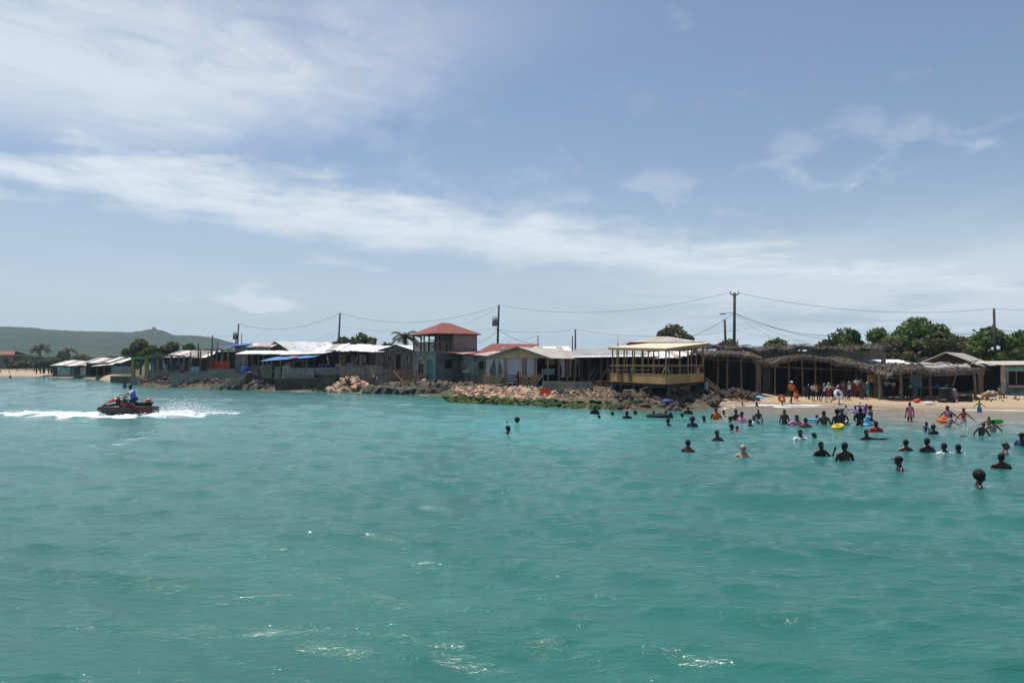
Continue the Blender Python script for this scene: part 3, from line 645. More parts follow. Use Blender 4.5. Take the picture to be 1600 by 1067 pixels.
t, _ = shed('tin_shed', 'long patched white tin shed roof behind the blue stall', 'shed', 254, 318, 116, 1.0, Z(558, 116), Z(546.5, 116), 6, ['zincg', 'rust', 'zinc', 'rust', 'zincg', 'rust'], 9, (256, 272, 290, 306, 317), back='dark', tilt=.1, jag=.3)
# --- red bar with the blue tarp
d = 97.5; t = thing('beach_bar', 'open bar with orange red half walls under a blue tarp roof', 'bar', P(337, d, .9)); fr = FP(296, d, 369, d - 1); zt = Z(547, d)
fbox('floor_slab', fr, 0, fr.L, -.1, 6, .6, Z(580, d), M['conc'], t); fbox('back_wall', fr, 0, fr.L, 5.9, 6, Z(580, d), zt - .1, M['dark'], t)
posts(fr, [(.2, 0), (1.5, 0), (2.5, 0), (2.85, 0)], Z(580, d), Z(550, d), .05, M['wood'], t); posts(fr, [(1.1, .6), (3.45, .3), (3.9, .6), (4.3, .2)], Z(580, d), Z(547, d), .055, M['wood'], t); posts(fr, [(2.55, .6), (4.9, .4)], Z(580, d), Z(547, d), .07, M['yellow'], t)
zb = Z(580, d)
for a, b, w0, z1 in ((3.55, 5.3, .0, 564.5), (2.1, 3.4, .5, 575), (1.9, 2.9, 1.4, 563.5)): fbox('half_wall', fr, a, b, w0, w0 + .15, zb, Z(z1, d), M['redp'], t)
fbox('white_box', fr, .4, 1.5, -.3, .2, zb, Z(573, d), M['bluel'], t); bar('counter', fr.p(1.0, .2, Z(569, d)), fr.p(3.0, .2, Z(569, d)), .5, M['woodd'], t, .08)
tarp('tarp_roof', fr.p(2.3, -.5, Z(544, d)), fr.p(5.6, -.4, Z(543, d)), fr.p(5.9, 5, Z(535, d)), fr.p(2.6, 5, Z(540, d)), M['tarp'], t); bar('beam', fr.p(0, .3, Z(546.5, d)), fr.p(5.5, .3, Z(546.5, d)), .12, M['wood'], t)
sheets(fr.p(-.2, .6, Z(551, d)), fr.p(2.4, .6, Z(548, d)), fr.p(2.4, 4.5, Z(545, d)), fr.p(-.2, 4.5, Z(548, d)), 3, [M['rust'], M['zincg']], t, tilt=.1, jag=.3)
for k, (a, b, zt_) in enumerate(((267, 290, 583), (290, 325, 580), (325, 368, 576.5))):
    fr = FP(a, 96.8 - k * .5, b, 96.8 - k * .5 - .3); block_wall('retaining_wall', ['low left end', 'middle step', 'tall stepped end'][k] + ' of the grey block retaining wall below the red bar', fr, 0, fr.L, 0, -.3, Z(zt_, 96), .25, bl=.6, bh=.3, group='stepped retaining wall below the red bar')
# --- pale house with patched roof
d = 99; t = thing('pale_house', 'pale walled house under a patched blue and pink roof', 'house', P(398, d, 1)); fr = FP(368, d, 422, d)
wall_open('wall', fr, 0, fr.L, .8, Z(541, d), 0, .15, [(1.6, 2.2, Z(557, d), Z(545, d)), (2.7, 3.5, Z(556, d), Z(546, d))], M['wpale'], t); fbox('back_wall', fr, 0, fr.L, 4.9, 5, .8, Z(540, d), M['wgrey'], t)
window(fr, 2.7, 3.5, Z(556, d), Z(546, d), .03, t, M['woodd'], M['dark']); window(fr, 1.6, 2.2, Z(557, d), Z(545, d), .03, t, M['woodd'], M['dark'])
sheets(fr.p(-.3, -.5, Z(542, d)), fr.p(fr.L + .3, -.5, Z(542, d)), fr.p(fr.L - .3, 5, Z(534.5, d)), fr.p(.3, 5, Z(534.5, d)), 6, [M['tarp'], M['zinc'], M['pink'], M['pink'], M['rust'], M['pink']], t, tilt=.06)
tarp('blue_sheet', fr.p(-.5, -.6, Z(541, d) + .1), fr.p(1.4, -.6, Z(541, d) + .1), fr.p(1.2, 3, Z(536.5, d) + .12), fr.p(.0, 3, Z(537, d) + .12), M['tarp'], t, .03, 5)
# --- white awning with fence panels under it
t, fr = shed('awning_stall', 'stall under a bright white awning with blue green fence panels', 'stall', 373, 456, 91, 1.0, Z(553, 91), Z(547, 91), 3.2, ['zinc'], 9, (376, 385, 395, 404, 411), back='dark', sides=False, jag=.05, tilt=.02)
for k, (a, b, m_) in enumerate(((.1, .55, 'wteal'), (.65, 1.15, 'wgrey'), (1.2, 1.7, 'wteal'), (1.75, 2.3, 'wgrey'), (2.35, 2.85, 'wteal'), (2.9, 3.35, 'wgrey'))): fbox('fence_panel', fr, a, b, -.25, -.18, .7, Z(571 + (k % 3) * .7, 91), M[m_], t)
def barrel(px, d, z0, h, r, label, m='barrel'):
    t = thing('barrel', label, 'barrel', P(px, d, z0)); p = Vector(P(px, d, z0)); mb = MB(); hs = [0, .02, .3, .33, .36, .64, .67, .7, .98, 1]; rs = [.93, 1, 1, 1.05, 1, 1, 1.05, 1, 1, .9]
    mb.tube([p + Vector((0, 0, q * h)) for q in hs], [r * q for q in rs], 16); part('body', mb, M[m], t, True)
    mb = MB(); mb.tube([p + Vector((0, 0, h)), p + Vector((0, 0, h + .03))], [r * .8, r * .78], 16); part('lid', mb, M['black'], t); return t
barrel(384, 89.8, 1.0, 1.5, .42, 'blue plastic barrel in front of the fence panels under the white awning')
# --- big white gable roof
d = 103; t = thing('gable_house', 'grey gabled house with the broadest bright white tin roof', 'house', P(462, d, 1)); fr = FP(419, d, 447, d, (.55, .83)); L = fr.L; dep = 9.
fbox('wall', fr, 0, L, 0, .15, .8, Z(548, d), M['wgrey'], t); gable('gable', fr, 0, L, 0, .15, Z(548, d), Z(533.5, d), M['wgrey'], t, ua=L * .5)
zE, zA = Z(549.5, d), Z(533, d); sheets(fr.p(L + 1.3, -.4, zE - .2), fr.p(L + 1.3, dep, zE + .1), fr.p(L * .5, dep, zA + .1), fr.p(L * .5, -.4, zA), 8, [M['zinc']], t, ridges=5, tilt=.02)
sheets(fr.p(-.6, dep, zE), fr.p(-.6, -.4, zE), fr.p(L * .5, -.4, zA), fr.p(L * .5, dep, zA + .1), 8, [M['zinc']], t, tilt=.02); fbox('side_wall', fr, L - .15, L, .2, dep, .8, zE + .2, M['wgrey'], t); fbox('back_wall', fr, 0, L - .2, dep - .15, dep, .8, zE, M['wgrey'], t)
posts(fr, [(.3, -.5), (L - .3, -.6)], 1., Z(543, d), .06, M['pole'], t)
t, fr = shed('low_shed', 'low grey white shed roof beside the broad white roof', 'shed', 482, 530, 104, 1., Z(552, 104), Z(538, 104), 6, ['zinct', 'zinc'], 6, (), back='wgrey', tilt=.03)
# --- blue tarp stall
d = 86; t = thing('tarp_stall', 'stall shaded by a long sagging blue tarp with a red patch', 'stall', P(455, d, 1)); fr = FP(412, d, 500, d - 1); zt = Z(562, d)
fbox('floor_slab', fr, 0, fr.L, 0, 4, -.3, Z(590, d), M['concd'], t); fbox('back_wall', fr, 0, fr.L, 4, 4.1, Z(590, d), Z(556, d), M['dark'], t)
for k, (a, b, zt_, m_) in enumerate(((.05, .85, 573, 'wgrey'), (1.3, 2.0, 573, 'block'), (2.15, 2.9, 571, 'wpale'))): fbox('wall_panel', fr, a, b, -.05, .1, Z(591, d), Z(zt_, d), M[m_], t)
posts(fr, [(.15, -.4), (1.1, -.4), (2.1, -.4), (3.6, -.4), (5.0, -.3)], Z(590, d), Z(564, d), .05, M['woodt'], t, lean=.05)
tarp('tarp_roof', fr.p(-.1, -.7, Z(564.5, d)), fr.p(5.7, -.5, Z(558.5, d)), fr.p(5.9, 2.6, Z(552, d)), fr.p(1.6, 2.6, Z(553, d)), M['tarpl'], t, .1, 10)
tarp('red_patch', fr.p(3.1, -.6, Z(560.8, d) + .1), fr.p(4.0, -.6, Z(559.3, d) + .1), fr.p(3.9, .5, Z(557.5, d) + .12), fr.p(3.2, .5, Z(558.2, d) + .12), M['redp'], t, .02, 4)
bar('rail', fr.p(2.9, -.3, Z(566.5, d)), fr.p(5.3, -.3, Z(562, d)), .06, M['woodt'], t)
sheets(fr.p(1.0, 1.6, Z(554, d)), fr.p(6.0, 1.6, Z(552, d)), fr.p(6., 4.6, Z(548, d)), fr.p(1., 4.6, Z(550, d)), 6, [M['zinc']], t)
# --- seawall in front
fr = FP(443, 83, 491, 82.5); block_wall('sea_wall', 'whitewashed block wall standing on the dark sea wall base', fr, 0, fr.L, 0, Z(591, 83), Z(574.5, 83), .2)
fr = FP(491, 82.6, 527, 82.6); block_wall('sea_wall', 'grey block wall between the whitewashed wall and the rendered terrace wall', fr, 0, fr.L, 0.1, Z(586, 83), Z(574.3, 83), .2)
fr = FP(431, 82.5, 527, 82); mb = MB(); fr.box(mb, 0, fr.L, -.12, 3, -.8, Z(591, 82.5)); solo('sea_wall', mb, M['concd'], 'dark concrete base of the sea wall rising from the surf', 'wall')
fr = FP(497, 81.4, 526, 81); mb = MB(); fr.box(mb, 0, fr.L, -.2, .6, -.3, Z(585, 81)); solo('buttress', mb, M['concd'], 'rough brown concrete buttress against the sea wall next to the stone heap', 'wall')
fr = FP(527, 82, 598, 80.5); t = thing('terrace_wall', 'long grey rendered terrace wall behind the stone heap', 'wall', fr.p(2.3, 0, .5))
fbox('wall', fr, 0, fr.L, 0, .25, .2, Z(574, 81), M['wgrey'], t); fbox('coping', fr, -.05, fr.L + .05, -.05, .3, Z(574, 81), Z(572.3, 81), M['conc'], t)
for a, b, c, e, m_ in ((1.9, 3.2, 596, 575.5, 'blockb'),):
    u = a
    while u < b - .05:
        for j in range(6): fbox('block', fr, u + .01, min(u + .4, b) - .01, -.03, .02, Z(c, 81) + j * .22 + .01, Z(c, 81) + j * .22 + .21, M[m_], t)
        u += .4
fbox('step', fr, 1.05, 4.55, -.1, .9, Z(572.3, 81) + .003, Z(570.3, 81), M['conc'], t)
# --- shed with canvas roof
d = 90; t, fr = shed('canvas_shed', 'open shed under a torn off white canvas roof with braced posts', 'shed', 500, 575, d, 1.2, Z(549, d), Z(536.5, d), 5, ['zinc', 'zinct', 'zinc', 'white', 'zinc'], 7, (518, 538, 559), back='dark', tilt=.08, jag=.4)
for a, b, m_ in ((.5, 1.2, 'yellow'), (1.35, 1.8, 'woodd'), (1.95, 2.7, 'yellow'), (2.8, 3.1, 'woodd'), (3.3, 3.8, 'wgrey'), (4.3, 5.1, 'wpale')): fbox('wall_panel', fr, a, b, .8, .88, 1.2, Z(554, d), M[m_], t)
bar('brace', fr.p(2.0, -.05, Z(550, d)), fr.p(2.75, -.05, Z(559, d)), .07, M['wpale'], t); bar('brace', fr.p(2.75, -.08, Z(559, d)), fr.p(3.5, -.08, Z(549, d)), .07, M['wpale'], t); bar('beam', fr.p(-1.2, -.1, Z(552, d)), fr.p(1.8, -.1, Z(547, d)), .1, M['wood'], t); bar('brace', fr.p(-1.1, -.2, Z(566, d)), fr.p(.2, -.2, Z(548, d)), .08, M['wpale'], t)
# --- grey gable cottage
d = 88; t = thing('gable_cottage', 'small grey gable cottage with white roof next to the red roofed tower', 'house', P(624, d, 1.2)); fr = FP(599, d, 648, d - .5); L = fr.L; z0 = .9; zE, zA = Z(548, d), Z(540, d)
ops = [(.45, .95, Z(565, d), Z(555, d)), (1.45, 2.0, Z(578, d), Z(554, d)), (2.55, 2.85, Z(566, d), Z(555, d))]
wall_open('wall', fr, 0, L, z0, zE, 0, .15, ops, M['wgrey'], t); gable('gable', fr, 0, L, 0, .15, zE, zA, M['wgrey'], t, ua=L * .45)
window(fr, *ops[0], .03, t, M['wpale'], M['dark']); window(fr, *ops[2], .03, t, M['wpale'], M['dark'], 0); door(fr, *ops[1], .08, t, M['dark']); fbox('back_wall', fr, .01, L - .01, 5, 5.1, z0, zE, M['dark'], t)
sheets(fr.p(-.6, -.4, zE + .02), fr.p(-.6, 5.2, zE + .02), fr.p(L * .45, 5.2, zA + .12), fr.p(L * .45, -.4, zA + .06), 6, M['zincg'], t); sheets(fr.p(L + .3, 5.2, zE - .1), fr.p(L + .3, -.4, zE - .1), fr.p(L * .45, -.4, zA + .06), fr.p(L * .45, 5.2, zA + .12), 6, M['zinc'], t)
fr2 = FP(587, 87.5, 599, 87.5); block_wall('tan_wall', None, fr2, 0, fr2.L, 0, z0, Z(548.5, 87.5), .2, t, m='blockb')
sheets(fr2.p(-1.6, -.4, Z(549.5, 87.5)), fr2.p(fr2.L, -.4, Z(549.5, 87.5)), fr2.p(fr2.L + 1.5, 4.5, Z(539.5, 87.5)), fr2.p(-2.2, 4.5, Z(537, 87.5)), 5, M['zinc'], t, tilt=.04)
# --- two storey house with the red hip roof
d = 79; t = thing('tower_house', 'two storey house with balcony tower under a red hip roof', 'house', P(697, d, 1)); z0 = .6; zb = Z(549, d); zrail = Z(535, d); ze = Z(521.5, d); za = Z(503.5, d)
cA, cB, cC = G(646, 82), G(680.5, 77.5), G(745.5, 80)        # near corner of the tower at cB
fL = Fr(cA, cB); fR = Fr(cB, cC); dd = 6.2
ar = []
zs_ = zb - .15
ops = [(fL.L * .22, fL.L * .50, z0, Z(563.5, d)), (fL.L * .62, fL.L * .95, z0, Z(563.5, d))]
wall_open('wall', fL, 0, fL.L, z0, zs_, 0, .2, ops, M['wteal'], t)
for k, (u0, u1, _, zt) in enumerate(ops):
    mb = MB(); r = (u1 - u0) / 2; uc = (u0 + u1) / 2; n = 10
    for i in range(n):
        a0, a1 = math.pi * i / n, math.pi * (i + 1) / n
        q = [fL.p(uc - math.cos(a) * rr_, w_, zt - .35 + math.sin(a) * rr_ * .8) for w_ in (-.03, .03) for a, rr_ in ((a0, r), (a1, r), (a1, r + .12), (a0, r + .12))]
        mb.hexa(q[:4], q[4:])
    for s_ in (-1, 1): fL.box(mb, uc + s_ * (r + .06) - .06, uc + s_ * (r + .06) + .06, -.03, .03, z0, zt - .35)
    part('arch', mb, M['wpale'], t); fbox('door', fL, u0, u1, .12, .17, z0, zt - .002, M['woodd' if k == 0 else 'teal'], t)
fbox('notice', fL, ops[0][0] + .22, ops[0][1] - .22, .08, .11, Z(568, d), Z(564, d), M['yellow'], t)
wall_open('wall', fR, .21, fR.L, z0, zs_, 0, .2, [(1.0, 1.85, Z(576, d), Z(564, d))], M['wteal'], t); window(fR, 1.0, 1.85, Z(576, d), Z(564, d), .05, t, M['woodd'], M['dark'], 2)
bar('window_canopy', fR.p(.75, -.12, Z(563.5, d)), fR.p(2.0, -.12, Z(562, d)), .3, M['concd'], t, .05)
fbox('door', fR, 2.55, 3.15, -.06, -.01, z0, Z(563, d), M['wgrey'], t); fbox('shutter', fR, 2.72, 3.1, -.1, -.065, Z(576, d), Z(564, d), M['wpale'], t)
flo = MB(); K = [fL.p(0, 0, 0), fL.p(fL.L, 0, 0), fR.p(fR.L, 0, 0), fL.p(0, 0, 0) + (fR.p(fR.L, 0, 0) - fL.p(fL.L, 0, 0))]
flo.hexa([k + Vector((0, 0, zb - .15)) for k in K], [k + Vector((0, 0, zb + .02)) for k in K]); part('balcony_floor', flo, M['conc'], t)
b0 = MB(); b0.hexa([K[3] + Vector((0, -.2, z0)), K[2] + Vector((-.2, .1, z0)), K[2] + Vector((-.2, .3, z0)), K[3] + Vector((0, 0, z0))], [K[3] + Vector((0, -.2, zs_)), K[2] + Vector((-.2, .1, zs_)), K[2] + Vector((-.2, .3, zs_)), K[3] + Vector((0, 0, zs_))]); part('back_wall', b0, M['wgrey'], t)
uR = fR.L * .42
for f_, L_ in ((fL, fL.L), (fR, uR)):
    fbox('handrail', f_, .05, L_, -.05, .05, zrail - .06, zrail + .05, M['wood'], t); u = .1
    while u < L_ - .05: fbox('baluster', f_, u, u + .10, -.02, .02, zb + .02, zrail - .06, M['wood'], t); u += .21
for f_, us in ((fL, (.06, fL.L * .36, fL.L * .5, fL.L * .72, fL.L - .06)), (fR, (uR * .25, uR * .62, uR * .8))):
    posts(f_, [(u, 0) for u in us], zb + .02, ze, .07, M['woodd'], t)
bk = Fr((K[3].x, K[3].y), (K[2].x, K[2].y)); posts(bk, [(.1, -.1), (1., -.1), (2.0, -.1)], zb + .02, ze, .06, M['woodd'], t); fbox('back_rail', bk, 0, 2.3, -.12, -.05, zrail - .2, zrail - .08, M['woodd'], t)
mb = MB(); q = [fR.p(uR, 0, 0), fR.p(fR.L, 0, 0), fR.p(fR.L, 4, 0), fR.p(uR, 4, 0)]; mb.hexa([k + Vector((0, 0, zb + .02)) for k in q], [k + Vector((0, 0, ze)) for k in q]); part('upper_room', mb, M['mauve'], t)
cen = (K[0] + K[1] + K[2] + K[3]) / 4; ov = 1.13; E = [Vector((cen.x + (k.x - cen.x) * ov, cen.y + (k.y - cen.y) * ov, ze)) for k in K]
E = [e + Vector((0, 0, -.0)) for e in E]; rdir = (K[2] - K[1]).normalized(); A0 = Vector((X(690, 80), 80, za)); A1 = Vector((X(702, 80.5), 80.5, za))
hip = [(E[0], E[1], A0, A0), (E[1], E[2], A1, A0), (E[2], E[3], A1, A1), (E[3], E[0], A0, A1)]
for a, b, c, e in hip:
    mb = MB(); th_ = Vector((0, 0, .08)); mb.hexa([a - th_, b - th_, c - th_ + Vector((.001, 0, 0)), e - th_], [a, b, c + Vector((.001, 0, 0)), e]); part('roof_slope', mb, M['red'], t)
mb = MB(); inn = [Vector((cen.x + (k.x - cen.x) * 1.02, cen.y + (k.y - cen.y) * 1.02, ze)) for k in K]
for i in range(4): mb.beam(inn[i] - Vector((0, 0, .06)), inn[(i + 1) % 4] - Vector((0, 0, .06)), .16, .12)
part('eave_beam', mb, M['woodd'], t)
# lean-to red roof and long red roof of the wing
t = thing('red_roofed_wing', 'single storey wing with long red tin roof behind the curtained pavilion', 'house', P(760, 84, 1)); fr = FP(690, 77, 772, 75.5)
ops = [(3.55, 4.4, Z(576, 76), Z(564, 76)), (1.9, 2.9, Z(576, 76), Z(565, 76))]
wall_open('wall', fr, 2.1, fr.L + 1.6, z0, Z(555, 76), .25, .2, [(3.75, 4.7, Z(577, 76), Z(564.5, 76))], M['wteal'], t)
window(fr, 3.75, 4.7, Z(577, 76), Z(564.5, 76), .28, t, M['woodd'], M['dark'], 1)
mb = MB()
for k in range(7): fr.box(mb, 3.0, 3.6, .2, .24, Z(576, 76) + k * .1, Z(576, 76) + k * .1 + .06)
part('louvre', mb, M['wpale'], t); fbox('lower_wall', fr, 3.0, 4.95, .12, .24, z0 - .2, Z(577.5, 76), M['conc'], t)
sheets(fr.p(-.1, -.3, Z(549.5, 77)), fr.p(4.9, -.3, Z(556.5, 76)), fr.p(5.4, 4.5, Z(549.5, 80)), fr.p(.6, 4.5, Z(547, 80)), 6, [M['red'], M['red'], M['pink'], M['red'], M['pink'], M['zinct']], t, tilt=.015)
frr = FP(744, 82, 806, 80); sheets(frr.p(-.2, 0, Z(551, 81)), frr.p(frr.L + .4, 0, Z(551.5, 81)), frr.p(frr.L + .9, 4, Z(538, 84)), frr.p(-.2, 4, Z(536, 84)), 6, M['red'], t); fbox('wall', frr, 0, frr.L, .2, .4, z0, Z(551.5, 81), M['wgrey'], t)
mb = MB(); c_ = Vector(P(787, 80, Z(546.5, 80))); mb.ell(c_, (.35, .18, .3), 12, 6, rot=(R(30), 0, R(-20))); mb.beam(c_, c_ + Vector((0, .2, -.5)), .05); part('satellite_dish', mb, M['wpale'], t)
t, _ = shed('white_shed', 'white roofed shed behind the ridge of the curtained pavilion', 'shed', 824, 888, 90, 1., Z(548, 90), Z(541, 94), 5, ['zinc', 'zinc', 'zinct'], 7, (), back='wgrey', floor=None, beam=None)
# --- grey roofed hall right of the pavilion
t = thing('grey_roofed_hall', 'long dark open hall under a wide dull grey roof beside the plywood deck', 'hall', P(930, 74, .9)); fr = FP(884, 74, 975, 70); z0 = .8
fbox('back_wall', fr, -1, fr.L + 3, 5, 5.15, z0, Z(557, 74), M['dark'], t); fbox('floor_slab', fr, 0, fr.L, -1.5, 5, .3, z0, M['conc'], t)
posts(fr, [(2.6, 0), (3.3, .8), (3.9, 0), (4.6, 0), (5.1, .5)], z0, Z(559, 72), .06, M['wood'], t)
sheets(fr.p(-.9, -1, Z(556.8, 74)), fr.p(fr.L + 1.8, -1, Z(556, 70)), fr.p(fr.L + .6, 5.2, Z(542.5, 76)), fr.p(-2.4, 5.2, Z(545, 79)), 9, M['zincg'], t, ridges=3); sheets(fr.p(1.2, -1.8, Z(558.4, 72)), fr.p(fr.L + 4.2, -1.8, Z(557, 69)), fr.p(fr.L + 4.2, -.9, Z(555.2, 70)), fr.p(1.2, -.9, Z(556.8, 73)), 7, M['zinc'], t, name='awning_sheet')
for k in range(7): q = random.uniform(3.2, 5.2); bar('leaning_pole', fr.p(q - .7, -1.6 + k * .05, z0), fr.p(q + .2, -.8, Z(578 - k, 72)), .06, M['wood'], t)
bar('counter', fr.p(2.2, .4, Z(582, 73)), fr.p(5., .4, Z(582, 73)), .5, M['woodd'], t, .1)
# --- curtained pavilion
t = thing('curtained_pavilion', 'open pavilion with ochre gable and white curtains above slatted railings', 'pavilion', P(806, 67, .9)); A_, B_ = G(756.5, 68.4), G(857, 66); fr = Fr(A_, B_); L = fr.L; dep = 10.5; z0 = Z(603, 66); zE = Z(557.5, 66.5); zA = Z(543.3, 67)
fbox('floor_slab', fr, -.2, L + .2, -.4, dep, .0, z0, M['conc'], t); ua = L * .545
gable('gable', fr, .0, L - .05, 0, .06, zE - .1, zA - .12, M['pine'], t, ua=ua)
ub = MB(); fr.box(ub, ua - .02, ua + .02, -.02, -.001, zE - .1, zA - .25); part('gable_batten', ub, M['woodt'], t)
for (u0, zz0, u1, zz1) in ((-.35, zE - .22, ua, zA), (L + .35, zE - .22, ua, zA)): bar('barge_board', fr.p(u0, -.3, zz0 + .02), fr.p(u1, -.3, zz1 + .02), .05, M['metal'], t, .16)
sheets(fr.p(-.35, dep, zE - .12), fr.p(-.35, -.28, zE - .12), fr.p(ua, -.28, zA + .08), fr.p(ua, dep, zA + .08), 9, M['wteal'], t); sheets(fr.p(L + .35, -.28, zE - .12), fr.p(L + .35, dep, zE - .12), fr.p(ua, dep, zA + .08), fr.p(ua, -.28, zA + .08), 9, [M['zinct']], t, ridges=3)
pu = [.06, L * .345, L * .37 + .25, L * .64, L * .78, L - .08]
posts(fr, [(u, 0) for u in (.06, L * .335, L * .62, L * .795, L - .06)], z0, zE - .1, .055, M['woodt'], t); posts(fr, [(L - .06, w_) for w_ in (2.6, 4.7, 6.6, 8.6)], z0, zE - .15, .09, M['woodt'], t); posts(fr, [(.06, w_) for w_ in (4, 8)], z0, zE - .15, .07, M['woodt'], t)
fbox('back_wall', fr, .1, L - .1, dep - .15, dep - .02, z0, zE - .1, M['woodd'], t); fbox('side_wall', fr, 0, .08, 5, dep - .2, z0, zE - .1, M['dark'], t)
zr = Z(584.5, 66.5); zc_ = zE - .12
for u0, u1, g in ((.1, .85, 0.), (.95, 1.35, .5), (1.35, 1.95, 1.), (2.0, 2.45, None), (2.45, 3.0, None), (3.0, 3.5, None), (3.55, 3.85, .6), (3.9, 4.45, None), (4.4, 4.85, None)): cloth('curtain', fr.p(u0, .14, 0), fr.p(u1, .14, 0), zr - .25, zc_, M['curt'], t, 4, .045, g)
for w0, w1, g, m_ in ((3.0, 4.4, 1., 'curt'), (4.9, 5.6, None, 'purple'), (5.7, 6.4, 0., 'curt'), (6.9, 8., 0., 'curt'), (8., 8.5, 1., 'curt')): cloth('curtain', fr.p(L - .2, w0, 0), fr.p(L - .2, w1, 0), zr - .3, zc_, M[m_], t, 5, .05, g)
fbox('screen', fr, 4.75, 5.6, 2.2, 2.26, Z(570, 69), Z(557, 69), M['woodt'], t); fbox('table_cloth', fr, 4.7, 5.7, 1.4, 2.0, Z(585, 68), Z(576, 68), M['bluel'], t)
def chevron(fr, u0, u1, w_, z0, z1, n, parent, m='woodt', shape='V'):
    mid = (u0 + u1) / 2
    for u in (u0, u1): bar('rail_post', fr.p(u, w_, z0), fr.p(u, w_, z1), .07, M[m], parent)
    h = z1 - z0
    for half in (0, 1):
        a, b = (u0, mid) if half == 0 else (mid, u1)
        for i in range(-n, n + 1):
            us = a + (b - a) * i / n; pts = []
            sgn = 1 if (half == 0) == (shape == 'V') else -1; run = h * .75 * sgn
            p0, p1 = (us, z0 if sgn > 0 else z0), (us + run, z1)
            # clip to panel half
            x0, y0, x1, y1 = us, z1, us + run, z0
            def cl(x0, y0, x1, y1):
                t0, t1 = 0., 1.; dx_ = x1 - x0
                for lim, s_ in ((a, 1), (b, -1)):
                    f0, f1 = (x0 - lim) * s_, (x1 - lim) * s_
                    if f0 < 0 and f1 < 0: return None
                    if f0 < 0: t0 = max(t0, f0 / (f0 - f1))
                    if f1 < 0: t1 = min(t1, f0 / (f0 - f1))
                return (t0, t1) if t1 - t0 > .12 else None
            c = cl(x0, y0, x1, y1)
            if c: bar('slat', fr.p(x0 + run * c[0], w_, y0 - h * c[0]), fr.p(x0 + run * c[1], w_, y0 - h * c[1]), .04, M['pine'], parent, .085)
t2 = thing('slatted_railing', 'chevron slatted timber railing under the tied curtains at the gable corner', 'railing', fr.p(L * .18, -.15, z0), 'chevron railings of the pavilion'); chevron(fr, .0, L * .345, -.2, z0 + .03, zr, 4, t2)
t2 = thing('slatted_railing', 'chevron slatted timber railing beside the person in dark blue', 'railing', fr.p(L * .75, -.15, z0), 'chevron railings of the pavilion'); chevron(fr, L * .52, L * .93, -.2, z0 + .03, zr, 5, t2)
t2 = thing('patterned_gate', 'white and dark spotted screen in the pavilion entrance between the two railings', 'screen', fr.p(L * .4, .1, z0)); fbox('panel', fr, L * .36, L * .515, .02, .05, z0 + .1, zr, M['woodd'], t2)
for k in range(16):
    mb = MB(); mb.ell(fr.p(L * .36 + .08 + (k % 4) * .2 + (.08 if (k // 4) % 2 else 0), .0, z0 + .25 + (k // 4) * .24), (.085, .03, .085), 8, 5); part('spot', mb, M['white'], t2)
# --- block wall on the bank, orange board
fr = FP(847, 57.2, 925, 55.5); block_wall('bank_wall', 'freestanding grey block wall on the mossy bank below the pavilion', fr, 0, fr.L, 0, Z(616, 56.5), Z(595.5, 56.5), .2, bl=.42, bh=.19)
fr = FP(845, 56.2, 862, 56.5); mb = MB(); mb.hexa([fr.p(0, 0, .45), fr.p(fr.L, 0, .45), fr.p(fr.L, .05, .45), fr.p(0, .05, .45)], [fr.p(0, .25, Z(606.5, 56)), fr.p(fr.L, .25, Z(607.5, 56)), fr.p(fr.L, .3, Z(607.5, 56)), fr.p(0, .3, Z(606.5, 56))]); solo('orange_board', mb, M['redp'], 'orange red board leaning on the end of the bank block wall', 'board')
barrel(962, 58.5, .75, 1.0, .36, 'blue plastic barrel beside the deck under its plywood corner')
dl = ['lowest light', 'lowest grey', 'lowest ochre', 'middle light', 'middle grey', 'middle ochre', 'upper light', 'upper grey', 'topmost ochre']
for k in range(9):
    a = Vector(P(924 + random.uniform(0, 8), 56.5 + k * .25, .55 + .12 * k)); b = Vector(P(952 + random.uniform(0, 14), 56.3 + k * .25, .5 + .11 * k + random.uniform(-.2, .2))); mb = MB(); mb.beam(a, b, .16, .04); solo('scrap_plank', mb, M[['woodt', 'wood', 'ply'][k % 3]], dl[k] + ' scrap plank of the heap between the bank wall and blue barrel', 'plank', 'scrap planks by the blue barrel')
# --- plywood deck on stilts
t = thing('plywood_deck', 'raised dining deck with ochre plywood railing and cream sloping roof', 'deck', P(1030, 53, 1.0)); a, b, c = G(953, 58), G(1041, 49), G(1099.5, 57); fA, fB = Fr(a, b), Fr(b, c); zf, zt = 1.6, 2.08
bk = Vector(a) + Vector(c) - Vector(b); K = [Vector((p[0], p[1], 0)) for p in (a, b, c, bk)]
rzf = lambda p: 3.68 + (p.y - 49) * .0402 + (p.x - 9.5) * .0425
mb = MB(); mb.hexa([k + Vector((0, 0, zf - .12)) for k in K], [k + Vector((0, 0, zf)) for k in K]); part('floor', mb, M['woodd'], t)
for f_, n in ((fA, 3), (fB, 2)):
    for i in range(n): fbox('side_panel', f_, f_.L * i / n + .01, f_.L * (i + 1) / n - .01, -.03, .0, zf - .1, zt, M['ply'], t)
    fbox('panel_cap', f_, 0.02, f_.L - .02, -.05, .05, zt + .002, zt + .05, M['woodt'], t); fbox('mid_rail', f_, .05, f_.L * .97, -.03, .03, zt + .55, zt + .62, M['woodt'], t)
for f_, us in ((fA, (.05, .14, .28, .44, .62, .8, .99)), (fB, (.33, .55, .78, .99))):
    for u in us: q = f_.p(u * f_.L, .02, 0); bar('post', q + Vector((0, 0, zf)), q + Vector((0, 0, rzf(q))), .085, M['woodt'], t)
fC, fD = Fr((K[0].x, K[0].y), (K[3].x, K[3].y)), Fr((K[3].x, K[3].y), (K[2].x, K[2].y))
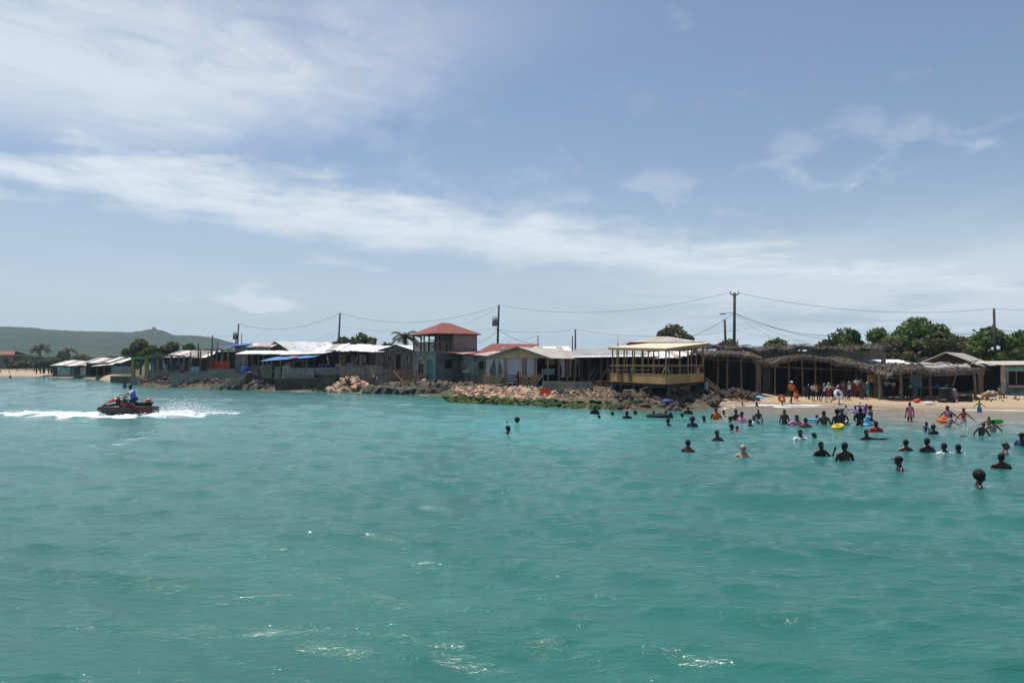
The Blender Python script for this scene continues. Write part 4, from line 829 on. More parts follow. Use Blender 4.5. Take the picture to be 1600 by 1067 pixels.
for f_ in (fC, fD):
    for u in (.2, .4, .6, .8, .98): q = f_.p(u * f_.L, 0, 0); bar('post', q + Vector((0, 0, zf)), q + Vector((0, 0, rzf(q))), .08, M['woodt'], t)
    fbox('back_rail', f_, .1, f_.L - .1, -.03, .03, zt + .4, zt + .47, M['wood'], t)
cen = (K[0] + K[1] + K[2] + K[3]) / 4; E = [cen + (k - cen) * 1.03 for k in K]; E = [Vector((e.x, e.y, rzf(e))) for e in E]; E[2] += Vector((.35, 0, .04))
for i in range(4):
    a0, a1 = i / 4, (i + 1) / 4; q = [E[0].lerp(E[3], a0), E[1].lerp(E[2], a0), E[1].lerp(E[2], a1), E[0].lerp(E[3], a1)]; mb = MB(); mb.hexa([k + Vector((0, 0, .0)) for k in q], [k + Vector((0, 0, .05)) for k in q]); part('roof_board', mb, M['plyroof'], t)
for i in range(4): bar('fascia', E[i] - Vector((0, 0, .075)), E[(i + 1) % 4] - Vector((0, 0, .075)), .06, M['woodt'], t, .14)
for i in range(1, 5): bar('rafter', E[0].lerp(E[1], i / 5) - Vector((0, 0, .06)), E[3].lerp(E[2], i / 5) - Vector((0, 0, .06)), .06, M['wood'], t, .11)
bar('brace', fA.p(fA.L - .5, -.05, zt), fA.p(fA.L - .05, -.06, zt + .45), .06, M['ply'], t); bar('brace', fB.p(.5, -.05, zt), fB.p(.05, -.06, zt + .45), .06, M['ply'], t)
for f_, us in ((fA, (.15, .4, .68, .96)), (fB, (.4, .9)), (fD, (.3, .8))):
    for u in us: q = f_.p(u * f_.L, .3, 0); mb = MB(); mb.tube([q + Vector((0, 0, -.3)), q + Vector((0, 0, zf - .12))], .11, 8); part('stilt', mb, M['pole'], t)
for f_ in (fA, fB): bar('joist', f_.p(.2, .25, zf - .24), f_.p(f_.L - .2, .25, zf - .24), .12, M['woodd'], t, .2)
bar('cross_brace', fA.p(2., .3, .4), fA.p(4., .3, zf - .2), .09, M['woodd'], t); fbox('skirt_panel', fB, 4.0, fB.L - .2, .9, .95, .55, zf - .13, M['ply'], t); fbox('skirt_panel', fC, 1., 8.5, .2, .25, .4, zf - .13, M['dark'], t)
fbox('skirt_panel', fD, .2, fD.L - .2, -.25, -.2, .4, zf - .13, M['dark'], t)
mb = MB(); q = fB.p(fB.L - 1.0, -.4, 0); mb.tube([q + Vector((0, 0, -.2)), q + Vector((0, 0, zf - .1))], .15, 10); part('concrete_pier', mb, M['bluel'], t)
t2 = thing('wooden_stairs', 'short timber stairs leading from the plywood deck down to the stones', 'stairs', P(1109, 57, .7)); s0, s1 = Vector(P(1100, 57, zf)), Vector(P(1122, 57.2, .75))
for dd_ in (-.45, .45): bar('stringer', s0 + Vector((0, dd_, -.1)), s1 + Vector((0, dd_, 0)), .05, M['woodt'], t2, .2)
bar('handrail', s0 + Vector((0, -.45, .15)), s1 + Vector((0, -.45, .25)), .05, M['woodt'], t2, .08)
for k in range(6): q = s0.lerp(s1, (k + .5) / 6); mb = MB(); mb.box(q, (.22, .95, .04)); part('tread', mb, M['ply'], t2)
bar('stair_post', s1 + Vector((-.35, -.45, -.35)), s1 + Vector((-.35, -.45, .1)), .14, M['wpale'], t2)
# furniture on the deck
pts = [(962, 56, 0), (975, 54.5, 0), (1003, 55, 1), (1020, 56, 0), (1032, 52.5, 0), (1058, 53, 0), (1068, 56, 0), (1082, 57, 0)]
for k, (px, dd_, wh) in enumerate(pts):
    t2 = thing('deck_table', ['bare wooden table in the far corner of the plywood deck', 'wooden table by the plywood railing next to the braced post', 'table with a white cloth in the middle of the plywood deck', 'wooden table behind the white cloth table', 'wooden table at the forward point of the deck', 'wooden table behind the seated person in teal', 'wooden table at the inner side of the deck', 'wooden table next to the person in pink'][k], 'table', P(px, dd_, zf), 'tables on the plywood deck')
    c = Vector(P(px, dd_, zf)); mb = MB(); mb.box(c + Vector((0, 0, .74)), (.95, .8, .04)); part('table_top', mb, M['white' if wh else 'wood'], t2)
    for sx in (-.4, .4):
        for sy in (-.33, .33): bar('leg', c + Vector((sx, sy, 0)), c + Vector((sx, sy, .72)), .06, M['wood'], t2)
    t2 = thing('deck_chair', 'plain dark wooden chair drawn up to a table on the plywood deck', 'chair', P(px + 9, dd_, zf), 'chairs on the plywood deck'); c = Vector(P(px + 12, dd_, zf)); mb = MB(); mb.box(c + Vector((0, 0, .44)), (.42, .42, .04)); part('seat', mb, M['woodt'], t2); mb = MB(); mb.box(c + Vector((.2, 0, .72)), (.04, .4, .42)); part('backrest', mb, M['woodt'], t2)
    for sx in (-.18, .18):
        for sy in (-.18, .18): bar('leg', c + Vector((sx, sy, 0)), c + Vector((sx, sy, .42)), .04, M['woodt'], t2)
# --- behind the deck
d = 88; t = thing('hip_roofed_house', 'house with low grey hip roof and red fascia behind the plywood deck', 'house', P(1040, d, 1)); fr = FP(983, d, 1099, d); L = fr.L; ze, za = Z(534.5, d), Z(524, d)
fbox('wall', fr, .5, L - .5, .6, 5.5, .8, ze, M['mauve'], t); 
for (q0, q1, q2, q3) in ((fr.p(0, 0, ze), fr.p(L, 0, ze), fr.p(L * .58, 3, za), fr.p(L * .44, 3, za)), (fr.p(L, 0, ze), fr.p(L, 6, ze), fr.p(L * .58, 3.01, za), fr.p(L * .58, 3, za)), (fr.p(0, 6, ze), fr.p(0, 0, ze), fr.p(L * .44, 3, za), fr.p(L * .44, 3.01, za))):
    mb = MB(); k = Vector((0, 0, .06)); mb.hexa([q - k for q in (q0, q1, q2, q3)], [q0, q1, q2, q3]); part('roof_slope', mb, M['zinct'], t)
fbox('fascia', fr, 0, L * .2, -.06, -.01, ze - .28, ze - .01, M['redp'], t); fbox('fascia', fr, L * .2 + .01, L, -.06, -.01, ze - .2, ze - .01, M['woodd'], t)
for k, (px0, px1, dd_, y0, y1) in enumerate(((998, 1060, 72, 559, 548), (1062, 1112, 76, 556, 547))): shed('low_roofed_shed', ['white roofed shed seen through the middle of the deck', 'rusty white shed roof between the deck and the thatched stall'][k], 'shed', px0, px1, dd_, .8, Z(y0, dd_), Z(y1, dd_), 4, ['zinc', 'zinc', 'rust'], 6, (), back='dark', tilt=.05, jag=.2)
# --- thatched stalls of the bathing beach
def interp(px, tab): return float(np.interp(px, [k[0] for k in tab], [k[1] for k in tab]))
def palapa(name, label, px0, px1, d, front, depth, back_py, postpx, z0, n=2600, back='dark', L=.42, fr_len=.6, m=('thatch', 'thatchg'), pr=.06, rail=True, cat='shelter', seed=0, post_d=.35):
    t = thing(name, label, cat, P((px0 + px1) / 2, d, z0)); fr = FP(px0, d, px1, d)
    def surf(u, v):
        px = px0 + (px1 - px0) * u; zf = Z(interp(px, front), d); zb = Z(interp(px, back_py), d + depth); vv = max(min(v, 1), -.2)
        lump = .1 * (math.sin(u * 17 + v * 5 + seed) + math.sin(u * 31 + v * 11 + seed * 2)) * .6
        return fr.p(u * fr.L, -.5 + vv * depth, zf + (zb - zf) * (1 - (1 - vv) ** 1.5 if vv > 0 else vv) + lump * (.25 + .5 * max(vv, 0)))
    thatch(t, surf, 22, 6, M[m[0]], M[m[1]], n, L, .06, int(n * .25), fr_len * .45)
    for px in postpx: u = (X(px, d) - X(px0, d)); posts(fr, [(u, post_d)], z0 - .2, surf(u / fr.L, .15).z - .1, pr, M['wood'], t, lean=.1, rough=True)
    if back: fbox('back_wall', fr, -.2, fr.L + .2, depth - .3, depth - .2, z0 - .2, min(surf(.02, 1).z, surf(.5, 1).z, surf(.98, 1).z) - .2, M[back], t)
    for k in range(4): posts(fr, [((k + .5) / 4 * fr.L, depth * .6)], z0 - .2, surf((k + .5) / 4, .6).z - .1, .05, M['woodd'], t)
    if rail: bar('beam', fr.p(.1, post_d, Z(interp(px0, front), d) - .25), fr.p(fr.L - .1, post_d, Z(interp(px1, front), d) - .25), .07, M['wood'], t)
    return t, fr
g60 = .35
palapa('thatched_stall', 'dark thatched stall between the deck stairs and the grey block building', 1096, 1186, 62, [(1096, 556), (1120, 553), (1150, 554), (1186, 560)], 4.5, [(1096, 549), (1186, 550)], (1122, 1137, 1160, 1183), .6, 1500)
t = thing('block_building', 'long dark grey building with a flat brushwood roof and a bricked up bay', 'building', P(1250, 68, .5)); d = 66.5; fr = FP(1112, d, 1384, d); L = fr.L; zt = Z(549, d)
ops = [(X(1202, d) - X(1112, d), X(1262, d) - X(1112, d), .5, Z(562, d)), (X(1122, d) - X(1112, d), X(1180, d) - X(1112, d), .5, Z(560, d)), (X(1275, d) - X(1112, d), X(1378, d) - X(1112, d), .5, Z(562, d))]
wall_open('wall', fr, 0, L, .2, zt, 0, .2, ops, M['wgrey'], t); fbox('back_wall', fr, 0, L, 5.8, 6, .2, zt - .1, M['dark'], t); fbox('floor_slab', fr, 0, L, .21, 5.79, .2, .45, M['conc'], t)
fbox('pillar', fr, X(1180, d) - X(1112, d), X(1188, d) - X(1112, d), -.12, -.01, .3, Z(561, d), M['wpale'], t); fbox('pillar', fr, X(1190, d) - X(1112, d), X(1201, d) - X(1112, d), -.3, -.01, .3, Z(576, d), M['conc'], t)
fbox('wall_board', fr, X(1189.5, d) - X(1112, d), X(1200.5, d) - X(1112, d), -.05, -.005, Z(587, d), Z(563, d), M['ply'], t, 'brown board fixed on the wall')
rs = random.Random(3)
def brush(u, v): return fr.p(-.5 + u * (L + .8), -.7 + v * 7, zt + .12 + .1 * math.sin(u * 40) + .22 * math.sin(u * 7 + 1) ** 2 + .25 * v)
thatch(t, brush, 30, 3, M['thatchg'], M['thatch'], 1500, 1.1, .06, 350, .3)
for k in range(26): u = rs.random(); p = brush(u, rs.random() * .3); bar('roof_pole', p + Vector((0, 0, .1)), p + Vector((rs.uniform(-1.8, 1.8), rs.uniform(-.6, .3), rs.uniform(.05, .3))), .07, M['wood'], t)
palapa('thatched_shelter', 'big arched palm thatch shelter with rough posts above the beach crowd', 1204, 1366, 61.8, [(1204, 568), (1214, 564), (1240, 559), (1262, 557.5), (1290, 562), (1310, 568), (1335, 572), (1366, 575)], 5, [(1204, 565), (1260, 556), (1300, 558), (1335, 558), (1366, 566)], (1213, 1234, 1256, 1277, 1301, 1355), g60, 3600, fr_len=.7, seed=2)
t, _ = shed('white_roofed_stall', 'stall with a wide clean white roof behind the two thatched shelters', 'stall', 1338, 1440, 66, .5, Z(571.5, 66), Z(561, 66), 4.5, ['zinc'], 9, (1345, 1375, 1400, 1425), back='dark', tilt=.02)
t, fr = palapa('thatched_hut', 'ragged grey thatch hut with thick posts behind the stacked tubes', 1378, 1531, 56, [(1378, 586), (1390, 580), (1430, 577), (1460, 581), (1490, 579), (1531, 578)], 4.2, [(1378, 574), (1410, 571), (1460, 569.5), (1500, 571.5), (1531, 574)], (1377, 1411, 1457, 1527), .3, 3800, None, .62, .7, ('thatchg', 'thatch'), .1, seed=5)
fbox('back_wall', fr, -.2, fr.L + .2, 4.0, 4.1, .2, Z(583, 60), M['dark'], t); fbox('wall_panel', fr, X(1398, 56) - X(1378, 56), X(1414, 56) - X(1378, 56), 3.4, 3.5, .3, Z(587, 59), M['bluel'], t, 'pale blue wall panel'); fbox('wall_panel', fr, X(1460, 56) - X(1378, 56), X(1479, 56) - X(1378, 56), 3.4, 3.5, .3, Z(585, 59), M['bluel'], t, 'pale blue wall panel')
fbox('wall_panel', fr, X(1384, 56) - X(1378, 56), X(1397, 56) - X(1378, 56), 2.9, 3.0, .3, Z(585, 59), M['ply'], t)
bar('leaning_post', fr.p(X(1491, 56) - X(1378, 56), .3, Z(603, 56)), fr.p(X(1497, 56) - X(1378, 56), .3, Z(584, 56)), .1, M['wood'], t)
for a, b, y0, y1 in ((1455, 1500, 575, 571.5), (1493, 1530, 577.5, 573.5)): tarp('roof_tarp', fr.p(X(a, 56) - X(1378, 56), .4, Z(y0 + 1.5, 57)), fr.p(X(b, 56) - X(1378, 56), .4, Z(y0 + 1, 57)), fr.p(X(b, 56) - X(1378, 56), 1.6, Z(y1, 57) + .25), fr.p(X(a, 56) - X(1378, 56), 1.6, Z(y1 + .5, 57) + .25), M['zincg'], t, .04, 4)
for k in range(16): u, v = rs.random(), rs.random() * .6; p = fr.p(u * fr.L, v * 3, Z(576 - v * 5, 57) + .25); bar('roof_pole', p, p + Vector((rs.uniform(-1.2, 1.2), rs.uniform(-.5, .5), rs.uniform(-.05, .25))), .06, M['wood'], t)
for k, (px, dd_) in enumerate(((1428, 57.5), (1447, 57.8))):
    t2 = thing('picnic_table', ['dark wooden table in the shade of the ragged thatch hut', 'dark wooden bench table by the middle post of the thatch hut'][k], 'table', P(px, dd_, .35)); c = Vector(P(px, dd_, .35)); mb = MB(); mb.box(c + Vector((0, 0, .72)), (1.0, .7, .06)); part('table_top', mb, M['wood'], t2)
    for sx in (-.4, .4):
        for sy in (-.25, .25): bar('leg', c + Vector((sx, sy, 0)), c + Vector((sx, sy, .7)), .07, M['woodd'], t2)
# gabled bar and teal shop
t = thing('gabled_bar', 'gabled beach bar with tan roof and red brown gable behind the thatch hut', 'bar', P(1505, 63, .4)); d = 62; fr = FP(1432, d, 1531, d, (.62, .78)); L = fr.L; zE, zA = Z(570.5, d), Z(551, d); dep = 7.5; ua = L * .47
gable('gable', fr, .1, L - .1, .25, .1, zE - .05, zA - .12, M['rust'] if False else mat('red brown boards', (.075, .035, .028), (.05, .025, .02), 2, .9), t, ua=ua)
sheets(fr.p(L + .4, -.3, zE - .1), fr.p(L + .4, dep, zE - .1), fr.p(ua, dep, zA + .03), fr.p(ua, -.3, zA + .03), 8, M['zinct'], t, ridges=3); sheets(fr.p(-.4, dep, zE - .1), fr.p(-.4, -.3, zE - .1), fr.p(ua, -.3, zA + .03), fr.p(ua, dep, zA + .03), 8, M['zinct'], t)
fbox('back_wall', fr, 0, L, dep - .2, dep - .05, .3, zE, M['dark'], t); fbox('floor_slab', fr, 0, L + .2, -.5, dep, .1, .42, M['conc'], t); posts(fr, [(.1, .2), (L * .5, .2), (L - .1, .1)], .4, zE, .1, M['wood'], t)
sw = Fr(fr.p(L, 0, 0)[:2], fr.p(L, dep, 0)[:2]); fbox('side_lintel', sw, .2, dep - .3, -.06, .06, Z(576, d), zE - .1, M['wteal'], t); posts(sw, [(.3, 0), (3.2, 0), (6.8, 0)], .4, Z(576, d), .12, M['redp'] if False else M['wood'], t)
mb = MB(); fr = FP(1526, 67.5, 1680, 66.5); fr.box(mb, 0, fr.L, 0, .12, .3, Z(572, 67)); solo('board_wall', mb, M['woodd'], 'dark board wall closing the gap between the gabled bar and teal shop', 'wall')
t = thing('teal_shop', 'teal painted shop with dark counter opening by the gabled bar', 'shop', P(1590, 62, .4)); d = 61; fr = FP(1567, d, 1650, d + .6); L = fr.L
wall_open('wall', fr, 0, L, .3, Z(571, d), 0, .15, [(.45, L - .2, Z(604, d), Z(580, d))], M['teal' if False else 'wteal'], t); fbox('back_wall', fr, 0, L, 3, 3.1, .3, Z(571, d), M['dark'], t); fbox('pillar', fr, -.25, .12, -.06, -.005, .3, Z(572, d), M['rust'], t)
fbox('lintel_band', fr, .1, L, -.05, -.004, Z(580, d), Z(574, d), M['bluel'], t); fbox('counter', fr, .3, L, -.3, -.05, Z(605, d), Z(602, d), M['pink'], t); posts(fr, [(1.0, -.1)], .4, Z(580, d), .03, M['metal'], t); fbox('counter_front', fr, .5, L, -.12, -.01, .3, Z(613, d), M['bluel'], t)
sheets(fr.p(-.7, -1.0, Z(570, d)), fr.p(L + .3, -1.0, Z(569, d)), fr.p(L + .3, 3.5, Z(563.5, d)), fr.p(-.7, 3.5, Z(564.5, d)), 7, M['zinct'], t)
# --- wooden fence, jetty and broken furniture below the tower house
d = 80.5; t = thing('picket_fence', 'brown picket fence of upright boards in front of the grey gable cottage', 'fence', P(630, d, 1.)); fr = FP(609, d, 651, d); u = 0.
while u < fr.L: fbox('picket', fr, u, u + .11, -.02, .02, Z(592, d), Z(577.5, d) + random.uniform(-.08, .08), M['woodt'], t); u += .2
for zz in (587, 580): fbox('fence_rail', fr, 0, fr.L, .021, .06, Z(zz, d) - .04, Z(zz, d) + .04, M['wood'], t)
fr = FP(596, 80.6, 609, 80.6); block_wall('garden_wall', 'short brown block wall between the terrace wall and the picket fence', fr, 0, fr.L, 0, Z(598, 80.6), Z(577.5, 80.6), .2, m='blockb')
def lounger(px, d, z, rz, label):
    t = thing('sun_lounger', label, 'lounger', P(px, d, z), 'wooden sun loungers under the tower house'); o = Vector(P(px, d, z)); rot = Matrix.Rotation(rz, 3, 'Z'); q = lambda x, y, zz: o + rot @ Vector((x, y, zz))
    for sy in (-.35, .35): bar('side_rail', q(-.9, sy, .38), q(.9, sy, .38), .06, M['woodt'], t, .09)
    for k in range(7): bar('seat_slat', q(-.85 + k * .17, -.34, .44), q(-.85 + k * .17, .34, .44), .11, M['woodt'], t, .025)
    for k in range(5): x = .35 + k * .15; bar('back_slat', q(x, -.34, .46 + k * .12), q(x, .34, .46 + k * .12), .11, M['woodt'], t, .03)
    for sy in (-.3, .3): bar('back_frame', q(.3, sy, .42), q(1.0, sy, 1.02), .05, M['woodt'], t)
    for sx in (-.75, .75):
        for sy in (-.3, .3): bar('leg', q(sx, sy, 0), q(sx, sy, .36), .08, M['woodt'], t)
lounger(647, 78.6, .75, R(30), 'wooden sun lounger with raised back below the arched doors'); lounger(662, 77.8, .75, R(200), 'wooden sun lounger beside the pale tilted board'); lounger(640, 77.6, .7, R(-15), 'wooden sun lounger on the jetty edge under the picket fence')
for k, (x0, y0, x1, y1) in enumerate(((615, 580, 627, 593), (646, 592, 658, 583), (655, 588, 668, 579), (662, 592, 672, 584), (637, 604, 645, 592), (630, 590, 622, 603))):
    mb = MB(); mb.beam(P(x0, 79, Z(y0, 79)), P(x1, 78.7, Z(y1, 78.7)), .12, .05); solo('leaning_board', mb, M['woodt'], 'light timber board leaning among the loungers below the tower house', 'board', 'leaning boards below the tower house')
mb = MB(); mb.hexa([P(657, 77.5, Z(597, 77.5)), P(663, 77.5, Z(597, 77.5)), P(664, 77.6, Z(597, 77.6)), P(658, 77.6, Z(597, 77.6))], [P(660, 77.8, Z(592, 77.8)), P(666, 77.8, Z(591.5, 77.8)), P(666.5, 77.9, Z(591.5, 77.9)), P(660.5, 77.9, Z(592, 77.9))]); solo('pale_board', mb, M['wpale'], 'pale square board tilted up among the wooden loungers', 'board')
mb = MB(); mb.tube([P(680.5, 74, -.4), P(680.5, 74, Z(594, 74))], [.12, .1], 8); solo('mooring_post', mb, M['woodd'], 'single dark mooring post at the edge of the rock ledge', 'post')
t = thing('work_table', 'tall grey table standing against the teal wall near the pavilion', 'table', P(727, 74, .95)); o = P(727, 74, 0); fr = FP(722, 74, 733, 74); fbox('table_top', fr, 0, fr.L, 0, .7, Z(581.5, 74), Z(580, 74), M['wpale'], t)
for u in (.05, fr.L - .05):
    for w_ in (.05, .62): bar('leg', fr.p(u, w_, .8), fr.p(u, w_, Z(581.5, 74)), .07, M['woodd'], t)
bar('lower_shelf', fr.p(0, .35, Z(588, 74)), fr.p(fr.L, .35, Z(588, 74)), .5, M['woodd'], t, .05)
# rock ledges at the water
def slab(name, pxs, dd, z0, z1, m, label, seed, jitter=.35):
    rs_ = random.Random(seed); mb = MB(); n = 26; rows = []
    for j, (w_, zz) in enumerate(((-.25, z0), (.05, z0 + (z1 - z0) * .55), (.35, z1 - .03), (1.2, z1), (3.2, z1 + .15))):
        rows.append([Vector(P(pxs[0] + (pxs[1] - pxs[0]) * i / n, dd[0] + (dd[1] - dd[0]) * i / n + w_, zz)) + Vector((rs_.uniform(-.1, .1), rs_.uniform(-jitter, jitter) * (1 if j < 3 else .4), rs_.uniform(-.12, .12) * (0 if j == 0 else 1))) for i in range(n + 1)])
    V = [p for r in rows for p in r]; k = n + 1; mb.add(V, [(j * k + i, j * k + i + 1, (j + 1) * k + i + 1, (j + 1) * k + i) for j in range(4) for i in range(n)])
    b = [Vector((p.x, p.y, z0 - .05)) for p in rows[4]]; mb.add(b + rows[4], [(i + 1, i, k + i, k + i + 1) for i in range(n)])
    return solo(name, mb, m, label, 'rock')
mr = mat('mossy wet rock', (.06, .065, .04), (.03, .032, .025), 1.4, .8, .06); slab('rock_ledge', (566, 697), (75.6, 70.5), -.5, .55, mr, 'long dark mossy rock ledge at the water below the loungers', 5)
slab('rock_ledge', (650, 740), (74, 70.5), -.2, 1.0, M['concd'], 'upper dark ledge with rubble between the mooring post and the pavilion bank', 6); slab('rock_ledge', (330, 425), (88, 83.5), -.4, .45, mr, 'flat dark rock ledge below the rough stone steps', 8)
t = thing('stone_steps', 'rough stone steps climbing from the water beside the red bar wall', 'steps', P(366, 88, .3))
for k in range(6): fr = FP(346 + k * 4.5, 87 + k * .55, 372 + k * 4, 87 + k * .55); fbox('step', fr, 0, fr.L, 0, 1.4, .1, .45 + k * .27, M['conc'], t)
# --- stone banks
def heap(mk, name, label, group, pxs, dr, zf, rr_, n, cat='rock', flat=.7):
    for _ in range(n):
        px = random.uniform(*pxs); w_ = random.random(); d0 = interp(px, dr[0]); d1 = interp(px, dr[1]); d_ = d0 + (d1 - d0) * w_; r = random.uniform(*rr_); z = zf(px, w_, d_)
        stone(name, mk, P(px, d_, z - r * .15), r, label, cat, group, flat)
bf = [(690, 59.2), (705, 58), (740, 56.5), (800, 53.6), (850, 51.5), (900, 49.5), (960, 47.6), (1000, 47.2), (1060, 47.2), (1118, 50)]
bb = [(690, 62), (720, 63), (760, 65), (850, 63.5), (870, 57), (925, 55), (960, 54), (1000, 53), (1118, 53)]
bz = lambda px, w_, d_: -.05 + 1.0 * w_ ** .8
heap('moss', 'mossy_boulder', 'green mossy boulder at the waterline of the bank below the curtained pavilion', 'mossy boulders of the pavilion bank', (690, 985), (bf, [(k, v + 1.9) for k, v in bf]), lambda px, w_, d_: -.02 + .36 * w_, (.2, .46), 150)
heap('tstone', 'bank_stone', 'sunlit pinkish tan stone of the bank below the curtained pavilion', 'tan stones of the pavilion bank', (712, 868), ([(k, v + 2.2) for k, v in bf], bb), lambda px, w_, d_: .34 + .62 * w_ ** .8, (.09, .30), 280)
heap('tstone', 'bank_stone', 'tan stone below the freestanding block wall and scrap planks', 'tan stones under the bank wall', (872, 962), ([(k, v + 1.4) for k, v in bf], [(872, 56.3), (962, 56)]), lambda px, w_, d_: .22 + .35 * w_, (.12, .26), 75)
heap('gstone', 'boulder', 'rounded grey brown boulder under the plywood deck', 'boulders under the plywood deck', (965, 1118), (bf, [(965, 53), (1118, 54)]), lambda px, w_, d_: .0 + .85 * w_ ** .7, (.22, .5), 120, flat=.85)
mb = MB(); mb.ell(P(1042, 48.6, .42), (.42, .3, .22), 10, 6); solo('blue_bundle', mb, M['bluep'], 'blue plastic bundle wedged between the boulders under the deck', 'bundle', smooth=True)
sf = [(510, 79.8), (600, 75.8)]; heap('tstone', 'heap_stone', 'tan stone of the heap against the grey terrace wall', 'stone heap at the terrace wall', (512, 597), ([(510, 79), (560, 77.2), (600, 75.9)], [(510, 81), (600, 80)]), lambda px, w_, d_: .0 + (1.25 * math.exp(-((px - 550) / 24) ** 2) + .35) * w_ ** .8, (.17, .42), 120)
heap('dstone', 'shore_rock', 'dark brown rock piled below the yellow kiosk and blue stall', 'dark rocks below the kiosk', (222, 345), ([(222, 103), (270, 97), (345, 90.5)], [(222, 108), (262, 102), (290, 98), (345, 95.5)]), lambda px, w_, d_: .0 + 1.15 * w_, (.2, .45), 110)
heap('dstone', 'shore_rock', 'dark rock piled on the shore between the stone steps and tarp stall', 'dark rocks by the stone steps', (335, 430), ([(335, 90), (430, 83)], [(335, 92), (376, 90), (430, 86)]), lambda px, w_, d_: .0 + (1.0 + .9 * math.exp(-((px - 388) / 22) ** 2)) * w_, (.2, .5), 75)
rubble('shingle', 'gstone', [(*P(random.uniform(1120, 1182), 0, 0)[:0], X(px, d_), d_, max(0., .75 - abs(px - 1150) * .012) * random.uniform(.4, 1) + float(gz(X(px, d_), d_)) - .05, random.uniform(.07, .2)) for px, d_ in [(random.uniform(1118, 1185), random.uniform(56.3, 60.5)) for _ in range(420)]], 'grey shingle heap with black debris beside the deck stairs', 'shingle')
rubble('pebbles', 'tstone', [(X(px, d_), d_, .25 + .72 * k_ - .02, random.uniform(.06, .16)) for px, d_, k_ in [(px, interp(px, bf) + 2 + (interp(px, bb) - interp(px, bf) - 2) * k_, k_) for px, k_ in [(random.uniform(705, 962), random.random()) for _ in range(600)]]], 'small broken stones filling the pavilion bank', 'pebbles')
# --- trees
def leaf_crown(name, blobs, n, size, m, parent, droop=0.):
    mb_v = []; k = len(blobs); vol = np.array([b[3] ** 2 for b in blobs]); vol = vol / vol.sum()
    ids = RNG.choice(k, n, p=vol); dirs = RNG.normal(0, 1, (n, 3)); dirs /= np.linalg.norm(dirs, axis=1)[:, None]
    rad = (.5 + .55 * RNG.random(n) ** .6) * np.where(RNG.random(n) < .12, RNG.uniform(1., 1.3, n), 1.); B = np.array(blobs)
    c = B[ids, :3] + dirs * (B[ids, 3] * rad)[:, None] * np.array([1, 1, .8])
    clump = fbm(c[:, 0] * 1.1 + c[:, 1], c[:, 2] * 1.1 + c[:, 1] * .7, 3, 9); keep = clump > .40; c = c[keep]; dirs = dirs[keep]; n = len(c)
    nrm = dirs + RNG.normal(0, .7, (n, 3)); nrm /= np.linalg.norm(nrm, axis=1)[:, None]
    a = np.cross(nrm, RNG.normal(0, 1, (n, 3))); a /= np.linalg.norm(a, axis=1)[:, None]; b = np.cross(nrm, a); s = size * RNG.uniform(.5, 1.25, n)[:, None]
    V = np.stack([c - a * s, c + b * s * .5, c + a * s, c - b * s * .5], 1).reshape(-1, 3) - np.array(rootof(parent)); F = np.arange(4 * n).reshape(-1, 4)
    o = bigmesh(name, V, F, m, smooth=False); o.parent = parent; return o
def tree(label, px, d, py_top, wpx, name='tree', m='leaf', n=4200, size=.16, group=None, z0=None, squash=.8, cat='tree', trunk=True):
    z0 = float(gz(X(px, d), d)) - .1 if z0 is None else z0; H = Z(py_top, d) - z0; W = max(wpx / FPX * d / 2 * 1.12, H * .5); t = thing(name, label, cat, P(px, d, z0), group); o = Vector(P(px, d, z0)); blobs = []
    nb = max(9, int(W * 5)); cz = H * .42
    for _ in range(nb):
        a = random.uniform(0, 6.28); rr_ = W * .8 * math.sqrt(random.random()); r = W * random.uniform(.2, .36); zz = max(r * .7, cz * .5 + (H - cz * .5 - r * .75) * math.sqrt(max(0, 1 - (rr_ / W) ** 2)) * random.random() ** .45)
        r = min(r, H * .34); blobs.append((o.x + math.cos(a) * rr_, o.y + math.sin(a) * rr_ * squash, o.z + zz, r))
    blobs.append((o.x, o.y, o.z + H - W * .3 if W * .3 < H * .4 else o.z + H * .75, min(W * .36, H * .3)))
    mb = MB(); top = o + Vector((random.uniform(-.3, .3), 0, H * .6)); mb.tube([o, o.lerp(top, .5) + Vector((random.uniform(-.15, .15), 0, 0)), top], [.05 * H * .6, .04 * H * .6, .02 * H * .6], 7)
    for b in blobs[::2]: mb.tube([o + Vector((0, 0, H * random.uniform(.2, .45))), (o + Vector(b[:3])) / 2 * 0 + o.lerp(Vector(b[:3]), .55) + Vector((0, 0, .1 * H)), Vector(b[:3])], [.018 * H, .012 * H, .004 * H], 5)
    part('trunk', mb, M['trunk'], t); leaf_crown('crown', blobs, int(n * 1.5), size, M[m], t); return t
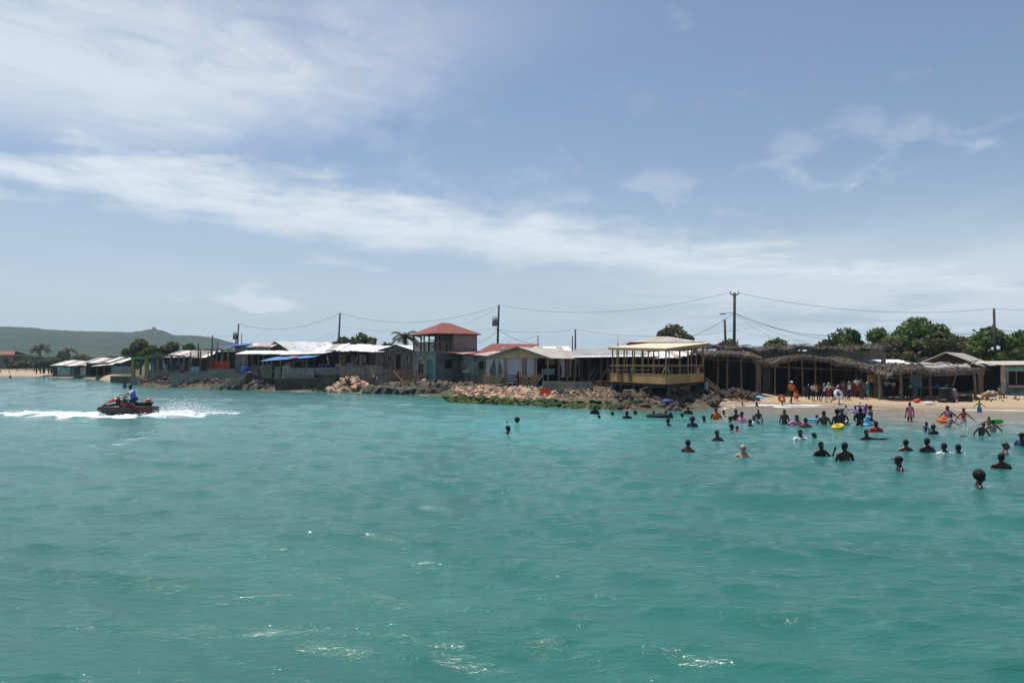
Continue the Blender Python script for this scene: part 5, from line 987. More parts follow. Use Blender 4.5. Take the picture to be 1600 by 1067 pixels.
def palm_tree(label, px, d, py_top, h_fr, m='palm', lean=.3, nfr=16, frl=2.4):
    z0 = float(gz(X(px, d), d)); H = Z(py_top, d) - z0 - h_fr; t = thing('palm_tree', label, 'palm', P(px, d, z0)); o = Vector(P(px, d, z0)); tp = o + Vector((lean, 0, H)); mb = MB(); mb.tube([o, o.lerp(tp, .5) + Vector((-lean * .3, 0, 0)), tp], [.2, .15, .12], 8); part('trunk', mb, M['trunk'], t)
    for k in range(nfr):
        a = k / nfr * 6.283 + random.uniform(-.2, .2); el = random.uniform(.0, 1.1); L = frl * random.uniform(.8, 1.1); dirv = Vector((math.cos(a) * math.cos(el), math.sin(a) * math.cos(el), math.sin(el))); mb = MB(); pts = [tp]; dv = dirv.copy()
        for i in range(7): pts.append(pts[-1] + dv * L / 7); dv = (dv + Vector((.05, 0, -.24))).normalized()
        mb.tube(pts, [.03, .028, .025, .022, .018, .014, .01, .006], 4)
        for i in range(1, 29):
            f = i / 29 * 7; j = min(int(f), 6); p = pts[j].lerp(pts[j + 1], f - j); tg = (pts[j + 1] - pts[j]).normalized(); sd_ = tg.cross(Vector((0, 0, 1))).normalized(); ln = .62 * frl / 2.4 * math.sin(.25 + 2.6 * i / 29) 
            for s_ in (-1, 1):
                e_ = p + (sd_ * s_ * .8 + tg * .55 + Vector((0, 0, -.45))).normalized() * ln; wv = tg * .06; mb.add([p - wv, p + wv, e_ + wv * .2, e_ - wv * .2], [(0, 1, 2, 3)])
        part('frond', mb, M[m], t)
palm_tree('taller windblown palm on the far beach in front of the hillside', 62, 214, 527, 3.0, frl=3.4, nfr=30); palm_tree('smaller windblown palm standing apart from the taller palm on the far beach', 107, 222, 535, 2.2, frl=2.5, nfr=22); palm_tree('grey green palm rising behind the cottage beside the red roofed tower', 632, 106, 513, 1.3, frl=2.7, nfr=18, lean=.1); palm_tree('small palm glimpsed through the balcony posts of the tower', 681, 140, 527, 1.0, frl=2., nfr=12)
for k, (px, d, yt, wp, m_, l_) in enumerate(((10, 252, 556, 50, 'leafb', 'dry olive scrub tree above the red roofed beach house'), (45, 258, 553, 46, 'leafd', 'dark scrub tree directly behind the taller palm'), (84, 240, 556, 40, 'leafy', 'bright green bush between the two far palms'), (97, 232, 549, 30, 'leafy', 'bright rounded tree touching the smaller far palm'), (122, 244, 553, 44, 'leafb', 'olive scrub tree behind the tin shack'), (148, 250, 556, 40, 'leaf', 'green scrub tree over the sagging white roof sheets'), (176, 236, 555, 36, 'leafb', 'dry scrub bush over the dark end of the sagging shack'), (30, 236, 562, 40, 'leafb', 'low dry bush at the top of the far sand'), (68, 240, 563, 36, 'leafd', 'low dark bush beside the foot of the taller palm'), (20, 262, 555, 60, 'leaf', 'broad green scrub tree between the beach house and the taller palm'), (132, 262, 554, 60, 'leafd', 'dark broad scrub tree past the smaller far palm'), (160, 228, 560, 50, 'leafy', 'light green scrub right above the tin shack roof'), (196, 240, 551, 50, 'leaf', 'green scrub tree left of the yellow kiosk'), (-8, 258, 556, 50, 'leafd', 'dark scrub tree cut by the edge of the view'), (112, 228, 562, 44, 'leaf', 'low green bush over the open beach shelter'))):
    tree(l_, px, d, yt, wp, 'scrub_tree', m_, 1800, .5, 'scrub behind the far beach')
for px, d, yt, wp, m_, l_ in ((220, 135, 530, 34, 'leafb', 'brown wind bent tree above the yellow kiosk'), (240, 131, 540, 44, 'leafy', 'yellow green bush right behind the yellow kiosk'), (270, 133, 534, 44, 'leafb', 'olive tree over the white tin shed'), (296, 138, 537, 30, 'leafd', 'dark bush behind the end of the tin shed'), (563, 121, 520, 62, 'leafy', 'round green tree behind the white canvas shed'), (538, 118, 527, 40, 'leafb', 'brownish bush beside the leaning utility pole'), (605, 124, 536, 40, 'leafb', 'thin bare bush next to the palm behind the cottage'), (1052, 112, 506, 54, 'leafb', 'olive grey tree rising over the hip roofed house'), (1140, 100, 530, 40, 'leaf', 'green tree behind the main utility pole'), (1214, 92, 528, 74, 'leafy', 'pale green bushy tree above the flat brushwood roof'), (1278, 96, 540, 30, 'leafb', 'low brown shrub at the edge of the big green trees')):
    tree(l_, px, d, yt, wp, 'tree', m_, 3000, .34 if d > 100 else .25)
for px, d, yt, wp, m_, l_, n_ in ((1322, 88, 511, 72, 'leafd', 'dark green tree at the start of the beach grove', 6000), (1372, 92, 512, 66, 'leaf', 'fresh green tree between the dark tree and the tallest tree', 5000), (1434, 86, 494.5, 106, 'leaf', 'tallest broad green tree of the beach grove', 9500), (1392, 80, 528, 74, 'leafb', 'brownish undergrowth tree in front of the tallest tree', 4500), (1470, 82, 520, 60, 'leafb', 'olive brown tree on the slope of the tallest tree', 4000), (1506, 92, 526, 50, 'leafb', 'thin grey green tree behind the gabled bar ridge', 3000), (1545, 86, 511, 92, 'leaf', 'green tree behind the weathered bare pole', 7000), (1600, 86, 515, 90, 'leafd', 'dark green tree behind the teal shop', 6000), (1668, 86, 512, 90, 'leaf', 'green tree past the end of the teal shop', 4000)):
    tree(l_, px, d, yt, wp, 'tree', m_, int(n_), .26, 'green beach grove')
# --- utility poles and cables
def upole(px_t, py_t, px_b, d, r, label, name='utility_pole', group=None):
    z0 = float(gz(X(px_b, d), d)) - .3; t = thing(name, label, 'pole', P(px_b, d, z0), group); a, b = Vector(P(px_b + (px_b - px_t) * .3, d, z0)), Vector(P(px_t, d, Z(py_t, d))); mb = MB(); mb.tube([a, a.lerp(b, .5), b], [r, r * .88, r * .75], 8); part('pole', mb, M['pole'], t, True); return t, b
def transformer(t, p):
    mb = MB(); mb.tube([p + Vector((0, 0, -.45)), p + Vector((0, 0, .45))], .3, 12); x_ = part('transformer', mb, M['metal'], t, True); mb = MB()
    for k in (-.12, .12): mb.tube([p + Vector((k, 0, .45)), p + Vector((k, 0, .7))], .05, 6)
    part('bushing', mb, M['wpale'], x_)
def insul(t, p): mb = MB(); mb.tube([p, p + Vector((0, 0, .22))], [.05, .03], 6); part('insulator', mb, M['wpale'], t)
T = {}
t, T['main'] = upole(1148.5, 457.5, 1146.5, 75, .17, 'tall main utility pole with crossarm and street lamp behind the thatched stall'); b = T['main']
for s_ in (-1, 1): bar('crossarm', b + Vector((0, 0, -.28)), b + Vector((s_ * .42, 0, -.06)), .1, M['pole'], t); insul(t, b + Vector((s_ * .4, 0, -.04)))
lp = Vector(P(1147.5, 75, Z(489, 75))); mb = MB(); mb.tube([lp, lp + Vector((-.5, -.1, .02)), lp + Vector((-.95, -.2, -.06))], .03, 6); la = part('lamp_arm', mb, M['metal'], t); mb = MB(); mb.ell(lp + Vector((-1.15, -.22, -.1)), (.32, .1, .07), 10, 6); part('lamp_head', mb, M['metal'], la, True); T['low'] = lp
t, T['stub'] = upole(1132.5, 499, 1135, 73, .14, 'shorter bare pole leaning beside the main utility pole')
t, T['right'] = upole(1554, 482, 1555, 84, .16, 'weathered bare pole with a split top in front of the grove'); bar('splint', T['right'] + Vector((-.12, -.1, -.9)), T['right'] + Vector((-.1, -.1, -.4)), .12, M['wood'], t)
t, T['mid'] = upole(779.5, 476.5, 776.5, 92, .15, 'utility pole carrying a transformer behind the red roofed wing'); transformer(t, T['mid'] + Vector((-.48, -.1, -2.0))); bar('bracket', T['mid'] + Vector((-.4, -.1, -1.6)), T['mid'] + Vector((0, 0, -1.5)), .08, M['metal'], t); bar('bracket', T['mid'] + Vector((-.42, -.1, -2.9)), T['mid'] + Vector((-.03, 0, -2.75)), .06, M['metal'], t)
t, T['lean'] = upole(531, 489.5, 527.5, 106, .15, 'plain leaning utility pole above the white canvas shed'); insul(t, T['lean'])
t, T['left'] = upole(372.5, 506, 370, 112, .14, 'utility pole with a transformer rising through the blue patched roof'); transformer(t, T['left'] + Vector((-.45, -.1, -1.75)))
for px, yt, pb, d, r, l_ in ((332, 524, 331, 118, .13, 'grey pole stump behind the red bar roof'), (340, 533, 340, 118, .12, 'short post beside the grey pole stump'), (310, 536, 310, 112, .14, 'squat dark post above the white tin shed'), (377.5, 521, 377.5, 112, .08, 'thin pole next to the transformer pole on the blue roof'), (368.5, 522, 368.5, 104, .12, 'stub pole bolted in front of the transformer pole'), (840.5, 524, 841, 105, .08, 'thin grey pole over the white shed roof'), (894.5, 525, 894.5, 100, .09, 'shorter of the paired poles over the grey hall roof'), (899, 514.5, 899, 98, .12, 'taller of the paired poles over the grey hall roof'), (965.5, 536, 965.5, 88, .08, 'small dark post with antenna mast beside the deck roof'), (1152.5, 531, 1152.5, 90, .09, 'tiny far post at the foot of the main pole')):
    t, T[px] = upole(px, yt, pb, d, r, l_, 'pole_post' if yt > 530 else 'utility_pole')
bar('antenna_mast', T[965.5], T[965.5] + Vector((.04, 0, .85)), .03, M['metal'], t)
def cable(p, q, sag, label, r=.016):
    p, q = Vector(p), Vector(q); mb = MB(); pts = [p.lerp(q, i / 18) - Vector((0, 0, sag * 4 * (i / 18) * (1 - i / 18))) for i in range(19)]; mb.tube(pts, r, 4); solo('power_line', mb, M['wire'], label, 'cable', 'overhead cables', tuple(p))
EP = lambda px, py, d: Vector(P(px, d, Z(py, d)))
arm = Vector((.4, 0, -.05))
cable(T['left'], T['lean'], 1.35, 'sagging cable from the blue roof transformer pole to the leaning pole'); cable(T['lean'], T['mid'] + Vector((0, 0, -.1)), 1.55, 'sagging cable from the leaning pole to the pole behind the red wing'); cable(T['mid'], T['main'] - arm, 1.35, 'longest top cable sagging from the transformer pole to the main pole crossarm', .014); cable(T['main'] + arm, T['right'], 1.0, 'top cable from the main pole to the weathered bare pole', .014); cable(T['right'], EP(1760, 468, 80), .5, 'top cable leaving the weathered bare pole past the grove', .014)
cable(T['low'], EP(1296, 524, 90), .55, 'upper of the thick cables falling from the main pole to the grove', .018); cable(T['low'], EP(1312, 532, 88), .5, 'lower of the thick cables falling from the main pole to the grove', .018); cable(T['low'], EP(1212, 530, 84), .2, 'steep thin cable from the main pole to the brushwood roof', .01); cable(T['low'], EP(1275, 540, 84), .3, 'thin cable sloping from the main pole over the pale bushy tree', .01)
cable(T['low'], EP(1040, 536, 88), .5, 'cable from the lamp arm down behind the hip roof', .012); cable(T['low'], EP(1075, 527, 90), .3, 'short cable from the lamp arm towards the olive grey tree', .012); cable(EP(1147.5, 517, 75), T[899], .7, 'low cable between the main pole and the taller paired pole', .012); cable(EP(1147.5, 516, 75), EP(1300, 530, 90), .5, 'faint low cable from the main pole to the dark grove tree', .008)
cable(T['mid'] + Vector((0, 0, -2.9)), EP(832, 537, 84), .25, 'thick service cable from the transformer pole to the pavilion ridge', .018); cable(T['mid'] + Vector((0, 0, -2.9)), T[899], .35, 'straight low cable from the transformer pole to the paired poles', .011); cable(T['mid'] + Vector((0, 0, -2.9)), EP(740, 536, 86), .2, 'service cable from the transformer pole to the tower roof', .014); cable(T['mid'] + Vector((0, 0, -2.9)), EP(748, 538, 86), .15, 'second service cable dropping to the long red roof', .012); cable(T['mid'] + Vector((0, 0, -.2)), EP(728, 505, 100), .2, 'cable passing behind the peak of the red hip roof', .012); cable(T[840.5], EP(805, 531, 96), .15, 'fine cable from the thin grey pole to the red wing', .009)
cable(T['lean'] + Vector((0, 0, -1.9)), EP(478, 536, 106), .2, 'service cable from the leaning pole to the broad white roof', .01); cable(T['lean'] + Vector((0, 0, -2.5)), EP(497, 537, 106), .1, 'short service cable under the leaning pole', .009); cable(T['lean'] + Vector((0, 0, -1.8)), T['mid'] + Vector((0, 0, -2.7)), .6, 'faint lower cable between leaning pole and transformer pole', .009); cable(T[332], T['left'] + Vector((0, 0, -1.6)), .15, 'low cable from the grey stump to the blue roof pole', .01)
cable(T['right'] + Vector((0, 0, -2.2)), EP(1484, 522, 86), .2, 'dark bundled cable from the weathered pole into the grove', .022); cable(T['right'] + Vector((0, 0, -2.15)), EP(1660, 520, 80), .2, 'dark bundled cable from the weathered pole past the teal shop', .022)
t = thing('hilltop_hut', 'tiny hut standing on the rounded top of the far hill', 'hut', P(240, 1700, Z(515.2, 1700) - 3)); mb = MB(); o = P(240, 1700, Z(515.2, 1700)); mb.box((o[0], o[1], o[2] + .5), (6, 5, 8)); part('wall', mb, M['wgrey'], t); mb = MB(); mb.box((o[0], o[1], o[2] + 4.9), (7.5, 6.5, .8)); part('roof', mb, M['zincg'], t)
# --- loose poles, boards and crates among the stalls
rq = random.Random(21)
for k in range(44):
    px = rq.uniform(236, 590); dd_ = interp(px, [(236, 106), (300, 99), (370, 96), (430, 88), (500, 87), (590, 87)]) + rq.uniform(-.6, 1.5); zt_ = Z(rq.uniform(553, 570), dd_); zb_ = Z(582, dd_); mb = MB(); a_ = Vector(P(px, dd_, zb_)); mb.beam(a_, Vector((a_.x + rq.uniform(-.5, .5), dd_ + rq.uniform(-.2, .2), zt_)), rq.uniform(.05, .1))
    solo('prop_pole', mb, M[rq.choice(['wood', 'woodd', 'woodd', 'wpale', 'pole'])], 'weathered prop pole standing among the crowded stalls of the terraces', 'pole', 'prop poles among the stalls')
for k in range(26):
    px = rq.choice([rq.uniform(240, 292), rq.uniform(378, 585), rq.uniform(378, 585)]); dd_ = interp(px, [(236, 105), (300, 98.5), (370, 95), (430, 87), (500, 86), (590, 86)]) + rq.uniform(0, 1.); zb_ = Z(rq.uniform(576, 582), dd_); mb = MB(); c_ = Vector(P(px, dd_, zb_)); mb.box(c_ + Vector((0, 0, .3)), (rq.uniform(.4, 1.1), .4, rq.uniform(.4, .9)), (0, 0, rq.uniform(-.3, .3)))
    solo('crate', mb, M[rq.choice(['wood', 'woodd', 'wgrey', 'bluep', 'rust', 'concd', 'woodd'])], 'worn crate stored among the crowded stalls of the terraces', 'crate', 'crates among the stalls')
for k in range(22):
    px = rq.uniform(598, 760); dd_ = interp(px, [(598, 79.5), (690, 74.5), (760, 71)]) + rq.uniform(0, 2.); z_ = Z(interp(px, [(598, 600), (690, 600), (760, 601)]), dd_) - .2; a_ = Vector(P(px, dd_, z_ + rq.uniform(0, .3))); mb = MB(); mb.beam(a_, a_ + Vector((rq.uniform(-1.3, 1.3), rq.uniform(-.4, .4), rq.uniform(-.05, .6))), rq.uniform(.1, .22), .04)
    solo('broken_board', mb, M[rq.choice(['wood', 'woodt', 'woodd', 'concd'])], 'broken board strewn over the rubble in front of the tower house', 'board', 'broken boards before the tower house')
rubble('rubble', 'dstone', [(X(px, d_), d_, float(gz(X(px, d_), d_)) + .02, random.uniform(.08, .22)) for px, d_ in [(px, interp(px, [(180, 121), (222, 104), (345, 91.5), (430, 84), (512, 80), (598, 77), (690, 71), (720, 64)]) + abs(random.gauss(0, 1.6))) for px in [random.uniform(180, 720) for _ in range(1100)]]], 'dark rubble strewn along the foot of the terraces', 'rubble')
# --- things on the sand
def torus(mb, c, Rr, r, n=18, k=8, rot=None, mi=0):
    b = []; 
    for i in range(n):
        for j in range(k):
            a, e_ = 6.2832 * i / n, 6.2832 * j / k; v = Vector(((Rr + r * math.cos(e_)) * math.cos(a), (Rr + r * math.cos(e_)) * math.sin(a), r * math.sin(e_))); b.append((rot @ v if rot else v) + Vector(c))
    mb.add(b, [(i * k + j, ((i + 1) % n) * k + j, ((i + 1) % n) * k + (j + 1) % k, i * k + (j + 1) % k) for i in range(n) for j in range(k)], mi)
dts = ground_hit(1478, 629)
for k in range(5):
    c = gpt(1477 + random.uniform(-.8, .8), dts + .6); zz = c[2] + .1 + k * .19; mb = MB(); torus(mb, (c[0], c[1], zz), .34 if k else .46, .10 if k else .11, 20, 10); solo('inner_tube', mb, M['black'], ['black inner tube at the bottom of the tall stack by the thatch hut', 'second black tube from the bottom of the tall stack', 'middle black tube of the tall stack by the thatch hut', 'black tube under the topmost one of the tall stack', 'topmost black inner tube of the tall stack by the thatch hut'][k], 'inner tube', 'stacked inner tubes', smooth=True)
for k in range(2):
    c = gpt(1507, dts + .9); mb = MB(); torus(mb, (c[0], c[1], c[2] + .12 + k * .22), .34, .12, 20, 10); solo('inner_tube', mb, M['black'], ['lower black inner tube of the low stack', 'upper black inner tube of the low stack'][k] + ' beside the tall stack', 'inner tube', 'stacked inner tubes', smooth=True)
c = gpt(1489, dts + .9); mb = MB(); mb.ell((c[0], c[1], c[2] + .45), (.24, .22, .46), 10, 8); solo('rubbish_bag', mb, M['wgrey'], 'grey plastic bag leaning on the tall stack of black tubes', 'bag', smooth=True)
d_ = ground_hit(1431, 629); c = gpt(1431, d_); mb = MB(); mb.ell((c[0], c[1], c[2] + .11), (.24, .18, .13), 10, 6); mb.ell((c[0] + .12, c[1], c[2] + .22), (.1, .1, .08), 8, 5); solo('orange_toy', mb, M['redp'], 'orange deflated swim toy lying on the sand', 'toy', smooth=True)
d_ = ground_hit(1451, 632); c = gpt(1451, d_); mb = MB(); mb.ell((c[0], c[1], c[2] + .1), (.42, .25, .07), 12, 6); mb.ell((c[0] - .1, c[1], c[2] + .15), (.2, .12, .05), 10, 5); solo('foam_board', mb, M['white'], 'white foam bodyboard lying on the sand near the orange toy', 'board', smooth=True)
for px, py, l_ in ((1545, 610, 'yellow and brown heap of goods beside the seated person at the bar'), (1553, 619, 'pale crumpled sheet on the sand below the seated person')):
    d_ = 58.5; c = gpt(px, d_); mb = MB()
    for _ in range(7): mb.ell((c[0] + random.uniform(-.5, .5), c[1] + random.uniform(-.2, .2), c[2] + random.uniform(.1, .3)), (random.uniform(.15, .3), .2, random.uniform(.1, .2)), 8, 5, rot=(random.random(), random.random(), 0))
    solo('goods_heap' if py < 615 else 'crumpled_sheet', mb, M['leafy'] if False else (M['ply'] if py < 615 else M['zincg']), l_, 'heap', smooth=True)
rubble('litter', 'gstone', [(X(px, d_), d_, float(gz(X(px, d_), d_)) + .03, random.uniform(.04, .12)) for px, d_ in [(random.uniform(1390, 1600), random.uniform(53.5, 57.5)) for _ in range(60)]], 'scattered dark seaweed and litter on the sand', 'litter')
# ---------------------------------------------------------------- people
def remesh(mb, vox, smooth=4, dec=None):
    me = mb.mesh('body'); o = bpy.data.objects.new('tmp', me); COL.objects.link(o)
    r = o.modifiers.new('r', 'REMESH'); r.mode = 'VOXEL'; r.voxel_size = vox
    if smooth: s_ = o.modifiers.new('s', 'SMOOTH'); s_.factor = .5; s_.iterations = smooth
    if dec: d = o.modifiers.new('d', 'DECIMATE'); d.ratio = dec
    dg = bpy.context.evaluated_depsgraph_get(); out = bpy.data.meshes.new_from_object(o.evaluated_get(dg)); bpy.data.objects.remove(o)
    out.polygons.foreach_set('use_smooth', [True] * len(out.polygons)); out.materials.clear(); out.materials.append(None); return out
V3 = lambda *a: Vector(a).normalized()
DN = V3(0, 0, -1)
POSES = dict(
 stand=dict(ua=V3(-.22, .05, -1), fa=V3(-.12, -.2, -1)),
 bent=dict(ua=V3(-.45, .15, -1), fa=V3(.75, -.5, -.35)),
 wade=dict(ua=V3(-.42, .0, -1), fa=V3(-.1, -.8, -.45)),
 neck=dict(ua=V3(-.55, -.35, -.8), fa=V3(-.6, -.7, -.1)),
 reach=dict(ua=V3(-.3, .0, -1), fa=V3(-.2, -.5, -.6), uaL=V3(1, -.1, -.05), faL=V3(1, -.1, .12)),
 wave=dict(ua=V3(-.4, .0, -1), fa=V3(-.4, -.6, -.2), uaL=V3(.5, -.05, .8), faL=V3(.15, -.1, 1)),
 fist=dict(ua=V3(-.5, -.1, -.7), fa=V3(.2, -.8, -.2), uaL=V3(.75, -.1, -.75), faL=V3(.15, -.3, 1)),
 walk=dict(ua=V3(-.2, .35, -1), fa=V3(-.05, .1, -1), uaL=V3(.2, -.35, -1), faL=V3(.05, -.65, -.8), th=V3(-.04, -.42, -1), sh=V3(0, .05, -1), thL=V3(.04, .35, -1), shL=V3(0, .55, -1)),
 run=dict(ua=V3(-.3, .6, -.7), fa=V3(-.1, -.7, -.5), uaL=V3(.3, -.5, -.7), faL=V3(0, -.8, .3), th=V3(-.05, -.75, -.7), sh=V3(0, .15, -1), thL=V3(.05, .4, -1), shL=V3(0, .9, -.35), lean=V3(0, -.18, 1)),
 sit=dict(ua=V3(-.25, -.3, -1), fa=V3(.1, -.8, -.4), th=V3(-.12, -1, -.05), sh=V3(0, -.1, -1)),
 ride=dict(ua=V3(-.3, -.75, -.6), fa=V3(.05, -1, -.12), th=V3(-.5, -.85, -.35), sh=V3(-.1, .15, -1), lean=V3(0, -.3, 1)),
 bend=dict(ua=V3(-.3, -.5, -.8), fa=V3(.0, -.4, -.9), lean=V3(0, -.85, .6), th=V3(-.1, -.5, -1), sh=V3(0, .5, -1)),
 kick=dict(ua=V3(-.6, .1, -.7), fa=V3(-.4, -.3, -.6), lean=V3(.28, .0, 1), th=V3(-1, -.15, .22), sh=V3(-1, -.1, .12)),
 splash=dict(ua=V3(-.8, -.2, -.5), fa=V3(-.6, -.5, -.5), uaL=V3(.7, -.3, -.6), faL=V3(.8, -.3, -.4), lean=V3(0, -.2, 1)),
 arms=dict(ua=V3(-.75, -.1, -.65), fa=V3(-.6, -.2, -.7), uaL=V3(.75, -.1, -.65), faL=V3(.6, -.3, -.6), thL=V3(.15, .1, -1), shL=V3(.25, .35, -1)),
 carry=dict(ua=V3(-.5, -.25, -.8), fa=V3(.5, -.8, .25), th=V3(-.06, -.2, -1), sh=V3(0, .15, -1)),
)
TPL = {}; RIP = []
def template(pose):
    if pose in TPL: return TPL[pose]
    d = POSES[pose]; mir = lambda v: Vector((-v.x, v.y, v.z)); lean = d.get('lean', V3(0, 0, 1))
    ua, fa = d['ua'], d['fa']; uaL, faL = d.get('uaL', mir(ua)), d.get('faL', mir(fa)); th = d.get('th', V3(-.05, 0, -1)); sh = d.get('sh', DN); thL, shL = d.get('thL', mir(th)), d.get('shL', mir(sh))
    hip = Vector((0, 0, .93)); side = Vector((1, 0, 0)); fw = side.cross(lean).normalized() * 1.; fw = -lean.cross(side).normalized() if fw.y > 0 else fw; rot = Matrix((side, -fw, lean)).transposed(); side = (side - lean * side.dot(lean)).normalized(); rot = Matrix((side, lean.cross(side), lean)).transposed()
    S = lambda x, y, z: hip + rot @ Vector((x, y, z - .93))
    b = MB(); tee = MB(); tank = MB(); short = MB(); brief = MB(); pants = MB(); skirt = MB(); vest = MB()
    def E(mb, c, r, g=0): mb.ell(S(*c), tuple(k + g for k in r), 14, 10, rot=rot)
    tor = [((0, 0, .95), (.155, .108, .12)), ((0, -.005, 1.1), (.132, .093, .16)), ((0, 0, 1.27), (.162, .112, .17)), ((0, .01, 1.38), (.168, .09, .09)), ((-.07, .095, .93), (.085, .075, .09)), ((.07, .095, .93), (.085, .075, .09))]
    for c, r in tor: E(b, c, r)
    for c, r in tor[:4]: E(tee, c, r, .018); E(tank, c, r, .016)
    for c, r in tor[1:4]: E(vest, c, r, .05)
    for c, r in (tor[0],) + tuple(tor[4:]): E(short, c, r, .02); E(brief, c, r, .014); E(pants, c, r, .02); E(skirt, c, r, .02)
    b.cap(S(-.15, .01, 1.41), S(.15, .01, 1.41), .066, .066); b.cap(S(-.13, .015, 1.43), S(-.02, .012, 1.5), .045, .05); b.cap(S(.13, .015, 1.43), S(.02, .012, 1.5), .045, .05); tee.cap(S(-.16, .01, 1.41), S(.16, .01, 1.41), .078, .078); tank.cap(S(-.1, .01, 1.40), S(.1, .01, 1.40), .075, .075); vest.cap(S(-.12, .01, 1.4), S(.12, .01, 1.4), .1, .1)
    b.cap(S(0, .015, 1.40), S(0, -.002, 1.54), .07, .061)
    hc = S(0, -.02, 1.62)
    E(b, (0, -.008, 1.64), (.076, .094, .095)); E(b, (0, -.04, 1.57), (.054, .058, .062)); E(b, (0, -.112, 1.60), (.016, .02, .024)); E(b, (0, -.098, 1.555), (.03, .016, .012)); E(b, (0, -.088, 1.637), (.05, .02, .014))
    for s_ in (-1, 1): E(b, (s_ * .079, .0, 1.605), (.012, .022, .034))
    for s_, u, f in ((-1, ua, fa), (1, uaL, faL)):
        p = S(s_ * .185, .01, 1.405); e = p + u * .29; w_ = e + f * .25; b.cap(p, e, .052, .04); b.cap(e, w_, .041, .027); tee.cap(p, p + u * .16, .07, .075); 
        ax_ = f; sd_ = ax_.cross(Vector((0, 0, 1)) if abs(ax_.z) < .9 else Vector((0, 1, 0))).normalized(); nn = sd_.cross(ax_)
        m_ = w_ + ax_ * .055; b.ell(m_, (.038, .055, .02), 10, 8, rot=Matrix((sd_, ax_, nn)).transposed())
        for k, ln in enumerate((.07, .08, .075, .06)):
            o = w_ + ax_ * .095 + sd_ * (-.03 + .02 * k); mid = o + ax_ * ln * .55 + nn * .004; b.cap(o, mid, .0105, .0095, 6); b.cap(mid, mid + (ax_ - nn * .45).normalized() * ln * .5, .0095, .0085, 6)
        o = w_ + ax_ * .04 - sd_ * .03; mid = o - sd_ * .028 + ax_ * .025; b.cap(o, mid, .013, .011, 6); b.cap(mid, mid + ax_ * .032 - nn * .01, .011, .009, 6)
    for s_, t_, s2, in ((-1, th, sh), (1, thL, shL)):
        p = hip + rot @ Vector((s_ * .09, 0, -.02)); k = p + t_ * .43; a = k + s2 * .42; b.cap(p, k, .085, .054); b.cap(k, a, .055, .036); calf = k + s2 * .13; n_ = (Vector((0, 1, 0)) - s2 * s2.y).normalized() if abs(s2.y) < .95 else Vector((0, 0, 1)); b.ell(calf + n_ * .018, (.045, .045, .1), 10, 8, rot=s2.to_track_quat('Z', 'Y').to_matrix())
        fwd = -n_; b.cap(a + s2 * .035 - fwd * .04, a + s2 * .05 + fwd * .14, .038, .026)
        short.cap(p, p + t_ * .3, .105, .095); brief.cap(p, p + t_ * .06, .1, .095); pants.cap(p, k, .1, .075); pants.cap(k, a - s2 * .02, .074, .06); skirt.cap(p, p + t_ * .33, .12, .15)
    D = dict(lo=min(v[2] for v in b.v)); D['top'] = hc.z + .125; D['hc'] = hc; D['rot'] = rot; D['body'] = remesh(b, .0125, 3, .45)
    D['mb'] = dict(tee=tee, tank=tank, shorts=short, swim_trunks=brief, trousers=pants, skirt=skirt, life_vest=vest); D['m'] = {}; D['hands'] = (ua, fa)
    TPL[pose] = D; return D
def garment(D, k):
    if k not in D['m']: D['m'][k] = remesh(D['mb'][k], .02, 3, .5)
    return D['m'][k]
HAIR = {}
def hairmesh(kind):
    if kind in HAIR: return HAIR[kind]
    mb = MB()
    if kind in ('short', 'bun', 'long'): mb.ell((0, .028, .043), (.086, .098, .097), 16, 10)
    if kind == 'bun': mb.ell((0, .07, .13), (.05, .05, .045), 10, 6)
    if kind == 'long': mb.ell((0, .075, -.05), (.085, .05, .16), 12, 8)
    if kind == 'afro': mb.ell((0, .025, .055), (.128, .128, .122), 20, 14)
    if kind == 'cap': mb.ell((0, .012, .055), (.092, .11, .085), 16, 8); mb.ell((0, -.135, .05), (.075, .07, .012), 12, 6)
    if kind == 'scarf': mb.ell((0, .02, .045), (.096, .108, .105), 16, 10); mb.ell((0, .07, -.09), (.11, .06, .16), 12, 8)
    if kind == 'bald': mb.ell((0, .03, .036), (.078, .09, .09), 14, 8)
    rs_ = random.Random(len(kind)); j = {'afro': .07, 'short': .03, 'bun': .03, 'long': .04}.get(kind, .0)
    mb.v = [tuple(Vector(v) * (1 + rs_.uniform(-j, j))) for v in mb.v]; me = mb.mesh('hair', smooth=True); me.materials.append(None); HAIR[kind] = me; return me
def facemesh(kind):
    if kind in HAIR: return HAIR[kind]
    mb = MB()
    for s_ in (-1, 1):
        if kind == 'glasses': mb.ell((s_ * .033, -.092, .016), (.028, .012, .02), 10, 6); mb.beam((s_ * .06, -.085, .02), (s_ * .082, 0, .02), .008)
        else: mb.ell((s_ * .03, -.086, .012), (.014, .008, .008), 8, 6); mb.ell((s_ * .03, -.0935, .012), (.007, .003, .007), 8, 5, mi=1); mb.ell((s_ * .03, -.093, .034), (.02, .008, .004), 8, 5, mi=1)
    if kind == 'glasses': mb.beam((-.01, -.1, .02), (.01, -.1, .02), .008)
    else: mb.ell((0, -.094, -.056), (.024, .008, .006), 8, 5, mi=1)
    me = mb.mesh('eyes', smooth=True); me.materials.append(M['black'] if kind == 'glasses' else mat('eye white', (.6, .58, .55), None, 3, .3)); me.materials.append(M['black']); HAIR[kind] = me; return me
SKIN = dict(d=mat('very dark skin', (.048, .027, .018), (.034, .019, .013), 6, .3), m=mat('dark brown skin', (.105, .055, .034), (.08, .042, .026), 6, .32), b=mat('brown skin', (.15, .08, .05), (.12, .064, .04), 6, .45), l=mat('pale sunburnt skin', (.50, .28, .20), (.42, .23, .16), 6, .45))
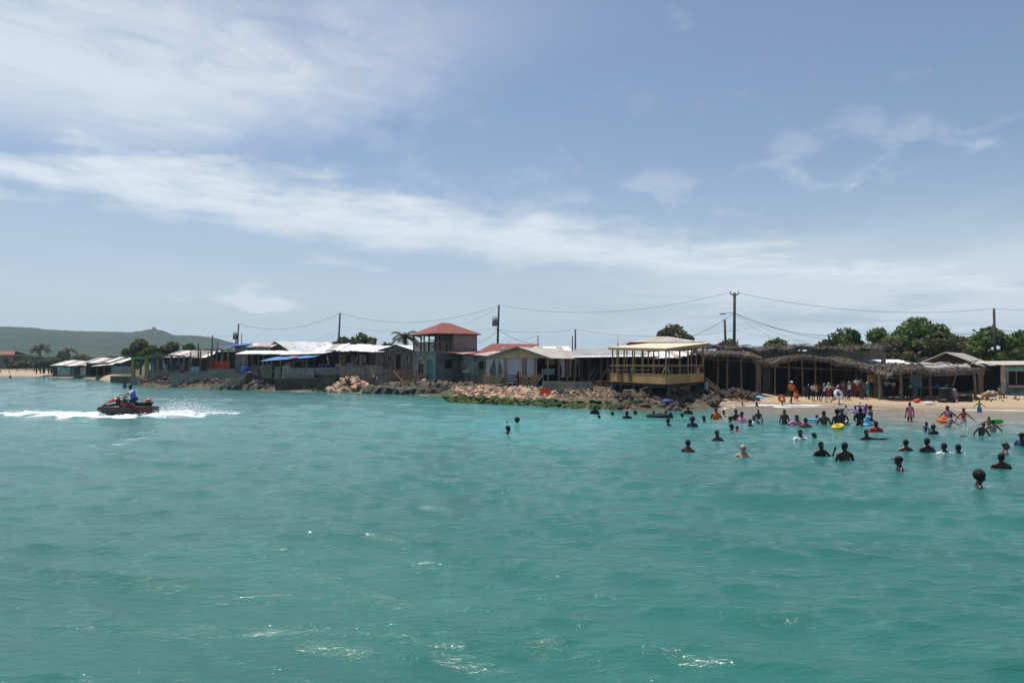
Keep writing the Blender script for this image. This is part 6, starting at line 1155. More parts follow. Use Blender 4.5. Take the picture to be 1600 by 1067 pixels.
CLO = dict(white=(.75, .75, .76), black=(.015, .015, .018), navy=(.02, .03, .1), blue=(.04, .12, .5), red=(.5, .025, .03), orange=(.58, .13, .03), pink=(.62, .2, .32), teal=(.03, .42, .45), grey=(.25, .25, .26), cream=(.65, .6, .48), green=(.06, .42, .08), purple=(.22, .08, .32), sky=(.12, .45, .68), yellow=(.7, .5, .05), brown=(.12, .06, .035), lav=(.4, .42, .6))
CM = {k: mat('cloth ' + k, v, tuple(c * .82 for c in v), 5, .9) for k, v in CLO.items()}
HM = dict(hair=mat('black hair', (.012, .010, .009), (.02, .017, .015), 30, .8, .01, 40))
def om(o, m):
    o.material_slots[0].link = 'OBJECT'; o.material_slots[0].material = m; return o
def person(px, base, top, pose, rotd, skin, topw, botw, hair, label, H=None, land=None, z=None, d=None, group=None, face=False, tilt=0., dz=0., roll=0.):
    D = template(pose); bpy.context.view_layer
    if d is None: d = ground_hit(px, base) if land else WD(base)
    vis = (Z(top, d) - Z(base, d)); H = H or 1.7; s_ = H / 1.75
    if land: zb = float(gz(X(px, d), d)) if z is None else z; s_ = vis / (D['top'] - D['lo']); zr = zb - D['lo'] * s_
    elif z is not None: zr = z
    else: zr = vis - D['top'] * s_ + dz
    if not land and z is None: RIP.append((X(px, d), d, s_))
    t = thing('person', label, 'person', (X(px, d), d, zr), group); t.rotation_euler = (R(tilt), R(roll), R(rotd)); t.scale = (s_,) * 3
    def kid(n, me, m, loc=None, rt=None):
        o = bpy.data.objects.new(n, me); COL.objects.link(o); o.parent = t; 
        if m: om(o, m)
        if loc is not None: o.location = loc; o.rotation_euler = rt.to_euler()
        return o
    kid('body', D['body'], SKIN[skin])
    for w_ in (topw, botw):
        if w_ and w_ != '-': k, c = w_.split(':'); kid({'tee': 'shirt', 'tank': 'tank_top'}.get(k, k), garment(D, k), CM[c])
    if hair:
        k, *c = hair.split(':'); n = {'cap': 'cap', 'scarf': 'headscarf', 'bald': 'shaved_hair'}.get(k, 'hair'); kid(n, hairmesh(k), CM[c[0]] if c else (HM['hair'] if k != 'bald' else SKIN[skin]), D['hc'], D['rot'])
    if face: kid('sunglasses' if face == 'glasses' else 'eyes', facemesh(face if face == 'glasses' else 'eyes'), None, D['hc'], D['rot'])
    return t
SW, BE, SH_ = 'bathers in the sea', 'people on the beach', 'people in the shade of the stalls'
W_ = lambda *a, **k: person(*a, group=SW, **k)
# nearest bathers first
W_(1526.5, 763, 736.5, 'neck', 70, 'd', '-', 'shorts:navy', 'afro', 'nearest bather, only a dark head with a round afro above the water', face=True, H=1.75)
W_(1402.5, 734, 713, 'neck', -100, 'd', '-', 'shorts:black', 'cap:black', 'bather in a dark cap submerged to the neck, looking towards the open sea', face=True)
W_(1561, 730, 708, 'neck', 165, 'd', '-', 'shorts:grey', 'short', 'dark bather with bare shoulders spread wide just below the shaved man')
W_(1568, 711, 690, 'wade', 70, 'm', '-', 'shorts:navy', 'bald', 'shaved headed bare shouldered man standing behind another dark bather', H=1.78)
W_(1317.5, 717, 691, 'wade', 185, 'd', '-', 'shorts:navy', 'short', 'broad backed dark man seen from behind next to the smiling woman', H=1.8)
W_(1281, 711.5, 690, 'fist', 15, 'd', 'tank:black', 'shorts:black', 'short', 'smiling woman in black top raising a fist out of the water', face=True, H=1.62)
W_(1160, 713, 694, 'neck', -35, 'l', '-', 'shorts:red', 'bald', 'pale sunburnt bald man wearing dark sunglasses', face='glasses', H=1.78)
W_(1119.5, 688, 672, 'neck', 15, 'm', '-', 'shorts:navy', 'short', 'brown man facing the camera alone in open water', face=True)
W_(1074, 703.5, 687, 'neck', 140, 'm', '-', 'shorts:black', 'short', 'bather with head turned away, shoulders awash, nearest to the sunglasses man')
W_(794, 680, 665, 'neck', 120, 'd', '-', 'shorts:black', 'short', 'lone swimmer far out with an arm along the water')
W_(808, 665, 653, 'fist', 190, 'd', 'tank:white', 'shorts:black', 'afro', 'far out swimmer in white holding a hand beside the head')
W_(1413, 703.5, 686.5, 'neck', 180, 'm', '-', 'shorts:red', 'short', 'bather with reddish brown bare shoulders in the row of four backs')
W_(1446, 706, 684.5, 'wade', 180, 'd', '-', 'shorts:black', 'short', 'very dark bare back between the red shouldered bather and the white shirts')
W_(1472.5, 710, 692, 'neck', 180, 'd', 'tee:white', 'shorts:navy', 'short', 'larger of the two bathers in wet white shirts')
W_(1494.5, 708.5, 694, 'reach', 170, 'd', 'tee:white', 'shorts:navy', 'short', 'smaller white shirted bather stretching one arm over the water')
W_(1249, 687, 671, 'neck', -5, 'd', 'tee:white', 'shorts:navy', 'short', 'bather in white shirt facing the camera beside a lone floating head', face=True)
W_(1270.5, 686, 676, 'neck', 60, 'd', '-', 'shorts:black', 'short', 'head floating low beside the white shirted bather', H=1.5)
W_(1352, 687, 671, 'reach', 0, 'd', '-', 'shorts:red', 'short', 'bare shouldered youth with one arm lying on the water', face=True)
W_(1594, 696, 676, 'wade', -70, 'd', 'tee:navy', 'shorts:navy', 'cap:black', 'bather in black cap and blue top at the edge of the view')
W_(1604, 690, 670, 'wade', -120, 'd', '-', 'shorts:navy', 'short', 'dark bather half cut off behind the black capped bather')
W_(1456, 677, 663, 'wade', -160, 'd', 'tee:black', 'shorts:black', 'short', 'dark shirted bather with arms held towards the child in blue')
W_(1442, 673, 659, 'splash', 40, 'd', 'tank:blue', 'shorts:navy', 'short', 'small child in blue playing with the dark shirted bather', H=1.1)
W_(1480, 668, 646.5, 'splash', 90, 'd', 'tank:grey', 'shorts:navy', 'short', 'child in grey leaning over in front of the orange float', H=1.3)
W_(1479, 660, 634, 'arms', 0, 'd', 'tank:pink', 'shorts:navy', 'long', 'girl in pink with arms out behind the orange float', H=1.5)
W_(1504, 664, 637.5, 'arms', 5, 'd', 'tank:red', 'shorts:grey', 'short', 'boy in red vest and grey shorts wading with arms out', H=1.3)
W_(1528.5, 680, 660, 'kick', 0, 'd', '-', 'shorts:black', 'short', 'boy kicking one leg up out of the water with a splash', H=1.4)
W_(1545, 668, 650, 'splash', -60, 'b', '-', 'shorts:navy', 'bald', 'light brown child beside the green ring', H=1.2)
W_(1549.5, 675, 656, 'arms', 175, 'd', 'tank:grey', 'shorts:navy', 'short', 'child seen from behind wading towards the green ring', H=1.3)
W_(1568, 658, 648, 'sit', -60, 'd', 'tank:black', 'shorts:black', 'short', 'child lying in the shallows with a leg thrown up', H=1.4, tilt=-62, dz=.25)
W_(1420, 658, 629, 'stand', 180, 'd', 'tank:pink', 'swim_trunks:pink', 'bun', 'girl in a pink swimsuit standing alone ankle deep', H=1.28)
W_(1367, 673, 658, 'wade', 170, 'd', 'tee:red', 'shorts:red', 'short', 'bather in red shirt holding the light blue float')
W_(1342.5, 665, 636, 'bent', 175, 'd', 'tee:black', 'shorts:black', 'long', 'woman in black shirt seen from behind at the light blue float', H=1.62)
W_(1358.5, 658, 633, 'bent', -110, 'd', 'tank:navy', 'skirt:navy', 'short', 'woman in navy dress handing a child to the woman in black', H=1.62)
W_(1344.5, 667, 657, 'neck', 180, 'd', '-', 'shorts:black', 'short', 'head low in the water right below the woman in black shirt', H=1.4)
W_(1351, 645, 631, 'splash', 20, 'd', 'tank:purple', 'shorts:purple', 'short', 'small child in purple behind the navy dress woman', H=1.0)
W_(1320.5, 645, 633, 'wade', 10, 'd', 'tank:white', 'shorts:navy', 'short', 'small child in white behind the embracing couple', H=1.0)
W_(1335, 645, 634, 'wave', 10, 'd', 'tee:lav', 'shorts:navy', 'short', 'bather holding one arm straight up near the surf', H=1.3)
W_(1307, 666, 640, 'bent', 190, 'd', '-', 'shorts:black', 'afro', 'larger of the embracing couple standing waist deep', H=1.7)
W_(1314, 664, 638.5, 'bent', -20, 'd', '-', 'shorts:navy', 'short', 'partner pressed close to the larger of the embracing couple', H=1.65)
W_(1312, 671, 661, 'sit', 60, 'd', 'tank:black', 'shorts:black', 'short', 'bather lying back in the yellow ring with feet up', H=1.5, tilt=-55, dz=.1)
W_(1286, 664, 642, 'wade', 160, 'm', '-', 'shorts:black', 'short', 'brown bare back standing waist deep by the blue bodyboard', H=1.7)
W_(1275, 656, 648, 'neck', -80, 'd', '-', 'shorts:navy', 'short', 'child lying on the light blue bodyboard', H=1.2)
W_(1257.5, 668, 653, 'neck', 170, 'b', '-', 'shorts:navy', 'short', 'bather with light brown bare back below the bodyboard')
W_(1244, 665, 648, 'splash', -20, 'd', 'tee:pink', 'shorts:black', 'short', 'bather in pale pink shirt bending over the water')
W_(1224.5, 663, 640, 'stand', 170, 'm', 'tank:brown', 'shorts:black', 'short', 'slim child standing thigh deep apart from the pink shirted bather', H=1.35)
W_(1184, 654, 640, 'stand', 0, 'd', '-', 'shorts:navy', 'short', 'slim dark child behind the bather with white cloth', H=1.2)
W_(1177, 663, 649, 'fist', -20, 'd', 'tank:white', 'shorts:white', 'short', 'bather holding a white cloth beside bare brown shoulders', H=1.5)
W_(1171, 666, 655, 'neck', 175, 'm', '-', 'shorts:black', 'short', 'bare brown shoulders awash beside the white cloth bather')
W_(1158, 659, 643, 'wade', -60, 'd', 'tee:pink', 'shorts:black', 'short', 'bather in pinkish shirt at the group around the raft child')
W_(1149, 657, 639.5, 'wade', 20, 'd', '-', 'shorts:black', 'short', 'tallest dark bather of the group behind the red capped child')
W_(1140, 659, 650.5, 'neck', 100, 'd', '-', 'shorts:navy', 'short', 'head low in the water at the outer side of the group')
W_(1152.5, 658, 650, 'neck', -10, 'd', 'tank:purple', 'shorts:navy', 'short', 'child held between the tallest dark bather and the pinkish shirt', H=1.0)
W_(1142, 673, 662, 'neck', 100, 'd', '-', 'shorts:black', 'short', 'dark head in the water right beside the red capped child')
W_(1151, 674, 665, 'neck', -90, 'd', 'tee:red', 'shorts:navy', 'cap:red', 'child in red cap floating low beside a dark head', H=1.1)
W_(1130, 651, 641, 'neck', 0, 'd', 'tee:cream', 'shorts:navy', 'short', 'bather in cream shirt behind the orange vest', H=1.4)
W_(1118, 656, 637, 'wade', 0, 'd', 'life_vest:orange', 'shorts:red', 'short', 'bather wearing a bright orange red life vest', H=1.6)
W_(1099, 659, 649.5, 'neck', 30, 'd', 'tee:grey', 'shorts:navy', 'short', 'bather in pale grey shirt between the orange vest and the navy shirt')
W_(1081, 667, 652, 'wade', -40, 'd', 'tee:navy', 'shorts:navy', 'afro', 'bather in navy shirt with bushy hair turned sideways')
W_(1074.5, 647, 635, 'wade', 0, 'd', 'tee:black', 'shorts:black', 'short', 'dark clad bather standing at the foot of the boulders', H=1.5)
W_(1065, 653, 645.5, 'neck', 90, 'd', 'tee:green', 'shorts:navy', 'short', 'swimmer with a green top between the raft and the boulder bather', H=1.4)
W_(1043, 664, 654, 'neck', -150, 'd', '-', 'shorts:black', 'bun', 'single head with tied hair in front of the black tube raft')
W_(1047, 653, 644.5, 'neck', 180, 'd', '-', 'shorts:black', 'short', 'bather hanging on to the end of the black tube raft')
for px, l_, c_ in ((1021, 'bather riding the outer end of the black tube raft', 'tank:black'), (1030, 'small child in the middle of the black tube raft', 'tank:pink'), (1040, 'bather sitting up at the inner end of the black tube raft', 'tank:navy')): W_(px, 651, 641.5 if px != 1030 else 645, 'neck', 10, 'd', c_, 'shorts:black', 'short', l_, H=1.4)
W_(992, 648, 641, 'neck', 90, 'd', 'tee:navy', 'shorts:navy', 'short', 'swimmer in navy shirt lying forward near the deck boulders')
W_(979, 653.5, 642, 'wade', 180, 'd', 'tee:black', 'shorts:black', 'short', 'dark bather in black shirt below the blue barrel')
W_(956.5, 649, 643, 'neck', 120, 'd', '-', 'shorts:black', 'short', 'bare dark head between the black shirt bather and the bank')
W_(935.5, 653.5, 648, 'neck', 60, 'm', '-', 'shorts:black', 'short', 'lowest head in the water off the mossy bank', H=1.4)
W_(929, 646, 634, 'bent', 180, 'd', 'tee:black', 'shorts:black', 'short', 'dark figure standing against the mossy boulders', H=1.5)
W_(17, 590.5, 585.5, 'wade', 90, 'd', 'tee:black', 'shorts:black', 'short', 'tiny far bather off the distant sandy beach', H=1.6)
W_(196, 606, 598.5, 'stand', 180, 'd', '-', 'trousers:navy', None, 'handstanding swimmer whose dark legs stick out of the sea', H=1.6, roll=180, z=.9)
# on the sand
B_ = lambda *a, **k: person(*a, land=True, group=BE, **k)
B_(1159, 638, 627, 'sit', 40, 'd', 'tee:red', 'shorts:red', 'short', 'small child in red sitting in the surf by the shingle')
B_(1181.5, 641, 622, 'walk', 80, 'd', 'tee:sky', 'shorts:black', 'short', 'child in light blue walking out of the surf with a board')
B_(1221, 636, 625, 'bend', 60, 'd', 'tank:brown', 'shorts:brown', 'short', 'child crouching at the water edge under an orange float')
B_(1236, 631, 595.5, 'walk', 15, 'd', 'tee:orange', 'shorts:black', 'cap:white', 'tall man in white cap and orange shirt striding on the sand')
B_(1306.5, 631, 602, 'run', 40, 'd', 'tee:black', 'shorts:black', 'scarf:pink', 'runner with pink headscarf carrying a white ring')
B_(1348, 623, 597, 'walk', -40, 'd', 'tank:cream', 'shorts:brown', 'short', 'bare armed person walking just behind the teal towel')
B_(1354, 623, 597, 'walk', 20, 'd', 'tank:teal', 'skirt:teal', 'scarf:cream', 'woman wrapped in a long teal towel')
B_(1372, 623, 588, 'walk', 175, 'd', 'tee:brown', 'shorts:brown', 'short', 'tall dark man walking away between teal towel and blue shirt')
B_(1528.5, 650, 626, 'arms', -20, 'd', 'tank:green', 'skirt:blue', 'short', 'girl in green top and blue skirt skipping at the water edge')
S_ = lambda *a, **k: person(*a, land=True, group=SH_, **k)
for a in ((1243, 626, 604.2, 'bend', -40, 'd', 'tank:red', 'shorts:orange', 'short', 'child in red and orange right behind the striding man'),
 (1270, 626, 598.6, 'bent', 20, 'd', 'tee:cream', 'shorts:black', 'short', 'person in cream top carrying a peach bag'),
 (1278, 626, 599.6, 'bent', -30, 'd', 'tee:brown', 'trousers:black', 'short', 'person in brown behind the peach bag'),
 (1287, 627, 598, 'walk', 60, 'd', 'tank:white', 'shorts:navy', 'scarf:grey', 'slim person in white tank top and navy shorts with grey scarf'),
 (1294, 627, 600, 'bent', 10, 'd', 'tee:cream', 'shorts:red', 'scarf:cream', 'person all in cream with a cream scarf and red shorts'),
 (1301, 626, 602.4, 'stand', 10, 'd', 'tee:grey', 'trousers:black', 'short', 'shadowy grey figure behind the white ring runner'),
 (1318, 626, 595.6, 'walk', -20, 'm', 'tank:brown', 'shorts:brown', 'short', 'bare brown person leading the one in white and navy'),
 (1326, 626, 597, 'walk', 20, 'd', 'tank:white', 'trousers:navy', 'scarf:pink', 'person in white vest and navy trousers with pinkish scarf'),
 (1338.5, 623, 591.4, 'bent', 10, 'd', 'tee:white', 'shorts:red', 'short', 'tall person in white shirt and bright red shorts'),
 (1345.5, 623, 590.4, 'stand', 0, 'm', 'tank:brown', 'trousers:brown', 'short', 'person in brown top behind the teal towel'),
 (1361, 622, 594.4, 'stand', 0, 'd', 'tee:navy', 'trousers:black', 'cap:white', 'person in navy shirt and white cap in the thatch shade'),
 (1384.5, 621, 591, 'stand', 180, 'd', 'tee:lav', 'trousers:navy', 'cap:white', 'man in pale blue and white shirt seen from behind'),
 (1395, 621, 593, 'bent', 20, 'd', 'tee:cream', 'trousers:brown', 'short', 'shadowy person in beige beside the pale blue shirt'),
 (1401, 619, 592, 'stand', 0, 'd', 'tee:black', 'trousers:black', 'short', 'dark clothed person deep in the thatch hut shade'),
 (1406, 622, 602, 'stand', 20, 'd', 'tank:pink', 'shorts:white', 'short', 'small child in pink by the second hut post'),
 (1422, 621, 597, 'reach', 160, 'd', 'tank:white', 'trousers:black', 'cap:red', 'person in white vest and red cap holding an arm out to the post'),
 (1433, 618, 594, 'stand', 0, 'd', 'tee:black', 'trousers:black', 'short', 'dark figure by the picnic table in the hut'),
 (1462.5, 621, 597, 'stand', 180, 'd', 'tee:blue', 'trousers:black', 'short', 'person in bright blue shirt behind the hut post'),
 (1470, 619, 594, 'stand', 180, 'd', 'tee:black', 'trousers:black', 'cap:black', 'dark figure standing before the pale blue wall panel'),
 (1479, 620, 597, 'bent', 0, 'm', 'tee:lav', 'trousers:navy', 'short', 'person in dull lilac behind the tall stack of tubes'),
 (1256, 624, 605.4, 'sit', 20, 'd', 'tee:brown', 'trousers:black', 'short', 'seated dark figure deep under the arched thatch'),
 (1331, 623, 595.4, 'stand', -20, 'd', 'tee:brown', 'trousers:brown', 'short', 'shadowy brown clad figure between white vest and red shorts'),
 (1560, 622, 603, 'sit', 40, 'b', 'tee:grey', 'shorts:brown', 'short', 'light skinned person sitting at the gabled bar'),
 (1263, 625, 601.4, 'stand', 30, 'd', 'tee:navy', 'trousers:black', 'scarf:grey', 'person in navy with grey scarf behind the cream top'),
 (1308, 623, 599.4, 'stand', -30, 'd', 'tank:pink', 'shorts:navy', 'long', 'long haired person in pink top behind the white ring runner'),
 (1314, 624, 598.4, 'bent', 0, 'd', 'tee:navy', 'trousers:black', 'short', 'navy clad person between pink top and the bare brown person'),
 (1352, 620, 594.4, 'stand', 20, 'd', 'tee:white', 'trousers:black', 'short', 'person in white right behind the teal towel woman'),
 (1378, 618, 594, 'stand', -10, 'd', 'tee:navy', 'shorts:black', 'short', 'navy shirted person squeezed beside the pale blue shirt'),
 (1390, 617, 593, 'stand', 10, 'd', 'tee:grey', 'trousers:black', 'short', 'person in grey behind the beige person'),
 (1412, 618, 595, 'bent', -10, 'd', 'tee:grey', 'trousers:black', 'short', 'grey shirted person past the small child in pink'),
 (1442, 618, 595, 'stand', 30, 'd', 'tee:cream', 'trousers:brown', 'cap:black', 'black capped person in cream inside the thatch hut'),
 (1452, 618, 596, 'sit', 0, 'd', 'tee:blue', 'trousers:navy', 'short', 'blue shirted person seated by the hut bench table'),
 (1366, 621, 596.4, 'stand', 10, 'd', 'tee:white', 'trousers:black', 'short', 'half hidden person in white behind the tall dark man')):
    jt = random.uniform(-3.2, 1.2) if 1250 < a[0] < 1370 else 0
    S_(a[0], a[1] + jt, a[2] + jt * .8, *a[3:])
def T_(px, base, top, d, *a, **k): person(px, base, top, *a, land=True, d=d, group='people on the terraces', **k)
T_(584, 601, 583, 78.2, 'stand', 180, 'd', 'tank:white', 'shorts:red', 'short', 'taller child in white and red on the stone heap', z=Z(600, 78.2)); T_(589.5, 601.5, 587, 77.7, 'stand', 170, 'd', 'tank:white', 'shorts:green', 'short', 'shorter child with green shorts on the stone heap', z=Z(601, 77.7))
T_(820.5, 598, 571.5, 67.5, 'bent', 170, 'd', 'tee:navy', 'trousers:black', 'short', 'person in dark blue shirt leaning at the slatted railing', z=.97); T_(809.5, 600, 577, 66.4, 'stand', 90, 'd', 'tee:black', 'trousers:black', 'short', 'dark figure standing in the spotted entrance screen', z=.97)
T_(1047, 590, 568, 52.5, 'sit', -150, 'd', 'tee:teal', 'trousers:navy', 'short', 'person in teal shirt seated on the plywood deck', z=1.62); T_(1090, 592, 569, 56.5, 'wave', 10, 'd', 'tee:pink', 'shorts:white', 'short', 'person in bright pink raising an arm on the deck', z=1.62); T_(988, 590, 566, 57, 'sit', 60, 'd', 'tee:white', 'trousers:black', 'cap:white', 'person in white cap seated deep in the deck', z=1.62)
T_(1024, 590, 570, 55, 'sit', 100, 'd', 'tee:black', 'trousers:black', 'short', 'person in black seated behind the white cloth table', z=1.62); T_(1072, 590, 570, 54.5, 'sit', -60, 'd', 'tee:black', 'trousers:black', 'short', 'person in black seated past the braced corner post', z=1.62); T_(968, 590, 570, 56.3, 'sit', 60, 'd', 'tee:brown', 'trousers:black', 'short', 'person in brown seated at the outer deck rail', z=1.62)
# ---------------------------------------------------------------- floats
def ring(px, py, Rr, r, c, label, rot=(0, 0, 0), z=None, d=None, cat='float', name='swim_ring'):
    d = d or WD(py); mb = MB(); torus(mb, (0, 0, 0), Rr, r, 22, 10, Euler(rot).to_matrix()); o = solo(name, mb, CM[c] if c in CM else M[c], label, cat, None, (0, 0, 0), True); o.location = P(px, d, r * .35 if z is None else z); return o
ring(1475, 661, .24, .09, 'orange', 'bright orange ring float between the two girls in the shallows', (R(12), 0, 0), .12); ring(1555.5, 663, .19, .07, 'green', 'bright green ring float beside the light brown child', (R(-15), R(10), 0), .15); ring(1308, 671, .18, .08, 'yellow', 'yellow ring float below the embracing couple', (R(10), R(-14), 0), .12)
o = ring(1030, 652, .5, .14, 'black', 'big black inner tube raft carrying three bathers', name='inner_tube'); o.scale = (1.1, .9, .9)
ring(1309, 624, .25, .10, 'white', 'white ring held by the running bather', (R(70), 0, R(20)), d=ground_hit(1306, 631) - .3, z=float(gz(X(1306, 55), 55)) + .62)
def board(px, py, L, c, label, rz, z=.06, d=None, name='bodyboard', rx=0.):
    d = d or WD(py); mb = MB(); n = 14; pr = [(math.cos(a) * L / 2, math.sin(a) * .26) for a in [6.2832 * k / n for k in range(n)]]; mb.add([(x, y, -.035) for x, y in pr] + [(x, y, .035) for x, y in pr], [tuple(range(n))[::-1], tuple(range(n, 2 * n))] + [(i, (i + 1) % n, n + (i + 1) % n, n + i) for i in range(n)]); o = solo(name, mb, CM[c], label, 'float', None, (0, 0, 0)); o.location = P(px, d, z); o.rotation_euler = (R(rx), 0, R(rz)); return o
board(1272, 658, 1.0, 'sky', 'light blue bodyboard with a child lying on it', 10, .08); board(1187, 640, .5, 'sky', 'light blue board carried by the child in light blue', 20, .62, ground_hit(1182, 641), rx=12); board(1340, 642, .9, 'blue', 'blue and white board beside the raised arm', -10, .1); board(1345, 641, .8, 'purple', 'purple float under the small child in purple', 5, .25)
d_ = WD(666); mb = MB(); mb.ell((0, 0, .06), (.27, .2, .1), 14, 8); mb.ell((-.08, .04, .24), (.10, .09, .2), 12, 8, rot=(0, R(12), 0)); mb.ell((-.04, -.04, .4), (.12, .1, .08), 12, 8); o = solo('inflatable_toy', mb, CM['sky'], 'light blue inflatable animal float between the two women', 'float', None, (0, 0, 0), True); o.location = P(1356, d_, 0)
d_ = WD(664); mb = MB(); mb.ell((0, 0, .1), (.12, .12, .12), 14, 8); o = solo('beach_ball', mb, CM['white'], 'white ball floating beside the yellow ring', 'ball', None, (0, 0, 0), True); o.location = P(1323.5, d_, 0)
d_ = ground_hit(1220, 634); mb = MB(); torus(mb, (0, 0, 0), .17, .09, 18, 8, Euler((R(65), 0, 0)).to_matrix()); mb.ell((-.17, -.05, .14), (.09, .08, .1), 10, 6); o = solo('swim_ring', mb, CM['orange'], 'orange animal ring over the crouching child', 'float', None, (0, 0, 0), True); o.location = P(1220.5, d_, gpt(1220, d_)[2] + .48)
d_ = ground_hit(1234, 632); mb = MB(); torus(mb, (0, 0, 0), .14, .07, 18, 8, Euler((R(80), 0, R(20))).to_matrix()); o = solo('swim_ring', mb, CM['orange'], 'small orange ring hanging at the knee of the striding man', 'float', None, (0, 0, 0), True); o.location = P(1243.5, d_ - .1, gpt(1243, d_)[2] + .55)
d_ = ground_hit(1271, 625); mb = MB(); mb.ell((0, 0, 0), (.2, .12, .17), 12, 8); torus(mb, (0, 0, .24), .12, .02, 12, 6, Euler((R(90), 0, 0)).to_matrix()); o = solo('beach_bag', mb, mat('peach cloth', (.7, .33, .24)), 'peach coloured bag held by the person in cream', 'bag', None, (0, 0, 0), True); o.location = P(1273, d_ - .25, gpt(1271, d_)[2] + .72)
# ---------------------------------------------------------------- jet ski and its rider
JD = 42.6; jo = Vector(P(203, JD, .08)); yaw = R(180 + 30); JM = Matrix.Translation(jo) @ Matrix.Rotation(yaw, 4, 'Z') @ Matrix.Rotation(R(-1), 4, 'Y') @ Matrix.Scale(.88, 4)
t = thing('jet_ski', 'black and orange jet ski cutting through white foam', 'jet ski', jo)
def loft(secs, m, name, parent, mi=None):
    """secs: (x, [(y, z)...] half profile from keel to top centre)"""
    mb = MB(); k = len(secs[0][1]); ring_ = []
    for x, pr in secs: ring_.append([Vector((x, -y, z)) for y, z in pr] + [Vector((x, y, z)) for y, z in reversed(pr[1:-1])])
    n = len(ring_[0]); V = [JM @ p for r in ring_ for p in r]; F = [(i * n + j, i * n + (j + 1) % n, (i + 1) * n + (j + 1) % n, (i + 1) * n + j) for i in range(len(secs) - 1) for j in range(n)] + [tuple(range(n))[::-1], tuple((len(secs) - 1) * n + j for j in range(n))]
    mb.add(V, F); return part(name, mb, m, parent, True)
gl = mat('glossy black hull', (.012, .013, .016), (.018, .018, .02), 3, .35, spec=.4); og = mat('glossy orange red fairing', (.55, .065, .025), (.45, .05, .02), 3, .25, spec=.6)
st = [(-1.65, .50, .02, .42, .44), (-1.2, .56, -.05, .44, .47), (-.5, .6, -.12, .46, .5), (.2, .6, -.16, .47, .52), (.8, .54, -.14, .46, .54), (1.25, .38, -.04, .44, .52), (1.58, .18, .12, .40, .46), (1.74, .03, .24, .36, .40)]
loft([(x, [(0, zk), (w_ * .55, zk + .07), (w_ * .92, zk + .22), (w_, zg - .06), (w_, zg), (w_ * .86, zg + .03), (0, zd)]) for x, w_, zk, zg, zd in st], gl, 'hull', t)
loft([(-.15, [(0, .45), (.28, .47), (.26, .70), (.12, .80), (0, .82)]), (.25, [(0, .45), (.36, .48), (.32, .78), (.16, .93), (0, .95)]), (.62, [(0, .45), (.38, .48), (.33, .76), (.2, .95), (0, .98)]), (1.05, [(0, .45), (.30, .47), (.27, .62), (.16, .74), (0, .78)]), (1.5, [(0, .42), (.1, .42), (.1, .46), (.06, .5), (0, .51)])], gl, 'front_deck', t)
loft([(.5, [(0, .8), (.2, .86), (.26, .93), (.12, 1.03), (0, 1.05)]), (.85, [(0, .7), (.22, .76), (.27, .84), (.14, .95), (0, .97)]), (1.2, [(0, .55), (.16, .62), (.18, .67), (.1, .74), (0, .76)]), (1.42, [(0, .48), (.05, .52), (.06, .54), (.03, .57), (0, .58)])], og, 'hood', t)
loft([(-1.25, [(0, .46), (.17, .48), (.19, .62), (.12, .7), (0, .71)]), (-.9, [(0, .46), (.2, .48), (.2, .66), (.13, .75), (0, .76)]), (-.5, [(0, .46), (.22, .48), (.19, .66), (.13, .72), (0, .73)]), (-.1, [(0, .46), (.22, .48), (.18, .7), (.12, .78), (0, .79)])], M['black'], 'seat', t)
loft([(-1.2, [(0, .62), (.13, .63), (.15, .8), (.1, .9), (0, .91)]), (-1.0, [(0, .62), (.15, .63), (.16, .82), (.11, .93), (0, .94)]), (-.86, [(0, .62), (.13, .63), (.13, .7), (.09, .74), (0, .75)])], og, 'seat_hump', t)
for s_ in (-1, 1):
    mb = MB(); mb.hexa([JM @ Vector(v) for v in ((-.35, s_ * .30, .52), (.5, s_ * .385, .54), (.5, s_ * .375, .54), (-.35, s_ * .29, .52))], [JM @ Vector(v) for v in ((-.2, s_ * .26, .72), (.5, s_ * .345, .74), (.5, s_ * .335, .74), (-.2, s_ * .25, .72))]); part('side_fairing', mb, og, t)
    mb = MB(); mb.beam(JM @ Vector((-1.2, s_ * .585, .28)), JM @ Vector((-.3, s_ * .615, .28)), .02, .07); part('side_stripe', mb, mat('dark red stripe', (.28, .03, .025)), t)
    mb = MB(); mb.beam(JM @ Vector((.75, s_ * .3, .72)), JM @ Vector((1.25, s_ * .2, .6)), .05, .09); part('headlight', mb, M['white'], t)
    mb = MB(); mb.beam(JM @ Vector((.35, s_ * .05, 1.0)), JM @ Vector((.2, s_ * .42, 1.04)), .05); mb.beam(JM @ Vector((.2, s_ * .3, 1.03)), JM @ Vector((.17, s_ * .45, 1.04)), .065); part('handlebar', mb, M['black'], t)
    mb = MB(); mb.ell(JM @ Vector((.62, s_ * .40, 1.0)), (.05, .1, .07), 8, 6); part('mirror', mb, M['metal'], t, True)
mb = MB(); mb.beam(JM @ Vector((-1.35, -.2, .72)), JM @ Vector((-1.35, .2, .72)), .04); mb.beam(JM @ Vector((-1.35, -.2, .72)), JM @ Vector((-1.2, -.16, .56)), .04); mb.beam(JM @ Vector((-1.35, .2, .72)), JM @ Vector((-1.2, .16, .56)), .04); part('grab_bar', mb, M['black'], t)
sp_ = JM @ Vector((-.28, 0, .78)); r_ = person(203, 640, 613, 'ride', 0, 'd', 'tee:white', 'shorts:navy', 'short', 'rider in blue life vest and white sleeves astride the jet ski', d=sp_.y, z=0, H=1.72, face=True)
D = template('ride'); r_.location = (sp_.x, sp_.y, sp_.z - (.93 - .1) * 1.72 / 1.75); r_.rotation_euler = (0, 0, yaw + math.pi / 2)
o = bpy.data.objects.new('life_vest', garment(D, 'life_vest')); COL.objects.link(o); o.parent = r_; om(o, CM['blue'])
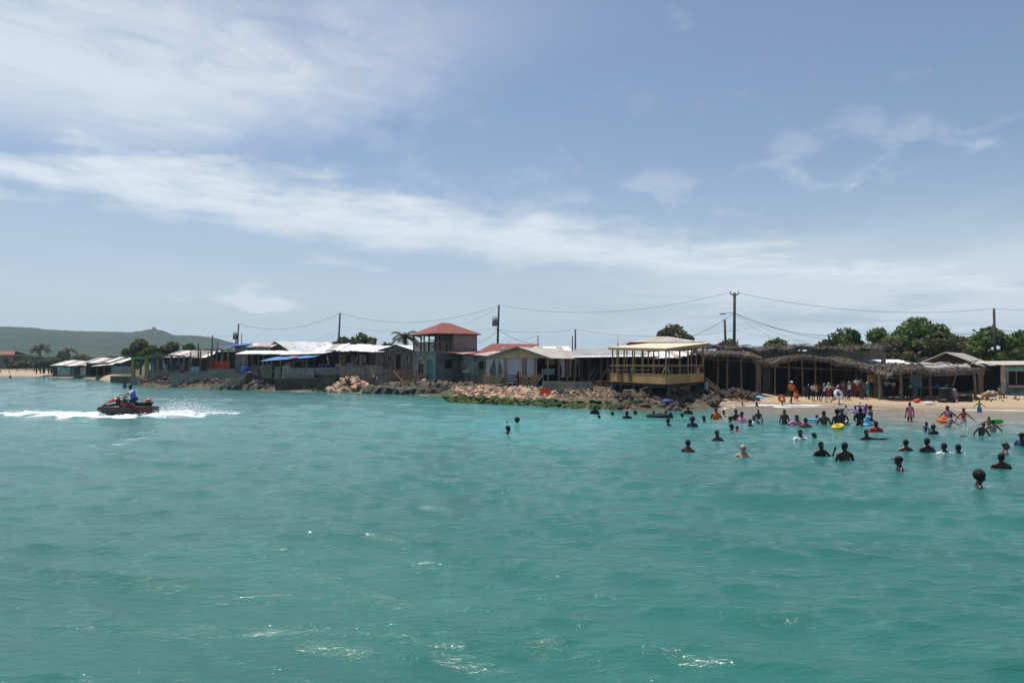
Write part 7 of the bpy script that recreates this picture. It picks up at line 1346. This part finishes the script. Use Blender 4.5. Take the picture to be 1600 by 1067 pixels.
# spray thrown up by the jet ski
mb_v = []; n = 5200
tt = RNG.random(n); pxs = np.where(RNG.random(n) < .68, RNG.normal(292, 34, n), RNG.uniform(10, 260, n)); ww = np.interp(pxs, [k[0] for k in wk], [k[2] for k in wk]); ccw = np.interp(pxs, [k[0] for k in wk], [k[1] for k in wk])
hh = np.where(pxs > 240, .62 * np.exp(-((pxs - 285) / 45) ** 2) + .1, .18); yy = ccw + RNG.normal(0, .38, n) * ww; zz = np.abs(RNG.normal(0, .45, n)) * hh + .05; sz = RNG.uniform(.006, .018, n) * np.where(RNG.random(n) < .06, 1.8, 1)
xx = (pxs - 800) / FPX * yy; tet = np.array([[1, 1, 1], [1, -1, -1], [-1, 1, -1], [-1, -1, 1]]) * .8
Vv = (np.stack([xx, yy, zz], 1)[:, None, :] + tet[None] * sz[:, None, None]).reshape(-1, 3); Ff = (np.arange(n)[:, None, None] * 4 + np.array([[0, 1, 2], [0, 3, 1], [0, 2, 3], [1, 3, 2]])[None]).reshape(-1, 3)
spray = bigmesh('spray', Vv, Ff, mat('white water drops', (.82, .84, .85), (.8, .82, .84), 3, .5)); spray['kind'] = 'stuff'; spray['label'] = 'white spray thrown up behind the jet ski'
n = 420; a_ = RNG.normal(0, 1, n); px2 = RNG.normal(1507, 6, n); d2 = WD(674) + RNG.normal(0, .5, n); z2 = np.abs(RNG.normal(0, .28, n)); s2 = RNG.uniform(.006, .02, n)
Vv = (np.stack([(px2 - 800) / FPX * d2, d2, z2], 1)[:, None, :] + tet[None] * s2[:, None, None]).reshape(-1, 3); Ff = (np.arange(n)[:, None, None] * 4 + np.array([[0, 1, 2], [0, 3, 1], [0, 2, 3], [1, 3, 2]])[None]).reshape(-1, 3)
sp2 = bigmesh('splash', Vv, Ff, MATS['white water drops']); sp2['kind'] = 'stuff'; sp2['label'] = 'splash of water from the boy kicking his leg'

# the water answers to the bathers: small rings and broken foam round each of them
co = np.empty(len(water.data.vertices) * 3, np.float32); water.data.vertices.foreach_get('co', co); co = co.reshape(-1, 3); fo = np.empty(len(co), np.float32); water.data.attributes['foam'].data.foreach_get('value', fo)
for k, (bx, by, s_) in enumerate(RIP):
    i = np.where((np.abs(co[:, 0] - bx) < 2.2) & (np.abs(co[:, 1] - by) < 2.2))[0]; r = np.hypot(co[i, 0] - bx, co[i, 1] - by); ph_ = k * 1.7
    co[i, 2] += .028 * s_ * np.cos(r * 11 + ph_) * np.exp(-r / .75) * (.6 + .4 * np.sin(np.arctan2(co[i, 1] - by, co[i, 0] - bx) * 2 + ph_))
    fo[i] = np.maximum(fo[i], (.36 if by > 30 else .26) * np.exp(-((r - .36 * s_) / .2) ** 2) * (.5 + .5 * np.sin(np.arctan2(co[i, 1] - by, co[i, 0] - bx) + ph_)))
water.data.vertices.foreach_set('co', co.ravel()); water.data.attributes['foam'].data.foreach_set('value', fo); water.data.update()
